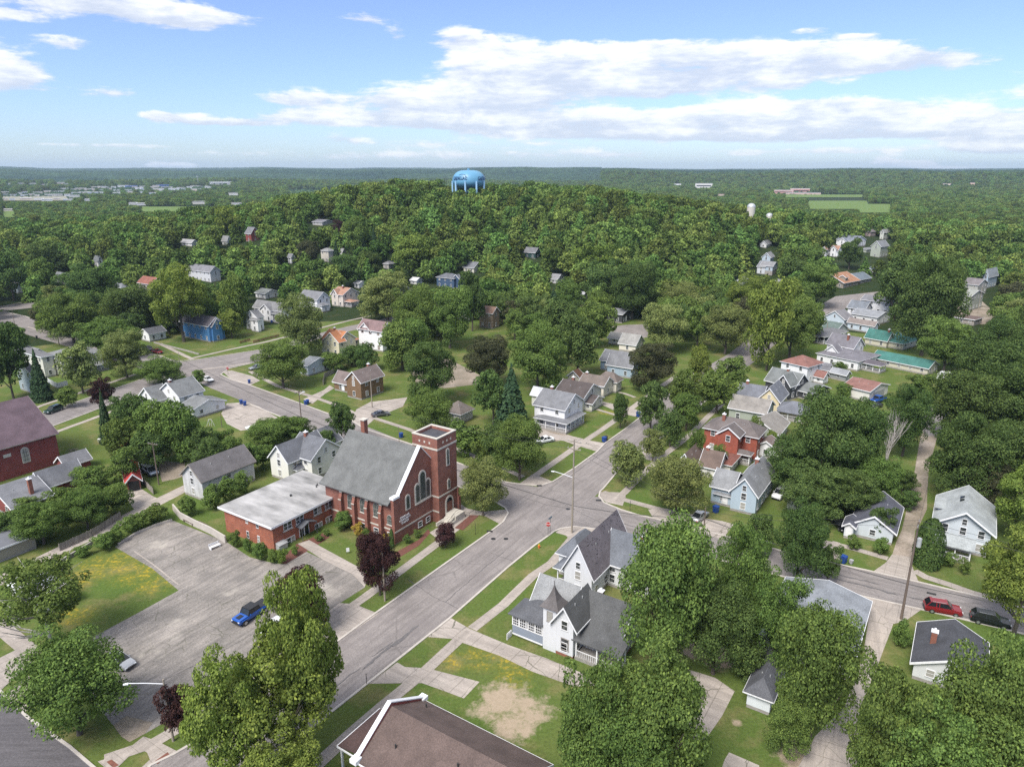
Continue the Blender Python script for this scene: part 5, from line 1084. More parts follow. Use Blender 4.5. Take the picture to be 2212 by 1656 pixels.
# red brick church-like hall at the left edge
LO = U57*22+V57*158.0; LO.z = 0
lb = thing('brick_church', 'dark red brick church with steep purple-brown roof and arched windows at the left edge', 'church', LO, R(57))
m = MB(); m.box(0, 43.6, 0, 21, -.1, 7); m.extr([(0, 7), (21, 7), (10.5, 13)], 0, 43.6, 'x'); m.build('wall', M['brick3'], lb)
rf, tr = MB(), MB(); roofgeo(rf, tr, 0, 43.6, 0, 21, 7, 6, 'x', 0, .6, .4); rf.build('roof', roofing((.10, .070, .085)), lb); tr.build('roof_trim', M['wood'], lb)
for x in (37.3, 31.5, 25.5, 19.5): lancet(lb, 'E', x, 0, 2.6, 5.6, .62, True, 'window', 'glass', .14)
m = MB(); m.box(33.4, 34.8, -.06, 0, 4.6, 5.3); m.build('stone_plaque', M['stone'], lb)
reg('brick hall', BO, 0, 9, 0, 16, 7, bb); reg('left brick church', LO, 0, 43, 0, 21, 12, lb)
# ------------ water tower
WP_ = Vector((-46, 575, T(-46, 575)))
s_, d_ = scr(Vector((0, 575, 55))), 0
WX = along(Vector((0, 575, 55)), Vector((1, 0, 0)), 1012.5); WP_ = Vector((WX, 575, T(WX, 575)))
dd = scr(Vector((WX, 575, 55)))[2]; WR = 35.0*dd/FO/.985
wt = thing('water_tower', 'pale blue water tower tank on white legs above the wooded hilltop', 'water tower', WP_)
ztop = zat(WP_, 367.5); zbot = zat(WP_, 408)
m = MB(); prof = []; N = 48; hh = (ztop-zbot)
for i in range(25):
    q = -math.pi/2+math.pi*i/24; zz = zbot+hh*.40+math.sin(q)*(hh*.60 if q > 0 else hh*.40); rr = WR*(abs(math.cos(q))**.62); prof.append((rr, zz))
for (r, z) in prof:
    for k in range(N): a = 2*math.pi*k/N; m.v.append((math.cos(a)*r, math.sin(a)*r, z))
for i in range(len(prof)-1):
    for k in range(N): j = (k+1) % N; m.f.append((i*N+k, i*N+j, (i+1)*N+j, (i+1)*N+k)); m.m.append(0)
tk = m.build('tank', M['tank'], wt, smooth=True)
m = MB(); m.tube((0, 0, ztop), (0, 0, ztop+1.2), 1); m.build('tank_vent', M['tank'], tk)
for k in range(9):
    a = math.radians(-90-9+40*k); m = MB(); m.tube((math.cos(a)*WR*.99, math.sin(a)*WR*.99, 0), (math.cos(a)*WR*.99, math.sin(a)*WR*.99, zbot+hh*.42), .75, n=10); m.build('leg', M['tanklight'], wt)
m = MB(); m.tube((0, 0, 0), (0, 0, zbot+1), 1.5, n=12); m.build('riser_pipe', M['tanklight'], wt)
def wrap(par, mesh_obj, ang0, z0, rr):
    for v in mesh_obj.data.vertices:
        a = ang0+v.co.x/rr; q = v.co.y; r = rr+.12+v.co.z; x, y, z = math.cos(a)*r, math.sin(a)*r, z0+q; v.co = (x, y, z)
    mesh_obj.location = (0, 0, 0); mesh_obj.rotation_euler = (0, 0, 0)
for a0 in (-90-32, -90+66):
    o = text(tk, 'CADILLAC', 3.3, (0, 0, 0), (0, 0, 0), M['tankdark'], ext=.05, width=13.2); 
    wrap(tk, o, R(a0), zbot+hh*.50, WR*1.0)
    m = MB(); pts = [(-6.5, -.5), (-2.2, -.75)], [(0, 3.0), (2.3, 3.7), (4.6, 3.5), (6, 2.6)]
    for pl_ in pts:
        for (xa, ya), (xb, yb) in zip(pl_, pl_[1:]): m.quad([(xa, ya, 0), (xb, yb, 0), (xb, yb+.45, 0), (xa, ya+.45, 0)])
    sw = m.build('swoosh', M['tankdark'], tk); wrap(tk, sw, R(a0), zbot+hh*.50, WR*1.0)
x0, y0, _ = scr(WP_+Vector((0, 0, ztop))); KEEP.append((x0-38, x0+38, 368, 402, scr(WP_)[2], True))
HS.append(('water tower', [x0-37, x0+37, 367, 410], 575, wt))
# ---------------------------------------------------------------- vehicles
def paint(name, col, metal=.3):
    m = bpy.data.materials.new(name); m.use_nodes = True; b = m.node_tree.nodes['Principled BSDF']
    b.inputs['Base Color'].default_value = (*col, 1); b.inputs['Metallic'].default_value = metal; b.inputs['Roughness'].default_value = .32; b.inputs['Coat Weight'].default_value = .6; b.inputs['Coat Roughness'].default_value = .06
    return m
M['lamp_white'] = mat('headlamp', (.7, .72, .75), None, .15, 1); M['lamp_red'] = mat('tail_lamp', (.35, .01, .01), None, .2, 1); M['hub'] = mat('alloy_wheel', (.45, .46, .48), None, .3, 1, metal=.7)
SH = { # stations: x, top of lower body, half width ; cabin: (x, z) profile
 'sedan': dict(L=4.6, W=.88, low=[(0,.62,.72),(.25,.78,.84),(1.35,.92,.88),(3.4,.95,.88),(4.4,.93,.84),(4.6,.72,.74)], cab=[(1.15,.92),(1.95,1.40),(3.05,1.43),(4.0,.95)], cw=(.80,.62)),
 'suv': dict(L=4.7, W=.93, low=[(0,.75,.78),(.2,.95,.9),(1.3,1.05,.93),(3.5,1.08,.93),(4.55,1.08,.9),(4.7,.8,.82)], cab=[(1.15,1.05),(1.85,1.66),(4.1,1.68),(4.6,1.10)], cw=(.84,.68)),
 'van': dict(L=4.9, W=.96, low=[(0,.75,.8),(.2,.92,.92),(1.0,1.05,.95),(3.5,1.1,.95),(4.75,1.1,.93),(4.9,.8,.85)], cab=[(.75,1.05),(1.75,1.70),(4.5,1.74),(4.8,1.10)], cw=(.87,.72)),
 'pickup': dict(L=5.5, W=.95, low=[(0,.98,.80),(.12,1.12,.84),(1.5,1.18,.86),(3.6,1.2,.93),(5.35,1.2,.93),(5.5,1.15,.9)], cab=[(1.5,1.16),(1.85,1.84),(3.45,1.86),(3.7,1.18)], cw=(.84,.76)),
}
def vehicle(kind, P0, ang, pm, label, cat, name='parked_car', roofm=None, bed=False, short=None):
    s = SH[kind]; root = thing(name, label, cat, P0, ang); L_ = s['L']; W_ = s['W']; zb = .32 if kind != 'pickup' else .5
    m = MB(); ring = []
    for (x, zt, hw) in s['low']:
        zm = zb+(zt-zb)*.55
        ring.append([(x-L_/2, -hw*.93, zb), (x-L_/2, -hw, zm), (x-L_/2, -hw*.94, zt), (x-L_/2, -hw*.4, zt+.03), (x-L_/2, hw*.4, zt+.03), (x-L_/2, hw*.94, zt), (x-L_/2, hw, zm), (x-L_/2, hw*.93, zb)])
    for r in ring: m.v += r
    for i in range(len(ring)-1):
        for k in range(8): j = (k+1) % 8; m.f.append((i*8+k, i*8+j, (i+1)*8+j, (i+1)*8+k)); m.m.append(0)
    m.f.append(tuple(range(8))); m.m.append(0); m.f.append(tuple(range(8*len(ring)-1, 8*len(ring)-9, -1))); m.m.append(0)
    if kind == 'pickup':
        for sx in (.95, 4.45):
            for q in (-1, 1): m.box(sx-L_/2-.62, sx-L_/2+.62, q*.98-.1 if q > 0 else q*.98-.02, q*.98+.02 if q > 0 else q*.98+.1, .92, 1.0)
    m.build('body', pm, root)
    cw0, cw1 = s['cw']; c = s['cab']; g = MB(); n = len(c)
    for sgn in (1,):
        for (x, z) in c:
            f = (z-c[0][1])/(max(q[1] for q in c)-c[0][1]+1e-6); hw = cw0+(cw1-cw0)*f
            g.v += [(x-L_/2, -hw, z), (x-L_/2, hw, z)]
    for i in range(n-1): g.f.append((2*i, 2*i+1, 2*i+3, 2*i+2)); g.m.append(0)
    g.f.append(tuple(2*i for i in range(n))); g.m.append(0); g.f.append(tuple(2*i+1 for i in range(n-1, -1, -1))); g.m.append(0); g.f.append((0, 2*n-2, 2*n-1, 1)); g.m.append(0)
    g.build('windows', M['darkglass'], root)
    r = MB(); a, b = c[1], c[2]; r.box(a[0]-L_/2+.06, b[0]-L_/2-.02, -cw1+.0, cw1-.0, min(a[1], b[1])-.03, max(a[1], b[1])+.035)
    def pill(x0, z0, x1, z1, y0, y1, w=.07): 
        for q in (-1, 1):
            k = len(r.v)
            r.v += [(x0-w, q*(y0+.015), z0), (x0+w, q*(y0+.015), z0), (x1+w, q*(y1+.015), z1), (x1-w, q*(y1+.015), z1), (x0-w, q*(y0-.04), z0), (x0+w, q*(y0-.04), z0), (x1+w, q*(y1-.04), z1), (x1-w, q*(y1-.04), z1)]
            for f in ((0,1,2,3),(7,6,5,4),(0,4,5,1),(1,5,6,2),(2,6,7,3),(3,7,4,0)): r.f.append(tuple(k+i for i in f)); r.m.append(0)
    pill(c[0][0]-L_/2+.04, c[0][1], c[1][0]-L_/2+.04, c[1][1], cw0, cw1, .05); pill(c[3][0]-L_/2-.06, c[3][1], c[2][0]-L_/2-.04, c[2][1], cw0, cw1, .07)
    mx = (c[1][0]+c[2][0])/2-L_/2; pill(mx, c[0][1], mx, c[1][1], cw0, cw1, .05)
    if kind in ('suv', 'van'): mx2 = c[2][0]-L_/2-.75; pill(mx2, c[0][1], mx2, c[2][1], cw0, cw1, .05)
    r.build('roof', roofm or pm, root)
    if kind in ('suv',):
        q = MB(); [q.box(a[0]-L_/2+.3, b[0]-L_/2-.3, y-.02, y+.02, b[1]+.04, b[1]+.09) for y in (-cw1+.1, cw1-.1)]; q.build('roof_rack', M['metal'], root)
    wr = .33 if kind != 'pickup' else .42
    for wx in ((.85 if kind != 'pickup' else .95), L_-(.9 if kind != 'pickup' else 1.05)):
        for q in (-1, 1):
            w_ = MB(); w_.tube((0, -.11, 0), (0, .11, 0), wr, n=16); wo = w_.build('wheel', M['rubber'], root, (wx-L_/2, q*(W_-.1), wr))
            h_ = MB(); h_.tube((0, -.12, 0), (0, .12, 0), wr*.6, n=12); h_.build('rim', M['hub'], wo)
    for q in (-1, 1):
        h_ = MB(); z = s['low'][1][1]-.16; h_.box(-L_/2-.02 if kind != 'pickup' else -L_/2-.03, -L_/2+.12, q*W_*.68-.15, q*W_*.68+.15, z-.1, z+.04); h_.build('headlight', M['lamp_white'], root)
        h_ = MB(); h_.box(L_/2-.1, L_/2+.02, q*W_*.72-.12, q*W_*.72+.12, z-.08, z+.1); h_.build('tail_light', M['lamp_red'], root)
        h_ = MB(); h_.box(c[0][0]-L_/2+.25, c[0][0]-L_/2+.4, q*(W_+.04)-.08, q*(W_+.04)+.08, c[0][1]+.02, c[0][1]+.16); h_.build('mirror', pm, root)
    h_ = MB(); h_.box(-L_/2-.04, -L_/2+.05, -W_*.8, W_*.8, zb+.02, zb+.2); h_.build('front_bumper', M['plastic_black'], root)
    h_ = MB(); h_.box(L_/2-.05, L_/2+.04, -W_*.8, W_*.8, zb+.02, zb+.2); h_.build('rear_bumper', M['plastic_black'], root)
    if kind == 'pickup':
        h_ = MB(); h_.box(3.75-L_/2, 5.4-L_/2, -.84, .84, 1.2, 1.26); h_.build('bed_cover', M['plastic_black'], root)
        h_ = MB(); h_.box(-L_/2-.05, -L_/2-.0, -.5, .5, .72, 1.0); h_.build('grille', M['plastic_black'], root)
        h_ = MB(); h_.box(.35-L_/2, 1.2-L_/2, -.35, .35, 1.2, 1.23); h_.build('hood_decal', M['plastic_black'], root)
    HS.append((short or label, [0, 0, 0, 0], 0, root)); return root
def vang(a, b): return math.atan2(b.y-a.y, b.x-a.x)
def car(kind, t, fx, fy, rx, ry, pm, label, cat='car', **k):
    """front and rear ground pixels"""
    a, b = P(t, fx, fy), P(t, rx, ry); return vehicle(kind, (a+b)/2, vang(a, b), pm, label, cat, **k)
PB = paint('blue_car_paint', (.012, .095, .42)); PR = paint('red_car_paint', (.24, .012, .02)); PK = paint('black_car_paint', (.012, .013, .018)); PS = paint('silver_car_paint', (.42, .43, .45), .6)
PG = paint('grey_car_paint', (.15, .15, .17), .6); PN = paint('dark_green_car_paint', (.02, .05, .045)); PW = paint('white_car_paint', (.7, .71, .73), 0); PT = paint('taupe_car_paint', (.16, .15, .15), .5); PL = paint('pale_blue_car_paint', (.33, .38, .47), .5)
car('pickup', 'C2', 210, 1500, 455, 1340, PB, 'bright blue four-door off-road pickup with dark roof in the cracked parking lot', 'pickup truck', roofm=M['plastic_black'], name='parked_pickup')
car('suv', 'C2', 500, 1590, 650, 1490, PW, 'white car almost hidden by the yellow-green tree next to the blue pickup')
car('suv', 'C5', 1575, 1395, 1290, 1345, PR, 'dark red wagon parked on the cross street below the grey bungalow', 'SUV')
car('suv', 'C5', 2010, 1510, 1750, 1450, PK, 'black SUV parked behind the dark red wagon under a tree', 'SUV')
car('sedan', 'M3', 1690, 1505, 1612, 1565, PS, 'silver sedan on the drive left of the pale blue steps house', 'car')
car('sedan', 'M2', 1140, 675, 1025, 690, PG, 'grey sedan parked on the dirt drive across from the church')
car('suv', 'M1', 388, 672, 505, 628, PN, 'dark green SUV parked on the left street beside the red brick church', 'SUV')
car('suv', 'M1', 1185, 132, 1255, 150, PT, 'taupe SUV parked above the dark red car near the bright blue house', 'SUV')
car('sedan', 'M1', 1345, 172, 1265, 155, PR, 'small dark red car parked below the bright blue house')
car('sedan', 'M1', 1750, 405, 1690, 385, PW, 'white car half hidden by a shrub at the left crossing')
car('van', 'M1', 1285, 1185, 1205, 1130, PL, 'pale blue-grey minivan parked by the utility pole near the red metal garage', 'minivan')
car('suv', 'M4', 135, 1395, 235, 1305, PW, 'white SUV with dark roof rack between the two pale blue houses', 'SUV')
car('sedan', 'M4', 715, 1640, 650, 1565, PK, 'black car nosed in beside the pale blue gable cottage')
car('suv', 'M4', 835, 1460, 780, 1400, PK, 'dark SUV in the shade behind the pale blue gable cottage', 'SUV')
car('sedan', 'M4', 945, 630, 1020, 600, PK, 'black car in front of the red-roofed double garage')
car('pickup', 'M4', 955, 580, 1040, 555, PB, 'dark blue pickup close to the wide grey garage door', 'pickup truck', name='parked_pickup')
car('sedan', 'T4', 795, 1565, 855, 1595, PG, 'grey car between the light blue bungalow and the teal-roofed house')
car('sedan', 'M1', 2100, 300, 2150, 290, PS, 'silver car on a drive left of the round street maple')
car('sedan', 'M3', 345, 905, 395, 895, PW, 'small pale vehicle in the dirt yard of the white porch house')
car('sedan', 'T3', 985, 1560, 965, 1545, PW, 'white car at the edge of the side-street parking yard')
car('sedan', 'B1', 1035, 825, 950, 785, PS, 'silver car roof showing behind the round maple in the lot')
# camper trailer
def camper(t, x, y, x2, y2):
    a, b = P(t, x, y), P(t, x2, y2); r = thing('camper_trailer', 'white camper trailer parked at the edge of the big trees', 'trailer', (a+b)/2, vang(a, b)); L_ = max(5.5, (b-a).length)
    m = MB(); m.extr([(-L_/2, .7), (-L_/2+.2, 2.2), (-L_/2+1, 2.75), (L_/2-.3, 2.8), (L_/2, 2.3), (L_/2, .6), (L_/2-.3, .5), (-L_/2+.3, .5)], -1.15, 1.15, 'y'); m.build('body', M['white'], r)
    for xx in (-L_/4, L_/5): m = MB(); m.box(xx-.45, xx+.45, -1.17, 1.17, 1.5, 2.1); m.build('window', M['darkglass'], r)
    for xx in (-.4, .5):
        for q in (-1, 1): m = MB(); m.tube((xx, q*1.0-.1, .33), (xx, q*1.0+.1, .33), .33, n=12); m.build('wheel', M['rubber'], r)
    m = MB(); m.tube((-L_/2, -.6, .55), (-L_/2-1.2, 0, .5), .06); m.tube((-L_/2, .6, .55), (-L_/2-1.2, 0, .5), .06); m.build('tow_bar', M['iron'], r)
camper('M4', 1485, 385, 1650, 410)
def trailer(t, x, y, x2, y2):
    a, b = P(t, x, y), P(t, x2, y2); r = thing('flat_trailer', 'low white and grey utility trailer on the cracked concrete yard', 'trailer', (a+b)/2, vang(a, b)); L_ = (b-a).length
    m = MB(); m.box(-L_/2, L_/2, -.9, .9, .5, .62); m.build('bed', M['wood'], r)
    m = MB(); m.box(-L_/2, .3, -.75, .75, .62, 1.0); m.build('load', M['white'], r); m = MB()
    for q in (-.9, .86): m.box(-L_/2, L_/2, q, q+.04, .6, .95)
    m.build('side_rail', M['metal'], r)
    for q in (-1, 1): m = MB(); m.tube((.3, q*1.0-.1, .33), (.3, q*1.0+.1, .33), .33, n=12); m.build('wheel', M['rubber'], r)
trailer('M1', 2040, 812, 2195, 775)

# ---------------------------------------------------------------- poles and wires
PT_ = {}
def pole(key, t, fx, fy, tyy, label, m='pole', arm=0, armdir=None, light=None, trafo=False, r=.15, h=None, name='utility_pole'):
    f = P(t, fx, fy); hh = h or zat(f, ty(t, tyy)); hh = min(max(hh, 3), 19); root = thing(name, label, 'pole', f)
    p = MB(); p.tube((0, 0, -.2), (0, 0, hh), r, r*.62, 10); p.build('shaft', M[m], root)
    a = armdir if armdir is not None else R(57)
    for k in range(arm):
        z = hh-.4-k*1.3; p = MB(); d = Vector((math.cos(a), math.sin(a), 0)); e = d*1.25; n = Vector((-d.y, d.x, 0))*.06
        p.v = []; 
        for zz in (z-.06, z+.06): p.v += [tuple(Vector((0, 0, zz))-e-n), tuple(Vector((0, 0, zz))+e-n), tuple(Vector((0, 0, zz))+e+n), tuple(Vector((0, 0, zz))-e+n)]
        for q in ((3,2,1,0),(4,5,6,7),(0,1,5,4),(1,2,6,5),(2,3,7,6),(3,0,4,7)): p.f.append(q); p.m.append(0)
        ca = p.build('crossarm', M[m], root)
        for s in (-1.1, -.6, .6, 1.1): q = MB(); q.tube(tuple(d*s+Vector((0, 0, z+.06))), tuple(d*s+Vector((0, 0, z+.24))), .05, n=6); q.build('insulator', M['metal'], ca)
    if trafo: q = MB(); q.tube((.42, -.2, hh-3.6), (.42, -.2, hh-2.4), .3, n=14); q.tube((.42, -.2, hh-2.4), (.42, -.2, hh-2.3), .22, n=12); q.build('transformer', M['metal'], root)
    if light:
        lx, ly, lz0 = light; z = hh*lz0; q = MB(); e = Vector((lx, ly, .9)); q.tube((0, 0, z), tuple(e*.5+Vector((0, 0, z))), .05); q.tube(tuple(e*.5+Vector((0, 0, z))), tuple(e+Vector((0, 0, z-.1))), .05); la = q.build('lamp_arm', M['trim'], root)
        q = MB(); c = e+Vector((0, 0, z-.15)); dn = Vector((lx, ly, 0)).normalized()*.5; q.tube(tuple(c), tuple(c+dn), .14, .09, 8); q.build('lamp_head', M['trim'], la)
    PT_[key] = (f, hh); return root
pole('A', 'C5', 1045, 1440, 520, 'tall dark pole with grey transformer between the dirt alley and the street', 'pole', 1, R(57), None, True, .19)
pole('B', 'M3', 595, 1650, 878, 'tallest pole, with crossarms and a street lamp, at the crossing', 'polel', 2, R(150), (-3.2, .9, .60), False, .19)
pole('C', 'C4', 812, 585, 232, 'short dark pole beside the drive of the silver sedan', 'pole', 0, None, None, False, .14)
pole('D', 'M2', 440, 880, 472, 'dark pole rising behind the cream cross-gabled house', 'pole', 1, R(57), (.8, .3, .9))
pole('E', 'M2', 1012, 612, 345, 'pale pole in front of the red and brown gable house', 'polel')
pole('F', 'M1', 1316, 1252, 900, 'leaning alley pole with one crossarm beside the minivan', 'pole', 1, R(-20))
pole('Gp', 'C2', 1593, 1268, 780, 'pale pole in front of the purple maple by the church lawn', 'polel')
pole('Hp', 'B1', 1436, 1440, 930, 'weathered pole with long white lamp arm at the lower lot corner', 'polel', 0, None, (-3.2, -.9, .93), name='street_lamp')
pole('I', 'M1', 1496, 300, 150, 'thin pale sign pole at the left crossing', 'polel', r=.08)
pole('J', 'T1', 490, 1612, 1370, 'dark pole on the grass left of the white one-car garage', 'pole')
pole('K', 'T1', 122, 1442, 1328, 'thin pole at the upper left street corner', 'pole', r=.1)
pole('Lp', 'M4', 1522, 805, 575, 'pole with transformer by the turnaround near the blue bin', 'pole', 0, None, None, True)
pole('Mp', 'T4', 236, 645, 545, 'distant pale pole near the farm silo', 'polel', 1, R(20))
pole('N', 'T4', 501, 610, 545, 'distant pale pole before the green field', 'polel')
pole('Op', 'T4', 710, 690, 590, 'distant pale pole with crossarm above the white blue-roofed house', 'polel', 1, R(10))
pole('Pp', 'T4', 566, 1560, 1425, 'pale pole in front of the green-roofed porch house', 'polel')
pole('Q', 'T4', 1822, 1352, 1120, 'pale pole beside the sage green two-storey house', 'polel', r=.12)
pole('Rp', 'T4', 2122, 1330, 1160, 'pale pole with crossarm at the far right edge', 'polel', 1, R(5))
pole('Sp', 'T1', 1660, 690, 562, 'distant pale pole above the left tree canopy', 'polel', 1, R(5))
pole('Tp', 'M2', 1236, 915, 770, 'thin dark post in the grass behind the church tower', 'pole', r=.07)
pole('Up', 'M1', 1838, 775, 660, 'short dark post at the corner of the concrete yard', 'pole', r=.09)
pole('Vp', 'M1', 1858, 1000, 812, 'thin weathered pole among the bushes behind the white barn', 'wood', r=.09)
pole('Wp', 'M3', 1022, 1165, 1085, 'slim dark sign post beside the small street tree', 'iron', r=.05, name='sign_post')
def wire(a, b, sag, r, label, name='overhead_wire', n=14, grp='overhead wires and cables'):
    mb = MB(); pts = []
    for i in range(n+1):
        t = i/n; p = a.lerp(b, t); p.z -= sag*4*t*(1-t); pts.append(p)
    o = pts[0].copy()
    for p, q in zip(pts, pts[1:]): mb.tube(p-o, q-o, r, n=4, cap=False)
    return tag(mb.build(name, M['cable'], None, o), label, 'cable', grp)
def top(k, f=1., off=(0, 0)): p, h = PT_[k]; return Vector((p.x+off[0], p.y+off[1], p.z+h*f-.15))
WC = 'thin power lines strung between poles along the cross street'; CC = 'thick black telephone cable sagging over the cross street'
far = Vector((PT_['A'][0].x+55, PT_['A'][0].y-26, 7)); farl = P('O', 250, 740); farl.z = 7
def tel(k, z=5.2): p, h = PT_[k]; return Vector((p.x, p.y, p.z+min(z, h*.8)))
chain = [farl, tel('D', 5.6), tel('B'), tel('C', 5.0), tel('A', 5.6), far]
for i, (a, b) in enumerate(zip(chain, chain[1:])): wire(a, b, .5, .055, CC, 'telephone_cable')
up = [farl+Vector((0, 0, 4)), top('D'), top('B', .93), top('C'), top('A'), far+Vector((0, 0, 5))]
for (a, b) in zip(up, up[1:]):
    for o_ in (-.9, .9): wire(a+Vector((o_*.5, o_*.8, 0)), b+Vector((o_*.5, o_*.8, 0)), .8, .022, WC)
for a, b, lb in (('F', 'Up', 'single thin line from the alley pole past the white barn'), ('Gp', 'B', 'thin line from the purple maple pole to the crossing pole'), ('Gp', 'Hp', 'thin line from the purple maple pole to the lower lot lamp')):
    wire(top(a), top(b), 1.0, .016, lb, grp=None)
fl = P('O', -60, 1230); fl.z = 8; wire(top('F', .97), fl, 1.2, .022, 'thin line from the alley pole over the left bushes to the frame edge', grp=None)
fl2 = P('O', -60, 1262); fl2.z = 7; wire(top('F', .9), fl2, 1.2, .016, 'lower of the two lines over the left bushes', grp=None)
wire(top('B', .97), P('O', 1720, 640)+Vector((0, 0, 9)), 2, .016, 'thin line running up the far main street from the crossing pole', grp=None)
wire(top('Lp', .9), top('A', .9), 1.5, .016, 'thin line above the dirt alley', grp=None)
for k, f in (('A', 3), ('D', 2.5)):
    p = tel(k, 5.4); q = MB(); q.tube((-.5, .25, 0), (.5, -.25, 0), .13, n=8); 
    tag(q.build('cable_box', M['cable'], None, p+Vector((f*.84, -f*.5, -.3))), 'black splice case on the cable near the %s' % ('transformer pole' if k == 'A' else 'pole behind the cream house'), 'cable box')

# ---------------------------------------------------------------- bins, signs, hydrant, benches
def bin_(t, x, y, label, m='plastic_blue', s=1., rz=.6, group=None):
    p = P(t, x, y); r = thing('wheeled_bin', label, 'bin', p, rz, group)
    b = MB(); k = len(b.v); b.v += [(-.27*s, -.3*s, .06), (.27*s, -.3*s, .06), (.27*s, .3*s, .06), (-.27*s, .3*s, .06), (-.34*s, -.38*s, 1.0*s), (.34*s, -.38*s, 1.0*s), (.34*s, .38*s, 1.0*s), (-.34*s, .38*s, 1.0*s)]
    for q in ((3,2,1,0),(4,5,6,7),(0,1,5,4),(1,2,6,5),(2,3,7,6),(3,0,4,7)): b.f.append(q); b.m.append(0)
    b.build('tub', M[m], r); b = MB(); b.extr([(-.4*s, 1.0*s), (.4*s, 1.0*s), (.36*s, 1.1*s), (-.3*s, 1.12*s)], -.36*s, .36*s, 'x'); b.build('lid', M[m], r)
    for q in (-1, 1): b = MB(); b.tube((q*.3*s, .3*s, .12), (q*.36*s, .3*s, .12), .12, n=10); b.build('wheel', M['rubber'], r)
bin_('M2', 462, 592, 'blue bin, nearer one of the pair on the kerb by the red and brown house', s=1.1); bin_('M2', 478, 580, 'blue bin, farther one of the pair on the kerb by the red and brown house')
bin_('M1', 1998, 585, 'blue bin, left one of the pair on the concrete yard', s=1.1); bin_('M1', 2028, 597, 'blue bin, right one of the pair on the concrete yard', s=1.1)
bin_('M1', 2065, 412, 'blue bin beside the drive at the left crossing'); bin_('M2', 1252, 862, 'blue bin on the grass strip behind the church tower', s=1.1)
bin_('M3', 862, 898, 'blue bin beside the black one on the far street verge', s=1.15); bin_('M3', 874, 885, 'black bin behind a blue one on the far street verge', 'plastic_black')
bin_('M3', 1145, 690, 'blue bin under the street trees near the cream house', s=1.2); bin_('M3', 1785, 1482, 'blue bin beside the red-brown steps', s=1.25)
bin_('C5', 495, 908, 'large blue bin on the verge beside the pale blue gable cottage', s=1.2); bin_('C5', 570, 918, 'small grey bin on the verge next to the large blue one', 'plastic_grey', .7)
bin_('M4', 1412, 640, 'blue bin beside the paved turnaround'); bin_('T2', 180, 1430, 'blue bin against the white bins house'); bin_('T1', 306, 1560, 'dark bin on the verge of the upper left street', 'plastic_black')
bin_('M1', 1565, 688, 'blue barrel bin against the white garage wall', s=1.2); bin_('C5', 1295, 868, 'blue bin behind the conical evergreen')
def sign(t, x, y, h, kind, label, rz=0, m='redsign'):
    p = P(t, x, y); r = thing('street_sign', label, 'sign', p, rz); b = MB(); b.tube((0, 0, 0), (0, 0, h), .04, n=6); b.build('post', M['iron'], r)
    if kind == 'stop':
        o = MB(); o.extr([(math.cos(R(22.5+45*i))*.42, h-.4+math.sin(R(22.5+45*i))*.42) for i in range(8)], -.06, -.04, 'y'); pl_ = o.build('sign_plate', M[m], r)
        o = MB(); o.extr([(math.cos(R(22.5+45*i))*.455, h-.4+math.sin(R(22.5+45*i))*.455) for i in range(8)], -.039, -.03, 'y'); o.build('sign_border', M['white'], r)
        text(pl_, 'STOP', .30, (0, -.07, h-.5), (math.pi/2, 0, 0), M['white'], ext=.004)
    if kind == 'name':
        o = MB(); o.box(-.55, .55, -.02, .02, h-.15, h+.12); o.build('name_plate', M['greensign'], r)
sign('C3', 1243, 655, 2.7, 'stop', 'red stop sign on a thin post at the near corner of the crossing', R(0)); sign('M1', 1890, 342, 2.5, 'stop', 'red stop sign at the left crossing beside the grass triangle', R(20))
sign('C3', 1262, 640, 3.2, 'name', 'blue-green street name sign just behind the near stop sign', R(57), 'greensign')
sign('C3', 1958, 48, 2.4, 'post', 'bare sign post beside the small street tree on the right verge'); sign('C3', 2018, 415, 2.0, 'post', 'bare thin post on the small grass corner across the crossing')
sign('B2', 967, 972, 1.6, 'post', 'short dark post on the kerb near the lower drive'); sign('C3', 556, 640, 2.2, 'post', 'thin dark post on the church verge near the small purple tree')
p = P('C3', 1158, 768); r = thing('fire_hydrant', 'red hydrant with yellow top on the near verge', 'hydrant', p); b = MB(); b.tube((0, 0, 0), (0, 0, .55), .13, .12, 10); b.tube((-.24, 0, .4), (.24, 0, .4), .07, n=8); b.build('barrel', M['orange'], r); b = MB(); b.tube((0, 0, .55), (0, 0, .8), .14, .05, 10); b.build('cap', M['yellow'], r)
p = P('C2', 1243, 820); r = thing('yard_sign', 'small white yard sign on the church lawn', 'sign', p, R(20)); b = MB(); b.box(-.25, .25, -.02, .02, .35, 1.05); b.build('panel', M['white'], r); b = MB(); b.tube((-.2, 0, 0), (-.2, 0, .4), .02, n=5); b.tube((.2, 0, 0), (.2, 0, .4), .02, n=5); b.build('stake', M['iron'], r)
def bench(t, x, y, x2, y2, m, label):
    a, b_ = P(t, x, y), P(t, x2, y2); L_ = (b_-a).length; r = thing('bench', label, 'bench', (a+b_)/2, vang(a, b_))
    b = MB(); [b.box(-L_/2, L_/2, -.3+.16*k, -.17+.16*k, .42, .46) for k in range(4)]; b.build('seat', M[m], r); b = MB(); [b.box(-L_/2, L_/2, .34, .38, .55+.14*k, .65+.14*k) for k in range(3)]; b.build('backrest', M[m], r)
    for q in (-1, 1): b = MB(); b.box(q*L_*.42-.05, q*L_*.42+.05, -.3, .38, 0, .42); b.box(q*L_*.42-.04, q*L_*.42+.04, .3, .34, .4, .95); b.build('leg', M[m], r)
bench('C1', 1745, 355, 1840, 400, 'pole', 'dark wooden bench, left one of two by the concrete wall'); bench('C1', 1868, 400, 1955, 440, 'pole', 'dark wooden bench, right one of two by the concrete wall'); bench('C1', 1985, 630, 2085, 590, 'white', 'pale grey bench alone in the corner of the parking lot')
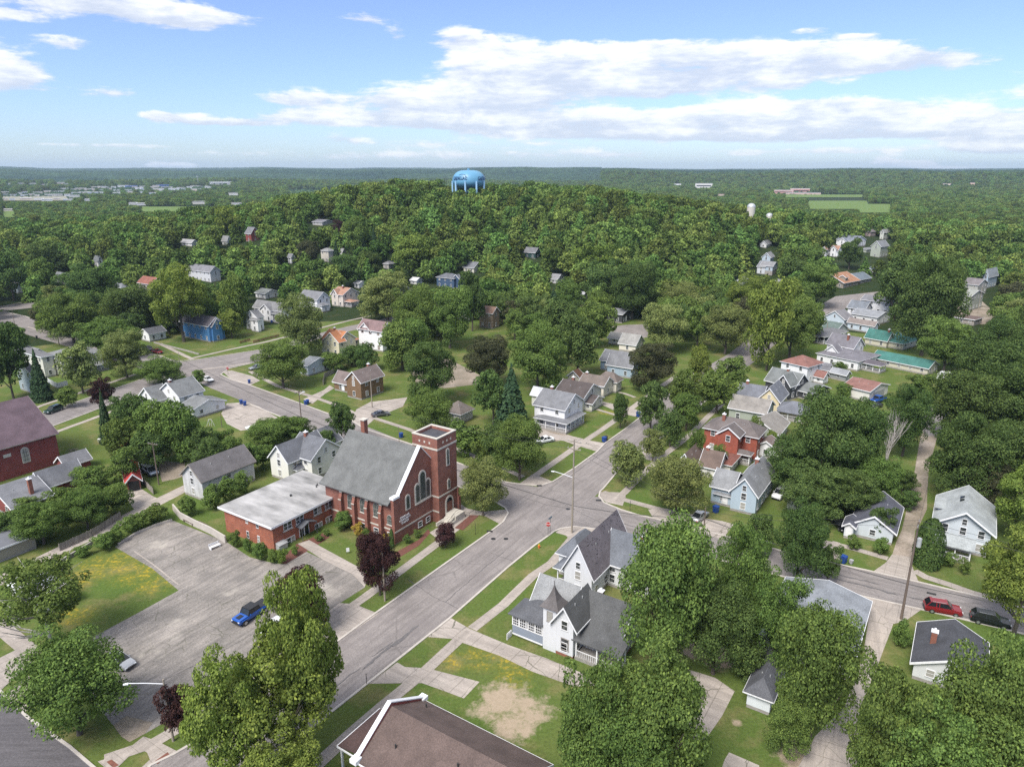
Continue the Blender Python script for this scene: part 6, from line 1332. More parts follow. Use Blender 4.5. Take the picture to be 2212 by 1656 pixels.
def wall(name, pts, h, wd, m, label, t='O', cat='wall'):
    ws = [P(t, x, y) for x, y in pts]; L, Rr = offs(ws, wd/2); o = ws[0].copy(); mb = MB()
    for i in range(len(ws)-1):
        q = [L[i], L[i+1], Rr[i+1], Rr[i]]; k = len(mb.v)
        for zz in (-.1, h): mb.v += [(p.x-o.x, p.y-o.y, zz) for p in q]
        for f in ((0,1,2,3),(7,6,5,4),(0,4,5,1),(2,6,7,3),(0,3,7,4),(1,5,6,2)): mb.f.append(tuple(k+j for j in f)); mb.m.append(0)
    return tag(mb.build(name, M[m], None, o), label, cat)
wall('retaining_wall', [(375,1102),(390,1120),(420,1136),(455,1152),(488,1172)], 1.3, .25, 'kerb', 'pale concrete retaining wall behind the benches')
wall('retaining_wall', [(255,1176),(300,1150),(345,1132),(372,1124)], .35, .3, 'kerb', 'low kerb wall along the shrubby bank above the lot')
wall('retaining_wall', [(120,1224),(150,1206),(200,1176)], .7, .3, 'found', 'crumbling low wall between alley and yellow lawn')
wall('retaining_wall', [(333,741),(400,758),(430,766)], .5, .3, 'found', 'low stone wall below the bright blue house')
def fence(pts, h, label, t='O', m='wood', gap=.02, name='board_fence', sp=.24):
    ws = [P(t, x, y) for x, y in pts]; o = ws[0].copy(); r = thing(name, label, 'fence', o)
    for a, b in zip(ws, ws[1:]):
        d = (b-a).normalized(); n = Vector((-d.y, d.x, 0)); Ln_ = (b-a).length; mb = MB()
        def bx(s0, s1, n0, n1, z0, z1):
            k = len(mb.v)
            for z in (z0, z1):
                for (s, q) in ((s0, n0), (s1, n0), (s1, n1), (s0, n1)): c = a-o+d*s+n*q; mb.v.append((c.x, c.y, z))
            for q in ((3,2,1,0),(4,5,6,7),(0,1,5,4),(1,2,6,5),(2,3,7,6),(3,0,4,7)): mb.f.append(tuple(k+i for i in q)); mb.m.append(0)
        s = 0
        while s < Ln_-.1: bx(s, min(Ln_, s+sp-gap), -.012, .012, .05, h*(1+.03*math.sin(s*7))); s += sp
        bx(0, Ln_, .02, .07, h*.25, h*.31); bx(0, Ln_, .02, .07, h*.75, h*.81); mb.build('boards', M[m], r)
        k = 0
        while k <= Ln_: mb = MB(); bx(k, k+.1, .07, .17, 0, h+.05); mb.build('post', M[m], r); k += 2.4
fence([(130,1190),(200,1158),(262,1118)], 1.3, 'leaning weathered board fence below the alley bushes'); fence([(304,1040),(332,1068)], 1.4, 'short weathered board fence beside the red metal garage')
fence([(699,832),(702,816),(735,800)], 1.5, 'grey board fence attached to the red and brown gable house'); fence([(548,741),(575,734),(604,727)], 1.0, 'brown picket fence by the white bins house', m='redwood', gap=.12, sp=.3)
fence([(519,742),(530,739),(541,736)], 1.0, 'brown picket fence in front of the narrow white bay house', m='redwood', gap=.12, sp=.3)
fence([(103,826),(124,838),(147,832)], 1.5, 'white board fence beside the cream four-square', m='white')
fence([(556,1168),(540,1160),(545,1146)], 1.1, 'pale board fence strip between the barn and cream house') if False else None
# small yard things
def ladder(t, x, y): 
    p = P(t, x, y); r = thing('swing_frame', 'small white A-frame in the yard by the concrete lot', 'swing', p); b = MB()
    for q in (-.6, .6): b.tube((q-.35, 0, 0), (q*.6, 0, 1.7), .035, n=5); b.tube((q+.35, 0, 0), (q*.6, 0, 1.7), .035, n=5)
    b.tube((-.36, 0, 1.7), (.36, 0, 1.7), .035, n=5); b.build('frame', M['white'], r); b = MB(); b.box(-.15, .15, -.08, .08, .5, .54); b.build('swing_seat', M['wood'], r)
ladder('M1', 1745, 765)
p = P('M1', 1655, 828); b = MB(); b.tube((0, 0, 0), (0, 0, .35), 1.0, 1.05, 16); b.tube((0, 0, .35), (0, 0, .40), 1.12, 1.08, 16); tag(b.build('paddling_pool', M['plastic_blue'], None, p), 'round blue paddling pool on the green yard', 'pool')
p = P('M1', 850, 895); r = thing('lawn_table', 'white plastic table on the yellow-patched lawn', 'table', p); b = MB(); b.box(-.9, .9, -.5, .5, .7, .75); b.build('table_top', M['white'], r)
for q in ((-.8, -.4), (.8, -.4), (.8, .4), (-.8, .4)): b = MB(); b.tube((q[0], q[1], 0), (q[0], q[1], .7), .04, n=6); b.build('leg', M['white'], r)
for (x, y, lb) in ((725, 690, 'left of two iron manhole covers on the main street'), (845, 690, 'right of two iron manhole covers on the main street'), (1432, 408, 'iron manhole cover in the middle of the crossing')):
    p = P('C3', x, y-10); b = MB(); b.tube((0, 0, .014), (0, 0, .022), .42, n=20); tag(b.build('manhole_cover', M['found'] if False else M['iron'], None, p), lb, 'manhole cover')
for (t, x, y, lb) in (('C3', 1160, 180, 'dark storm drain at the far corner of the crossing'), ('C3', 690, 612, 'dark storm drain in the church kerb'), ('C3', 1722, 318, 'dark storm drain in the right far kerb')):
    p = P(t, x, y); b = MB(); b.box(-.5, .5, -.25, .25, 0, .135); tag(b.build('storm_drain', M['iron'], None, p), lb, 'drain')
def pile(t, x, y, lb):
    p = P(t, x, y); r = random.Random(x); b = MB()
    for i in range(10):
        a = r.uniform(0, 3.1); L_ = r.uniform(.8, 2); c = Vector((r.uniform(-.9, .9), r.uniform(-.5, .5), .08+.07*i)); d = Vector((math.cos(a), math.sin(a), 0))*L_/2; b.tube(tuple(c-d), tuple(c+d), .06, n=4)
    tag(b.build('timber_pile', M['wood'], None, p), lb, 'timber')
pile('M1', 610, 985, 'heap of pale timber beside the red brick church'); pile('M1', 1450, 690, 'cluttered timber beside the white yard house')
# ---------------------------------------------------------------- trees placed one by one
TR = [ # foot x, foot y, top y, crown width, kind, own label
(172,1585,1378,232,'m','round bright green maple beside the bottom-left street corner'),(114,1402,1212,200,'b','sparse birch with white trunk on the yellow lawn'),
(668,1622,1230,165,'l','tall yellow-green tree top rising above the wider one by the main street'),(632,1640,1372,236,'l','widest yellow-green tree, between the parking lot and main street'),(505,1710,1415,180,'l','yellow-green tree at the lower lot corner left of the largest one'),(610,1760,1600,190,'l','yellow-green tree top cut by the bottom edge'),
(397,1592,1470,84,'p','purple maple beside the lamp pole at the lower lot corner'),(655,1372,1228,112,'p','purple maple peeking from behind the large yellow-green tree'),(821,1285,1150,96,'p','dark purple maple between church walk and main street'),(963,1182,1130,50,'p','small purple tree below the church steps'),
(1044,1113,992,100,'o','feathery light green tree at the church street corner'),
(1425,1445,1118,205,'m','tall full maple right of the near Victorian'),(1590,1385,1130,118,'m','upright maple reaching the cross street'),(1665,1455,1245,135,'m',0),(1540,1455,1255,165,'d','dark tree in the thicket behind the near Victorian'),
(1720,1262,1085,110,'d','open dark tree in front of the patched-chimney house'),(1785,1262,1170,50,'d',0),(1640,1200,1108,60,'d',0),(1745,1200,1095,70,'d',0),
(1275,1760,1440,170,'m','narrow-topped maple at the bottom centre, left of its twin'),(1410,1755,1408,225,'m','great spreading maple at the bottom centre'),(1330,1800,1520,200,'m',0),
(1748,1605,1306,180,'m','tall maple between the two lower garages'),(1700,1630,1500,105,'m',0),(1893,1775,1452,168,'m',0),(2092,1735,1392,205,'m','great maple filling the bottom right corner'),(2195,1700,1385,205,'m',0),(1990,1850,1550,220,'m',0),(2140,1850,1560,230,'m',0),
(2188,1372,1140,175,'l','yellow-green tree over the black parked SUV'),(2212,1180,1000,150,'l','yellow-green tree behind the wide grey bungalow'),(2000,1222,1122,62,'c','conical evergreen beside the wide grey bungalow'),
(1460,1111,985,128,'o','wispy tree in the yard left of the pale blue steps house'),(1354,1046,952,84,'o','small street tree on the right verge, nearest the crossing'),(1409,997,928,56,'o','leaning street tree behind the nearest one'),
(1405,938,820,74,'d',0),(1447,965,882,62,'d',0),(1482,930,852,70,'m',0),(1480,895,800,76,'m',0),(1548,892,800,95,'m',0),(1510,850,742,52,'l',0),(1580,840,770,70,'m',0),(1340,925,850,40,'d',0),
(1775,1078,848,150,'d','biggest dark maple behind the small cottages'),(1838,1062,870,120,'d',0),(1705,1075,940,110,'d',0),(1885,1090,985,110,'m',0),(1755,1120,1010,140,'d',0),(1840,1120,1020,110,'d',0),(1680,1050,985,60,'d',0),
(1948,985,830,98,'d','dark round tree left of the dirt alley'),(2080,1090,890,150,'d',0),(2075,960,800,150,'d',0),(2178,960,775,165,'d',0),(2185,1090,900,150,'d',0),(2055,1062,935,100,'d',0),(2130,880,735,150,'d',0),(2215,860,700,110,'d',0),(2120,1100,980,110,'n',0),
(2037,806,688,108,'m','bright round tree right of the teal-roofed house'),(1990,768,548,140,'d','enormous dark maple above the white houses'),(1932,690,545,95,'d',0),(2040,690,565,60,'m',0),(2160,800,688,110,'d',0),(2200,830,650,70,'d',0),
(1760,665,570,95,'m',0),(1712,622,552,72,'d',0),(1747,590,528,62,'m',0),(1833,582,512,54,'d',0),(1655,800,600,95,'l',0),(1705,775,640,105,'m',0),(1742,742,652,70,'m',0),(1640,740,625,80,'l',0),(1690,700,600,90,'l',0),
(1470,690,612,98,'o',0),(1435,760,655,105,'o',0),(1505,752,660,72,'m',0),(1565,765,660,100,'o',0),(1610,700,595,100,'l',0),
(1365,690,565,105,'d','largest round dark tree in the centre of the woods'),(1295,665,562,84,'d',0),(1285,752,650,85,'m',0),(1280,612,522,92,'l','yellow-green round tree at the foot of the wooded hill'),
(1160,848,700,128,'m','bright green round maple in the middle distance'),(1247,815,682,95,'d','brown-green tree right of the bright round maple'),(1052,835,728,104,'n',0),(930,872,735,112,'d',0),(870,800,692,92,'m',0),(1405,845,740,104,'n','purple-brown tree above the far main street'),
(1065,917,797,92,'d',0),(1105,930,790,86,'s','tall brownish spruce behind the white porch house'),(930,937,845,108,'m','light bushy tree beside the dirt drive'),(1122,1037,905,112,'m','round green tree on the corner across from the church tower'),(1080,1015,910,78,'d',0),(1010,985,925,84,'u',0),(1042,1005,945,60,'u',0),(990,960,910,50,'u',0),
(613,838,740,112,'m','round street maple across from the white yard house'),(740,958,870,64,'d','dark tree in front of the church roof'),(350,832,772,98,'m',0),(430,835,798,34,'m','small thin tree at the left crossing'),(225,885,816,52,'p','dark purple tree beside the left street'),(235,955,842,36,'s','narrow dark spruce beside the purple tree'),
(290,960,850,90,'d',0),(345,985,868,95,'m',0),(400,995,862,92,'m',0),(275,1005,905,78,'m',0),(440,1000,920,72,'d',0),(480,985,925,60,'m',0),(330,1010,930,90,'d',0),(275,1048,966,76,'m','round tree behind the red metal garage'),
(452,1012,948,82,'d',0),(500,1000,945,60,'m',0),(590,962,905,112,'m',0),(640,955,895,80,'m',0),(548,1020,955,52,'m',0),(570,1010,960,50,'m',0),(700,975,930,50,'d',0),
(95,1175,1088,112,'m',0),(190,1142,1060,96,'m',0),(250,1108,1050,76,'m',0),(145,1120,1056,90,'m',0),(200,1060,1008,84,'m',0),(30,1165,1108,80,'d',0),(60,1110,1072,60,'m',0),
(465,1100,1050,50,'u',0),(495,1084,1036,48,'u',0),(525,1070,1024,46,'u',0),(407,1115,1078,40,'u',0),(228,1186,1156,54,'u',0),(283,1150,1118,46,'u',0),(340,1126,1094,60,'u',0),(250,1172,1140,40,'u',0),(310,1140,1108,40,'u',0),(180,1200,1180,36,'u',0),(30,1240,1215,30,'u',0),(70,1310,1210,50,'b',0),
(508,1180,1150,30,'u',0),(535,1192,1166,24,'u',0),(563,1210,1176,38,'u',0),(592,1216,1188,24,'u',0),(610,1216,1187,27,'l',0),(637,1200,1180,19,'u',0),(742,1145,1105,42,'m',0),(773,1156,1131,28,'y','golden rounded shrub, left one against the church wall'),(792,1160,1142,20,'u',0),(835,1178,1153,22,'y','golden rounded shrub at the church front corner'),(847,1182,1142,11,'c','slim upright evergreen at the church front corner'),(880,1174,1156,20,'u',0),(902,1160,1144,20,'u',0),(688,1168,1156,22,'u',0),(705,1158,1148,18,'u',0),
(30,862,700,92,'d',0),(92,864,756,48,'s','tall spruce in front of the narrow blue-grey house'),(180,850,742,84,'o','slender layered tree in front of the cream four-square'),(275,815,714,96,'o',0),(150,880,840,50,'u',0),
(160,742,632,112,'m',0),(285,720,616,122,'d','broad dark round tree right of a lighter one at left'),(240,772,690,128,'m',0),(398,738,572,124,'l','huge light green tree left of the bright blue house'),(516,712,590,66,'m','tall green tree right of the bright blue house'),(35,780,700,76,'m',0),(92,690,652,22,'p','tiny purple tree at the upper left street'),(100,656,556,66,'m',0),(30,650,540,72,'d',0),(118,602,520,86,'d','very dark wide tree among the left houses'),(200,680,570,120,'d',0),
(655,770,638,100,'o','grey-green feathery tree left of the cream orange-roofed house'),(838,692,588,122,'o','broad airy tree right of the white orange-roofed house'),(900,748,620,112,'m',0),(972,752,620,108,'m',0),(880,792,690,105,'m',0),(1020,715,585,65,'d',0),
(800,592,540,60,'d',0),(775,562,468,62,'m',0),(785,565,495,30,'s','blue-green spruce, left of a pair below the hill'),(810,565,492,28,'s','blue-green spruce, right of a pair below the hill'),(727,562,520,20,'s','small spruce in front of the cream house'),(740,622,550,75,'d',0),(670,582,520,60,'n',0),(680,628,560,80,'m',0),(733,522,475,35,'p','dark purple tree on the lower hill slope'),(890,588,505,92,'l','wide yellow-green tree at the left foot of the hill'),(497,516,446,52,'l','bright yellow-green tree standing above the left canopy'),
(1145,720,640,80,'d',0),(1195,700,625,60,'s',0),(1230,680,600,70,'m',0),(760,790,745,60,'d',0),(720,800,760,60,'m',0),(795,800,740,50,'d',0),(1210,790,700,60,'d',0),
(1500,1000,925,40,'m',0),(1550,1010,965,40,'u',0),(1605,1090,1040,30,'u',0),(1640,1170,1120,40,'u',0),(1840,1185,1160,36,'u',0),(1905,1196,1165,40,'u',0),(2050,1225,1195,34,'u',0),(2080,1240,1210,28,'u',0),(1940,1395,1345,46,'u','round clipped shrub beside the south alley'),(1990,1200,1170,30,'u',0),
(2040,850,820,50,'u',0),(1985,845,810,60,'u',0),(2010,870,838,40,'u',0),(1810,815,780,34,'m',0),(1820,860,830,40,'u',0),(1620,960,900,50,'m',0),(1665,970,930,30,'l',0),
(1960,1100,1060,50,'d',0),(1950,1060,1010,60,'d',0),(1900,1160,1090,60,'d',0),(2050,1110,1060,60,'m',0),(1450,1480,1400,70,'d',0),(1610,1470,1390,90,'d',0)]
pend = []
for (bx, by, ty_, w_, k, lb) in TR:
    o = tree(bx, by, ty_, w_, k, lb or None)
    if not lb: pend.append((o, bx, (by+ty_)/2, k, w_, by-ty_))
# bleached dead tree
p = P('M4', 1065, 1065); hh = zat(p, ty('M4', 725)); r = thing('dead_tree', 'bare bleached dead tree left of the dirt alley', 'tree', p)
rg = random.Random(4); m = MB()
def limb(a, d, L_, r_, n):
    b = a+d*L_; m.tube(tuple(a), tuple(b), r_, r_*.6, 5)
    if n:
        for _ in range(3 if n > 1 else 2): limb(b, (d+Vector((rg.uniform(-.4, .4), rg.uniform(-.4, .4), .25))).normalized(), L_*rg.uniform(.6, .95), r_*.55, n-1)
for q in range(6): limb(Vector((rg.uniform(-.3, .3), rg.uniform(-.3, .3), 0)), Vector((rg.uniform(-.22, .22), rg.uniform(-.22, .22), 1)).normalized(), hh*.36, .13, 3)
m.build('branches', M['deadwood'], r)
DK = {'m': 'mid green', 'd': 'dark green', 'l': 'yellow-green', 'o': 'olive green', 'p': 'purple', 'n': 'brownish', 's': 'blue-green', 'u': 'green', 'b': 'sparse', 'c': 'conical', 'y': 'golden'}
def near_label(o, x, y, k, w_, h_, used):
    best = sorted((abs((b[0]+b[1])/2-x)+abs((b[2]+b[3])/2-y)*1.3, s, b) for s, b, d, rr in HS if b[1] > b[0])[:3]
    noun = 'shrub' if o.name.startswith(('shrub', 'arbor')) else 'spruce' if k == 's' else 'tree'
    for dd_, s, b in best:
        cx, cy = (b[0]+b[1])/2, (b[2]+b[3])/2; dx, dy = x-cx, y-cy
        hw, hv = (b[1]-b[0])/2, (b[3]-b[2])/2
        rel = ('in front of' if dy > 0 else 'behind') if abs(dy)/hv > abs(dx)/hw else ('right of' if dx > 0 else 'left of')
        for sz in ('', 'tall ' if h_ > w_ else 'broad ', 'small ' if w_ < 70 else 'large '):
            for fr in ('', 'just ', 'farther '):
                lb = f'{sz}{DK[k]} {noun} {fr}{rel} the {s}'
                if lb not in used and len(lb.split()) <= 16: return lb
    return f'{DK[k]} {noun} among its neighbours'
used = set()
for (o, x, y, k, w_, h_) in sorted(pend, key=lambda q: q[1]): lb = near_label(o, x, y, k, w_, h_, used); used.add(lb); o['label'] = lb

# ---------------------------------------------------------------- the rest of the canopy
OPEN = [ # picture areas that must stay clear: (x0,x1,y0,y1)
 (0,78,668,735),(430,640,735,790),(735,860,680,722),(1320,1400,695,735),(1580,1640,715,765),(1750,1910,625,680),(660,740,655,700),(300,420,735,790),(1255,1300,560,600) if False else (0,1,0,1)]
rng = random.Random(21); grid = {}
def crowd(x, y, r):
    gx, gy = int(x//16), int(y//16)
    for a in range(gx-1, gx+2):
        for b in range(gy-1, gy+2):
            for (X, Y, RR) in grid.get((a, b), ()):
                if (X-x)**2+(Y-y)**2 < ((r+RR)*.5)**2: return True
    return False
def addg(x, y, r): grid.setdefault((int(x//16), int(y//16)), []).append((x, y, r))
for t_ in TREES: addg(t_[5], t_[6], t_[7]*1.6)
def blocked_tree(x, y, r, h):
    g = Vector((x, y, T(x, y))); sx, sy, d = scr(g); x0, y0, _ = scr(g+Vector((0, 0, h))); w_ = r*FO/d
    for (a, b, c, e, dd, kp) in KEEP:
        if d < dd+3 and sx+w_*.8 > a and sx-w_*.8 < b and y0 < e-3 and sy > c+3: return True
        if abs(d-dd) < 14 and sx > a-4 and sx < b+4 and abs(sy-e) < (e-c)*.8+3: return True
    for (a, b, c, e) in OPEN:
        if sx+w_*.7 > a and sx-w_*.7 < b and y0 < e-2 and sy > c: return True
    return False
cand = []
ty0 = 0
for i in range(110000):
    sy = 0
    r_ = math.sqrt(rng.uniform(185**2, 760**2)); a = rng.uniform(-.70, .70); x, y = r_*math.sin(a), r_*math.cos(a)
    sx, syy, d = scr((x, y, T(x, y)))
    if sx < -60 or sx > 2270 or syy > 735: continue
    hill = T(x, y) > 3
    r = rng.uniform(4.4, 7.8) if not hill else rng.uniform(5.2, 9.4); h = r*rng.uniform(1.3, 1.8)+3.5
    if crowd(x, y, r*1.3) or blocked_tree(x, y, r, h): continue
    addg(x, y, r*1.3); cand.append((d, x, y, r, h, hill, sx, syy))
    if len(cand) > 4200: break
cand.sort()
pool = 'mmmmddddolldmn'
nind = max(0, 296-len([t_ for t_ in TREES if t_[9] not in 'usc']))
NAMES = {'m': 'mid green rounded tree in the unbroken canopy between the houses', 'd': 'dark green rounded tree in the unbroken canopy between the houses', 'l': 'yellow-green rounded tree in the unbroken canopy between the houses', 'o': 'olive green rounded tree in the unbroken canopy between the houses', 'n': 'brownish rounded tree in the unbroken canopy between the houses'}
for (d, x, y, r, h, hill, sx, syy) in cand[:nind]:
    k = rng.choice(pool); tree(sx, syy, 0, 0, k, NAMES[k], group={'m': 'mid green canopy trees', 'd': 'dark green canopy trees', 'l': 'yellow-green canopy trees', 'o': 'olive canopy trees', 'n': 'brownish canopy trees'}[k], loc=Vector((x, y, T(x, y))), wh=(r*2, h))
pts = [(x, y, T(x, y)-.3, r*2/9.2, h/9.9) for (d, x, y, r, h, hill, sx, syy) in cand[nind:]]
print('canopy', len(cand), 'individual', nind, 'trees', len(TREES))
# far buildings first, so that the woods leave them visible
far = []
def farb(x, y, w_, h_, col, label, cat='building', name='distant_building', hd=None, depth=None, group=None, win=True, rc=None):
    """x,y: left foot and right foot share row y; w_,h_ in pixels"""
    p = G(x+w_/2, y); d = scr(p)[2]; W_ = w_*d/FO; Hh = max(3.5, h_*d/FO); D_ = depth or min(W_*.8, 40)
    r = thing(name, label, cat, p, -math.atan2(p.x, p.y)+(hd or 0), group); m = MB(); m.box(-W_/2, W_/2, 0, D_, -2, Hh); m.build('wall', siding(col), r)
    m = MB(); m.box(-W_/2-.4, W_/2+.4, -.4, D_+.4, Hh, Hh+.5); m.build('roof', M['membrane'] if rc is None else siding(rc), r)
    if win: m = MB(); m.box(-W_/2*.86, W_/2*.86, -.08, 0, Hh*.35, Hh*.62); m.build('window_band', M['darkglass'], r)
    KEEP.append((x, x+w_, y-h_, y, d, True)); far.append((p.x, p.y, max(W_, D_)*.7)); return r
rg = random.Random(5); cols = [(.66,.65,.66), (.58,.55,.54), (.5,.42,.38), (.62,.62,.66), (.45,.5,.6), (.6,.5,.45)]
TOWN = []
for row, (ya, xs, xe, n) in enumerate([(406,190,455,17),(411,120,440,16),(418,0,330,16),(424,0,170,9),(433,0,190,9),(442,270,310,2),(400,0,160,6)]):
    for i in range(n):
        x = xs+(xe-xs)*(i+rg.random()*.7)/n; w_ = rg.uniform(8, 22); h_ = rg.uniform(2.2, 4.2); y = ya+rg.uniform(-2, 2)
        farb(x, y, w_, h_, rg.choice(cols), 'small flat pale building in the far commercial strip at the left', 'building', 'commercial_building', group='pale flat commercial buildings far left', win=False, rc=(.62, .62, .64))
farb(455,399,44,5.5,(.68,.68,.7),'long white building standing above the far left woods',rc=(.6,.6,.6)); farb(272,406,24,4,(.10,.18,.5),'far blue-roofed building in the left strip',rc=(.06,.12,.4)); farb(340,404,26,4,(.12,.2,.5),'far blue building at the right of the left strip',rc=(.08,.14,.42))
farb(1456,400,16,2.8,(.66,.66,.68),'small white building left of the far hospital block',win=False); farb(1502,406,36,9,(.62,.6,.58),'far cream multi-storey block before the right ridge'); farb(1672,418,40,6,(.5,.28,.25),'far pink-brick school wing, left part',rc=(.55,.5,.5)); farb(1706,416,42,7.5,(.48,.26,.23),'far pink-brick school, main part',rc=(.6,.52,.5)); farb(1700,420,70,3,(.5,.36,.32),'low front range of the far pink school',win=False)
farb(1550,423,16,2,(.5,.4,.36),'low brown building in the far right woods',win=False,rc=(.3,.2,.18)); farb(2035,400,18,3,(.62,.5,.44),'tiny pale building on the far right ridge, left',win=False); farb(2096,398,10,3,(.6,.42,.36),'tiny pink building on the far right ridge, right',win=False)
farb(500,443,24,4,(.6,.6,.62),'white roofs beyond the left canopy edge, left',win=False); farb(415,441,30,5,(.6,.58,.56),'white low building in the left clearing',win=False); farb(415,441,1,1,(.6,.58,.56),'thin pale post building in the clearing',win=False) if False else None
farb(492,422,24,5,(.6,.6,.6),'pale building at the edge of the left forest belt',win=False); farb(10,457,16,4,(.62,.56,.54),'pale roof at the far left edge clearing',win=False,rc=(.6,.55,.55))
# farm
fb_ = farb(1566,481,30,7,(.62,.62,.62),'white-roofed farm shed left of the silo','barn','farm_shed',win=False,rc=(.7,.7,.72)); farb(1664,502,24,12,(.13,.09,.06),'brown barn right of the silo','barn','farm_shed',win=False,rc=(.5,.5,.5)); farb(1672,498,16,8,(.66,.66,.66),'white farm building beside the brown barn','barn','farm_shed',win=False)
def silo(x, y, ytop, w_, label):
    p = G(x, y); d = scr(p)[2]; hh = zat(p, ytop); r_ = w_*d/FO/2; r = thing('silo', label, 'silo', p); m = MB(); m.tube((0, 0, -1), (0, 0, hh-r_*.9), r_, n=20); m.build('body', M['stone'], r, smooth=False); m = MB(); n = 20
    for i in range(6):
        q = math.pi/2*i/5
        for k in range(n): a = 2*math.pi*k/n; m.v.append((math.cos(a)*r_*1.03*math.cos(q), math.sin(a)*r_*1.03*math.cos(q), hh-r_*.9+math.sin(q)*r_*.9))
    for i in range(5):
        for k in range(n): m.f.append((i*n+k, i*n+(k+1) % n, (i+1)*n+(k+1) % n, (i+1)*n+k)); m.m.append(0)
    m.build('dome', M['metal'], r, smooth=True); KEEP.append((x-w_, x+w_, ytop, y-8, d, True))
silo(1618, 500, 439, 17, 'tall white farm silo with domed top'); silo(1658, 505, 460, 14, 'shorter domed silo partly behind trees')
p = G(429, 402); m = MB(); m.tube((0, 0, 0), (0, 0, 32), .8, n=6); m.tube((0, 0, 30), (0, 0, 33), 3, n=8); tag(m.build('sign_mast', M['metal'], None, p), 'thin tall mast above the far commercial strip', 'mast')
def fieldsheet(pts, m, nm='field'): 
    ws = [G(x, y) for x, y in pts]; me = bpy.data.meshes.new(nm); me.from_pydata([(p.x, p.y, T(p.x, p.y)+.3+i*.06) for p in ws], [], [tuple(range(len(ws)))]); me.materials.append(m)
    if me.polygons[0].normal.z < 0: me.flip_normals()
    tag(link(nm, me), kind='structure')
FLD = [(1555,1715,462,474),(1740,1880,434,452),(1640,1700,468,476),(1850,1930,441,460),(0,40,455,470),(300,470,447,458),(690,800,418,424),(620,720,411,417),(0,150,424,434),(1690,1870,421,427)]
for i, (a, b, c, d_) in enumerate(FLD): fieldsheet([(a, d_), (b, d_), (b-8, c), (a+8, c)], M['field'] if i not in (8,) else M['paleground']); KEEP.append((a+6, b-6, c, d_, scr(G(a, c))[2], True))
# beyond ~700 m
grid.clear(); n_far = 0
rngn = np.random.default_rng(8)
K = [(k[0], k[1], k[2], k[3], k[4]) for k in KEEP if k[4] > 600]
for i in range(150000):
    r_ = 740*math.exp(rng.random()*math.log(3300/740)); a = rng.uniform(-.66, .66); x, y = r_*math.sin(a), r_*math.cos(a)
    sp = 1+max(0, (r_-900))/1500
    r = rng.uniform(4, 6.5)*sp**.55; h = r*rng.uniform(1.5, 2.1)
    if crowd(x, y, r*1.35): continue
    sx, sy, d = scr((x, y, T(x, y))); hpx = h*FO/d; w_ = r*FO/d
    if any(d < dd+15 and sx+w_*.6 > aa and sx-w_*.6 < bb and sy-hpx < e-.6 and sy > c for (aa, bb, c, e, dd) in K): continue
    if any((x-fx)**2+(y-fy)**2 < (fr+r*.7)**2 for fx, fy, fr in far): continue
    if any(a0 < sx < b0 and c0 < sy < d0 for (a0, b0, c0, d0) in FLD): continue
    addg(x, y, r*1.35); pts.append((x, y, T(x, y)-.5, r*2/9.2, h/9.9)); n_far += 1
print('far', n_far)
pts = np.array(pts, dtype=np.float32)
me = bpy.data.meshes.new('forest'); me.vertices.add(len(pts)); me.vertices.foreach_set('co', pts[:, :3].ravel())
at = me.attributes.new('sc', 'FLOAT_VECTOR', 'POINT'); at.data.foreach_set('vector', np.stack([pts[:, 3], pts[:, 3], pts[:, 4]], 1).astype(np.float32).ravel())
at = me.attributes.new('rot', 'FLOAT_VECTOR', 'POINT'); at.data.foreach_set('vector', np.stack([0*pts[:, 0], 0*pts[:, 0], rngn.random(len(pts))*6.28], 1).astype(np.float32).ravel())
near = np.hypot(pts[:, 0], pts[:, 1]) < 560
pk = np.where(near, rngn.integers(5, 10, len(pts)), rngn.integers(0, 4, len(pts))); cf = rngn.random(len(pts)) < .03; pk[cf] = 4
at = me.attributes.new('pk', 'INT', 'POINT'); at.data.foreach_set('value', pk.astype(np.int32))
fo = tag(link('forest', me), 'unbroken green tree canopy covering the hill and the land beyond', 'forest', kind='stuff')
ng = bpy.data.node_groups.new('forest', 'GeometryNodeTree'); ng.interface.new_socket('Geometry', in_out='INPUT', socket_type='NodeSocketGeometry'); ng.interface.new_socket('Geometry', in_out='OUTPUT', socket_type='NodeSocketGeometry')
N_ = ng.nodes; Lk = ng.links; gi = N_.new('NodeGroupInput'); go = N_.new('NodeGroupOutput'); ip = N_.new('GeometryNodeInstanceOnPoints'); mp = N_.new('GeometryNodeMeshToPoints'); ji = N_.new('GeometryNodeJoinGeometry')
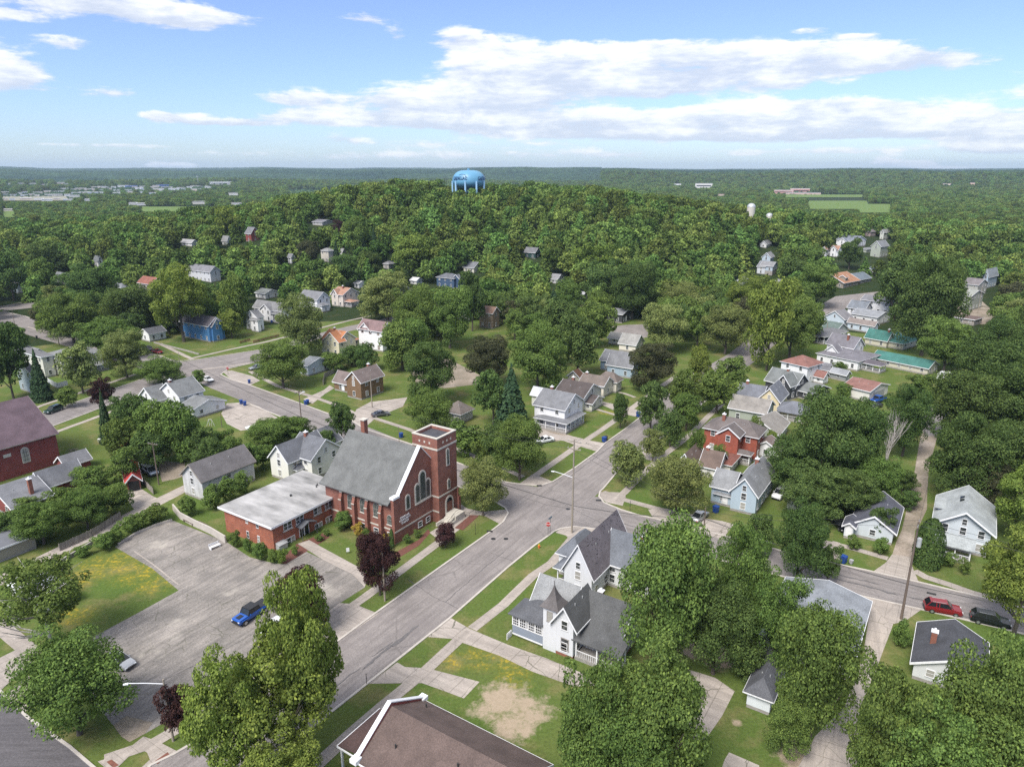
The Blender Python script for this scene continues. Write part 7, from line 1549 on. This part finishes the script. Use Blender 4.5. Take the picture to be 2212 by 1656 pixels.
# crown meshes of standing trees are the sources
srcs = []
def attach(me_):
    for o in C.objects:
        if o.data is me_ and o.name.startswith('crown'): return o
    return None
pads = []
for i, me_ in enumerate(FAR[:5]+MID[:5]):
    o = attach(me_)
    if o is None:   # stand one more tree of this shape in the wood
        x, y = -60+i*23, 640+i*7; t_ = thing('leafy_tree' if i != 4 else 'spruce_tree', NAMES['m'] if i != 4 else 'lone far spruce in the woods behind the hill top', 'tree', (x, y, T(x, y)), 0, 'mid green canopy trees' if i != 4 else None)
        o = link('crown', me_, t_); tk = link('trunk', TRK[0], t_)
    srcs.append(o)
# join order: Join Geometry lists the last link first
for o in srcs[::-1]:
    oi = N_.new('GeometryNodeObjectInfo'); oi.transform_space = 'ORIGINAL'; oi.inputs['Object'].default_value = o; oi.inputs['As Instance'].default_value = False
    gt = N_.new('GeometryNodeGeometryToInstance'); Lk.new(oi.outputs['Geometry'], gt.inputs[0])
    sm = N_.new('GeometryNodeSetMaterial'); sm.inputs['Material'].default_value = FM['forest']; Lk.new(oi.outputs['Geometry'], sm.inputs['Geometry']); Lk.new(sm.outputs[0], gt.inputs[0])
    Lk.new(gt.outputs[0], ji.inputs[0])
def na(nm, tp): n = N_.new('GeometryNodeInputNamedAttribute'); n.data_type = tp; n.inputs['Name'].default_value = nm; return n.outputs[0]
Lk.new(gi.outputs[0], mp.inputs['Mesh']); Lk.new(mp.outputs[0], ip.inputs['Points']); Lk.new(ji.outputs[0], ip.inputs['Instance']); ip.inputs['Pick Instance'].default_value = True
Lk.new(na('pk', 'INT'), ip.inputs['Instance Index']); Lk.new(na('rot', 'FLOAT_VECTOR'), ip.inputs['Rotation']); Lk.new(na('sc', 'FLOAT_VECTOR'), ip.inputs['Scale']); Lk.new(ip.outputs[0], go.inputs[0])
md = fo.modifiers.new('forest', 'NODES'); md.node_group = ng
# ---------------------------------------------------------------- air
HZD = 7e-5
if HZD:
    m = MB(); m.box(-13000, 13000, -300, 15500, -20, 210); hz = m.build('haze', bpy.data.materials.new('haze'))
    hm = hz.data.materials[0]; hm.use_nodes = True; nt = hm.node_tree; nt.nodes.clear(); o_ = nt.nodes.new('ShaderNodeOutputMaterial'); v_ = nt.nodes.new('ShaderNodeVolumePrincipled')
    v_.inputs['Density'].default_value = HZD; v_.inputs['Color'].default_value = (.62, .80, 1, 1); v_.inputs['Anisotropy'].default_value = .2
    nt.links.new(v_.outputs[0], o_.inputs['Volume']); tag(hz, 'thin bluish summer haze over the far hills', 'haze', kind='stuff')
if 0:
    open("/tmp/dbg.txt","w").write("\n".join(map(str,DBG)))
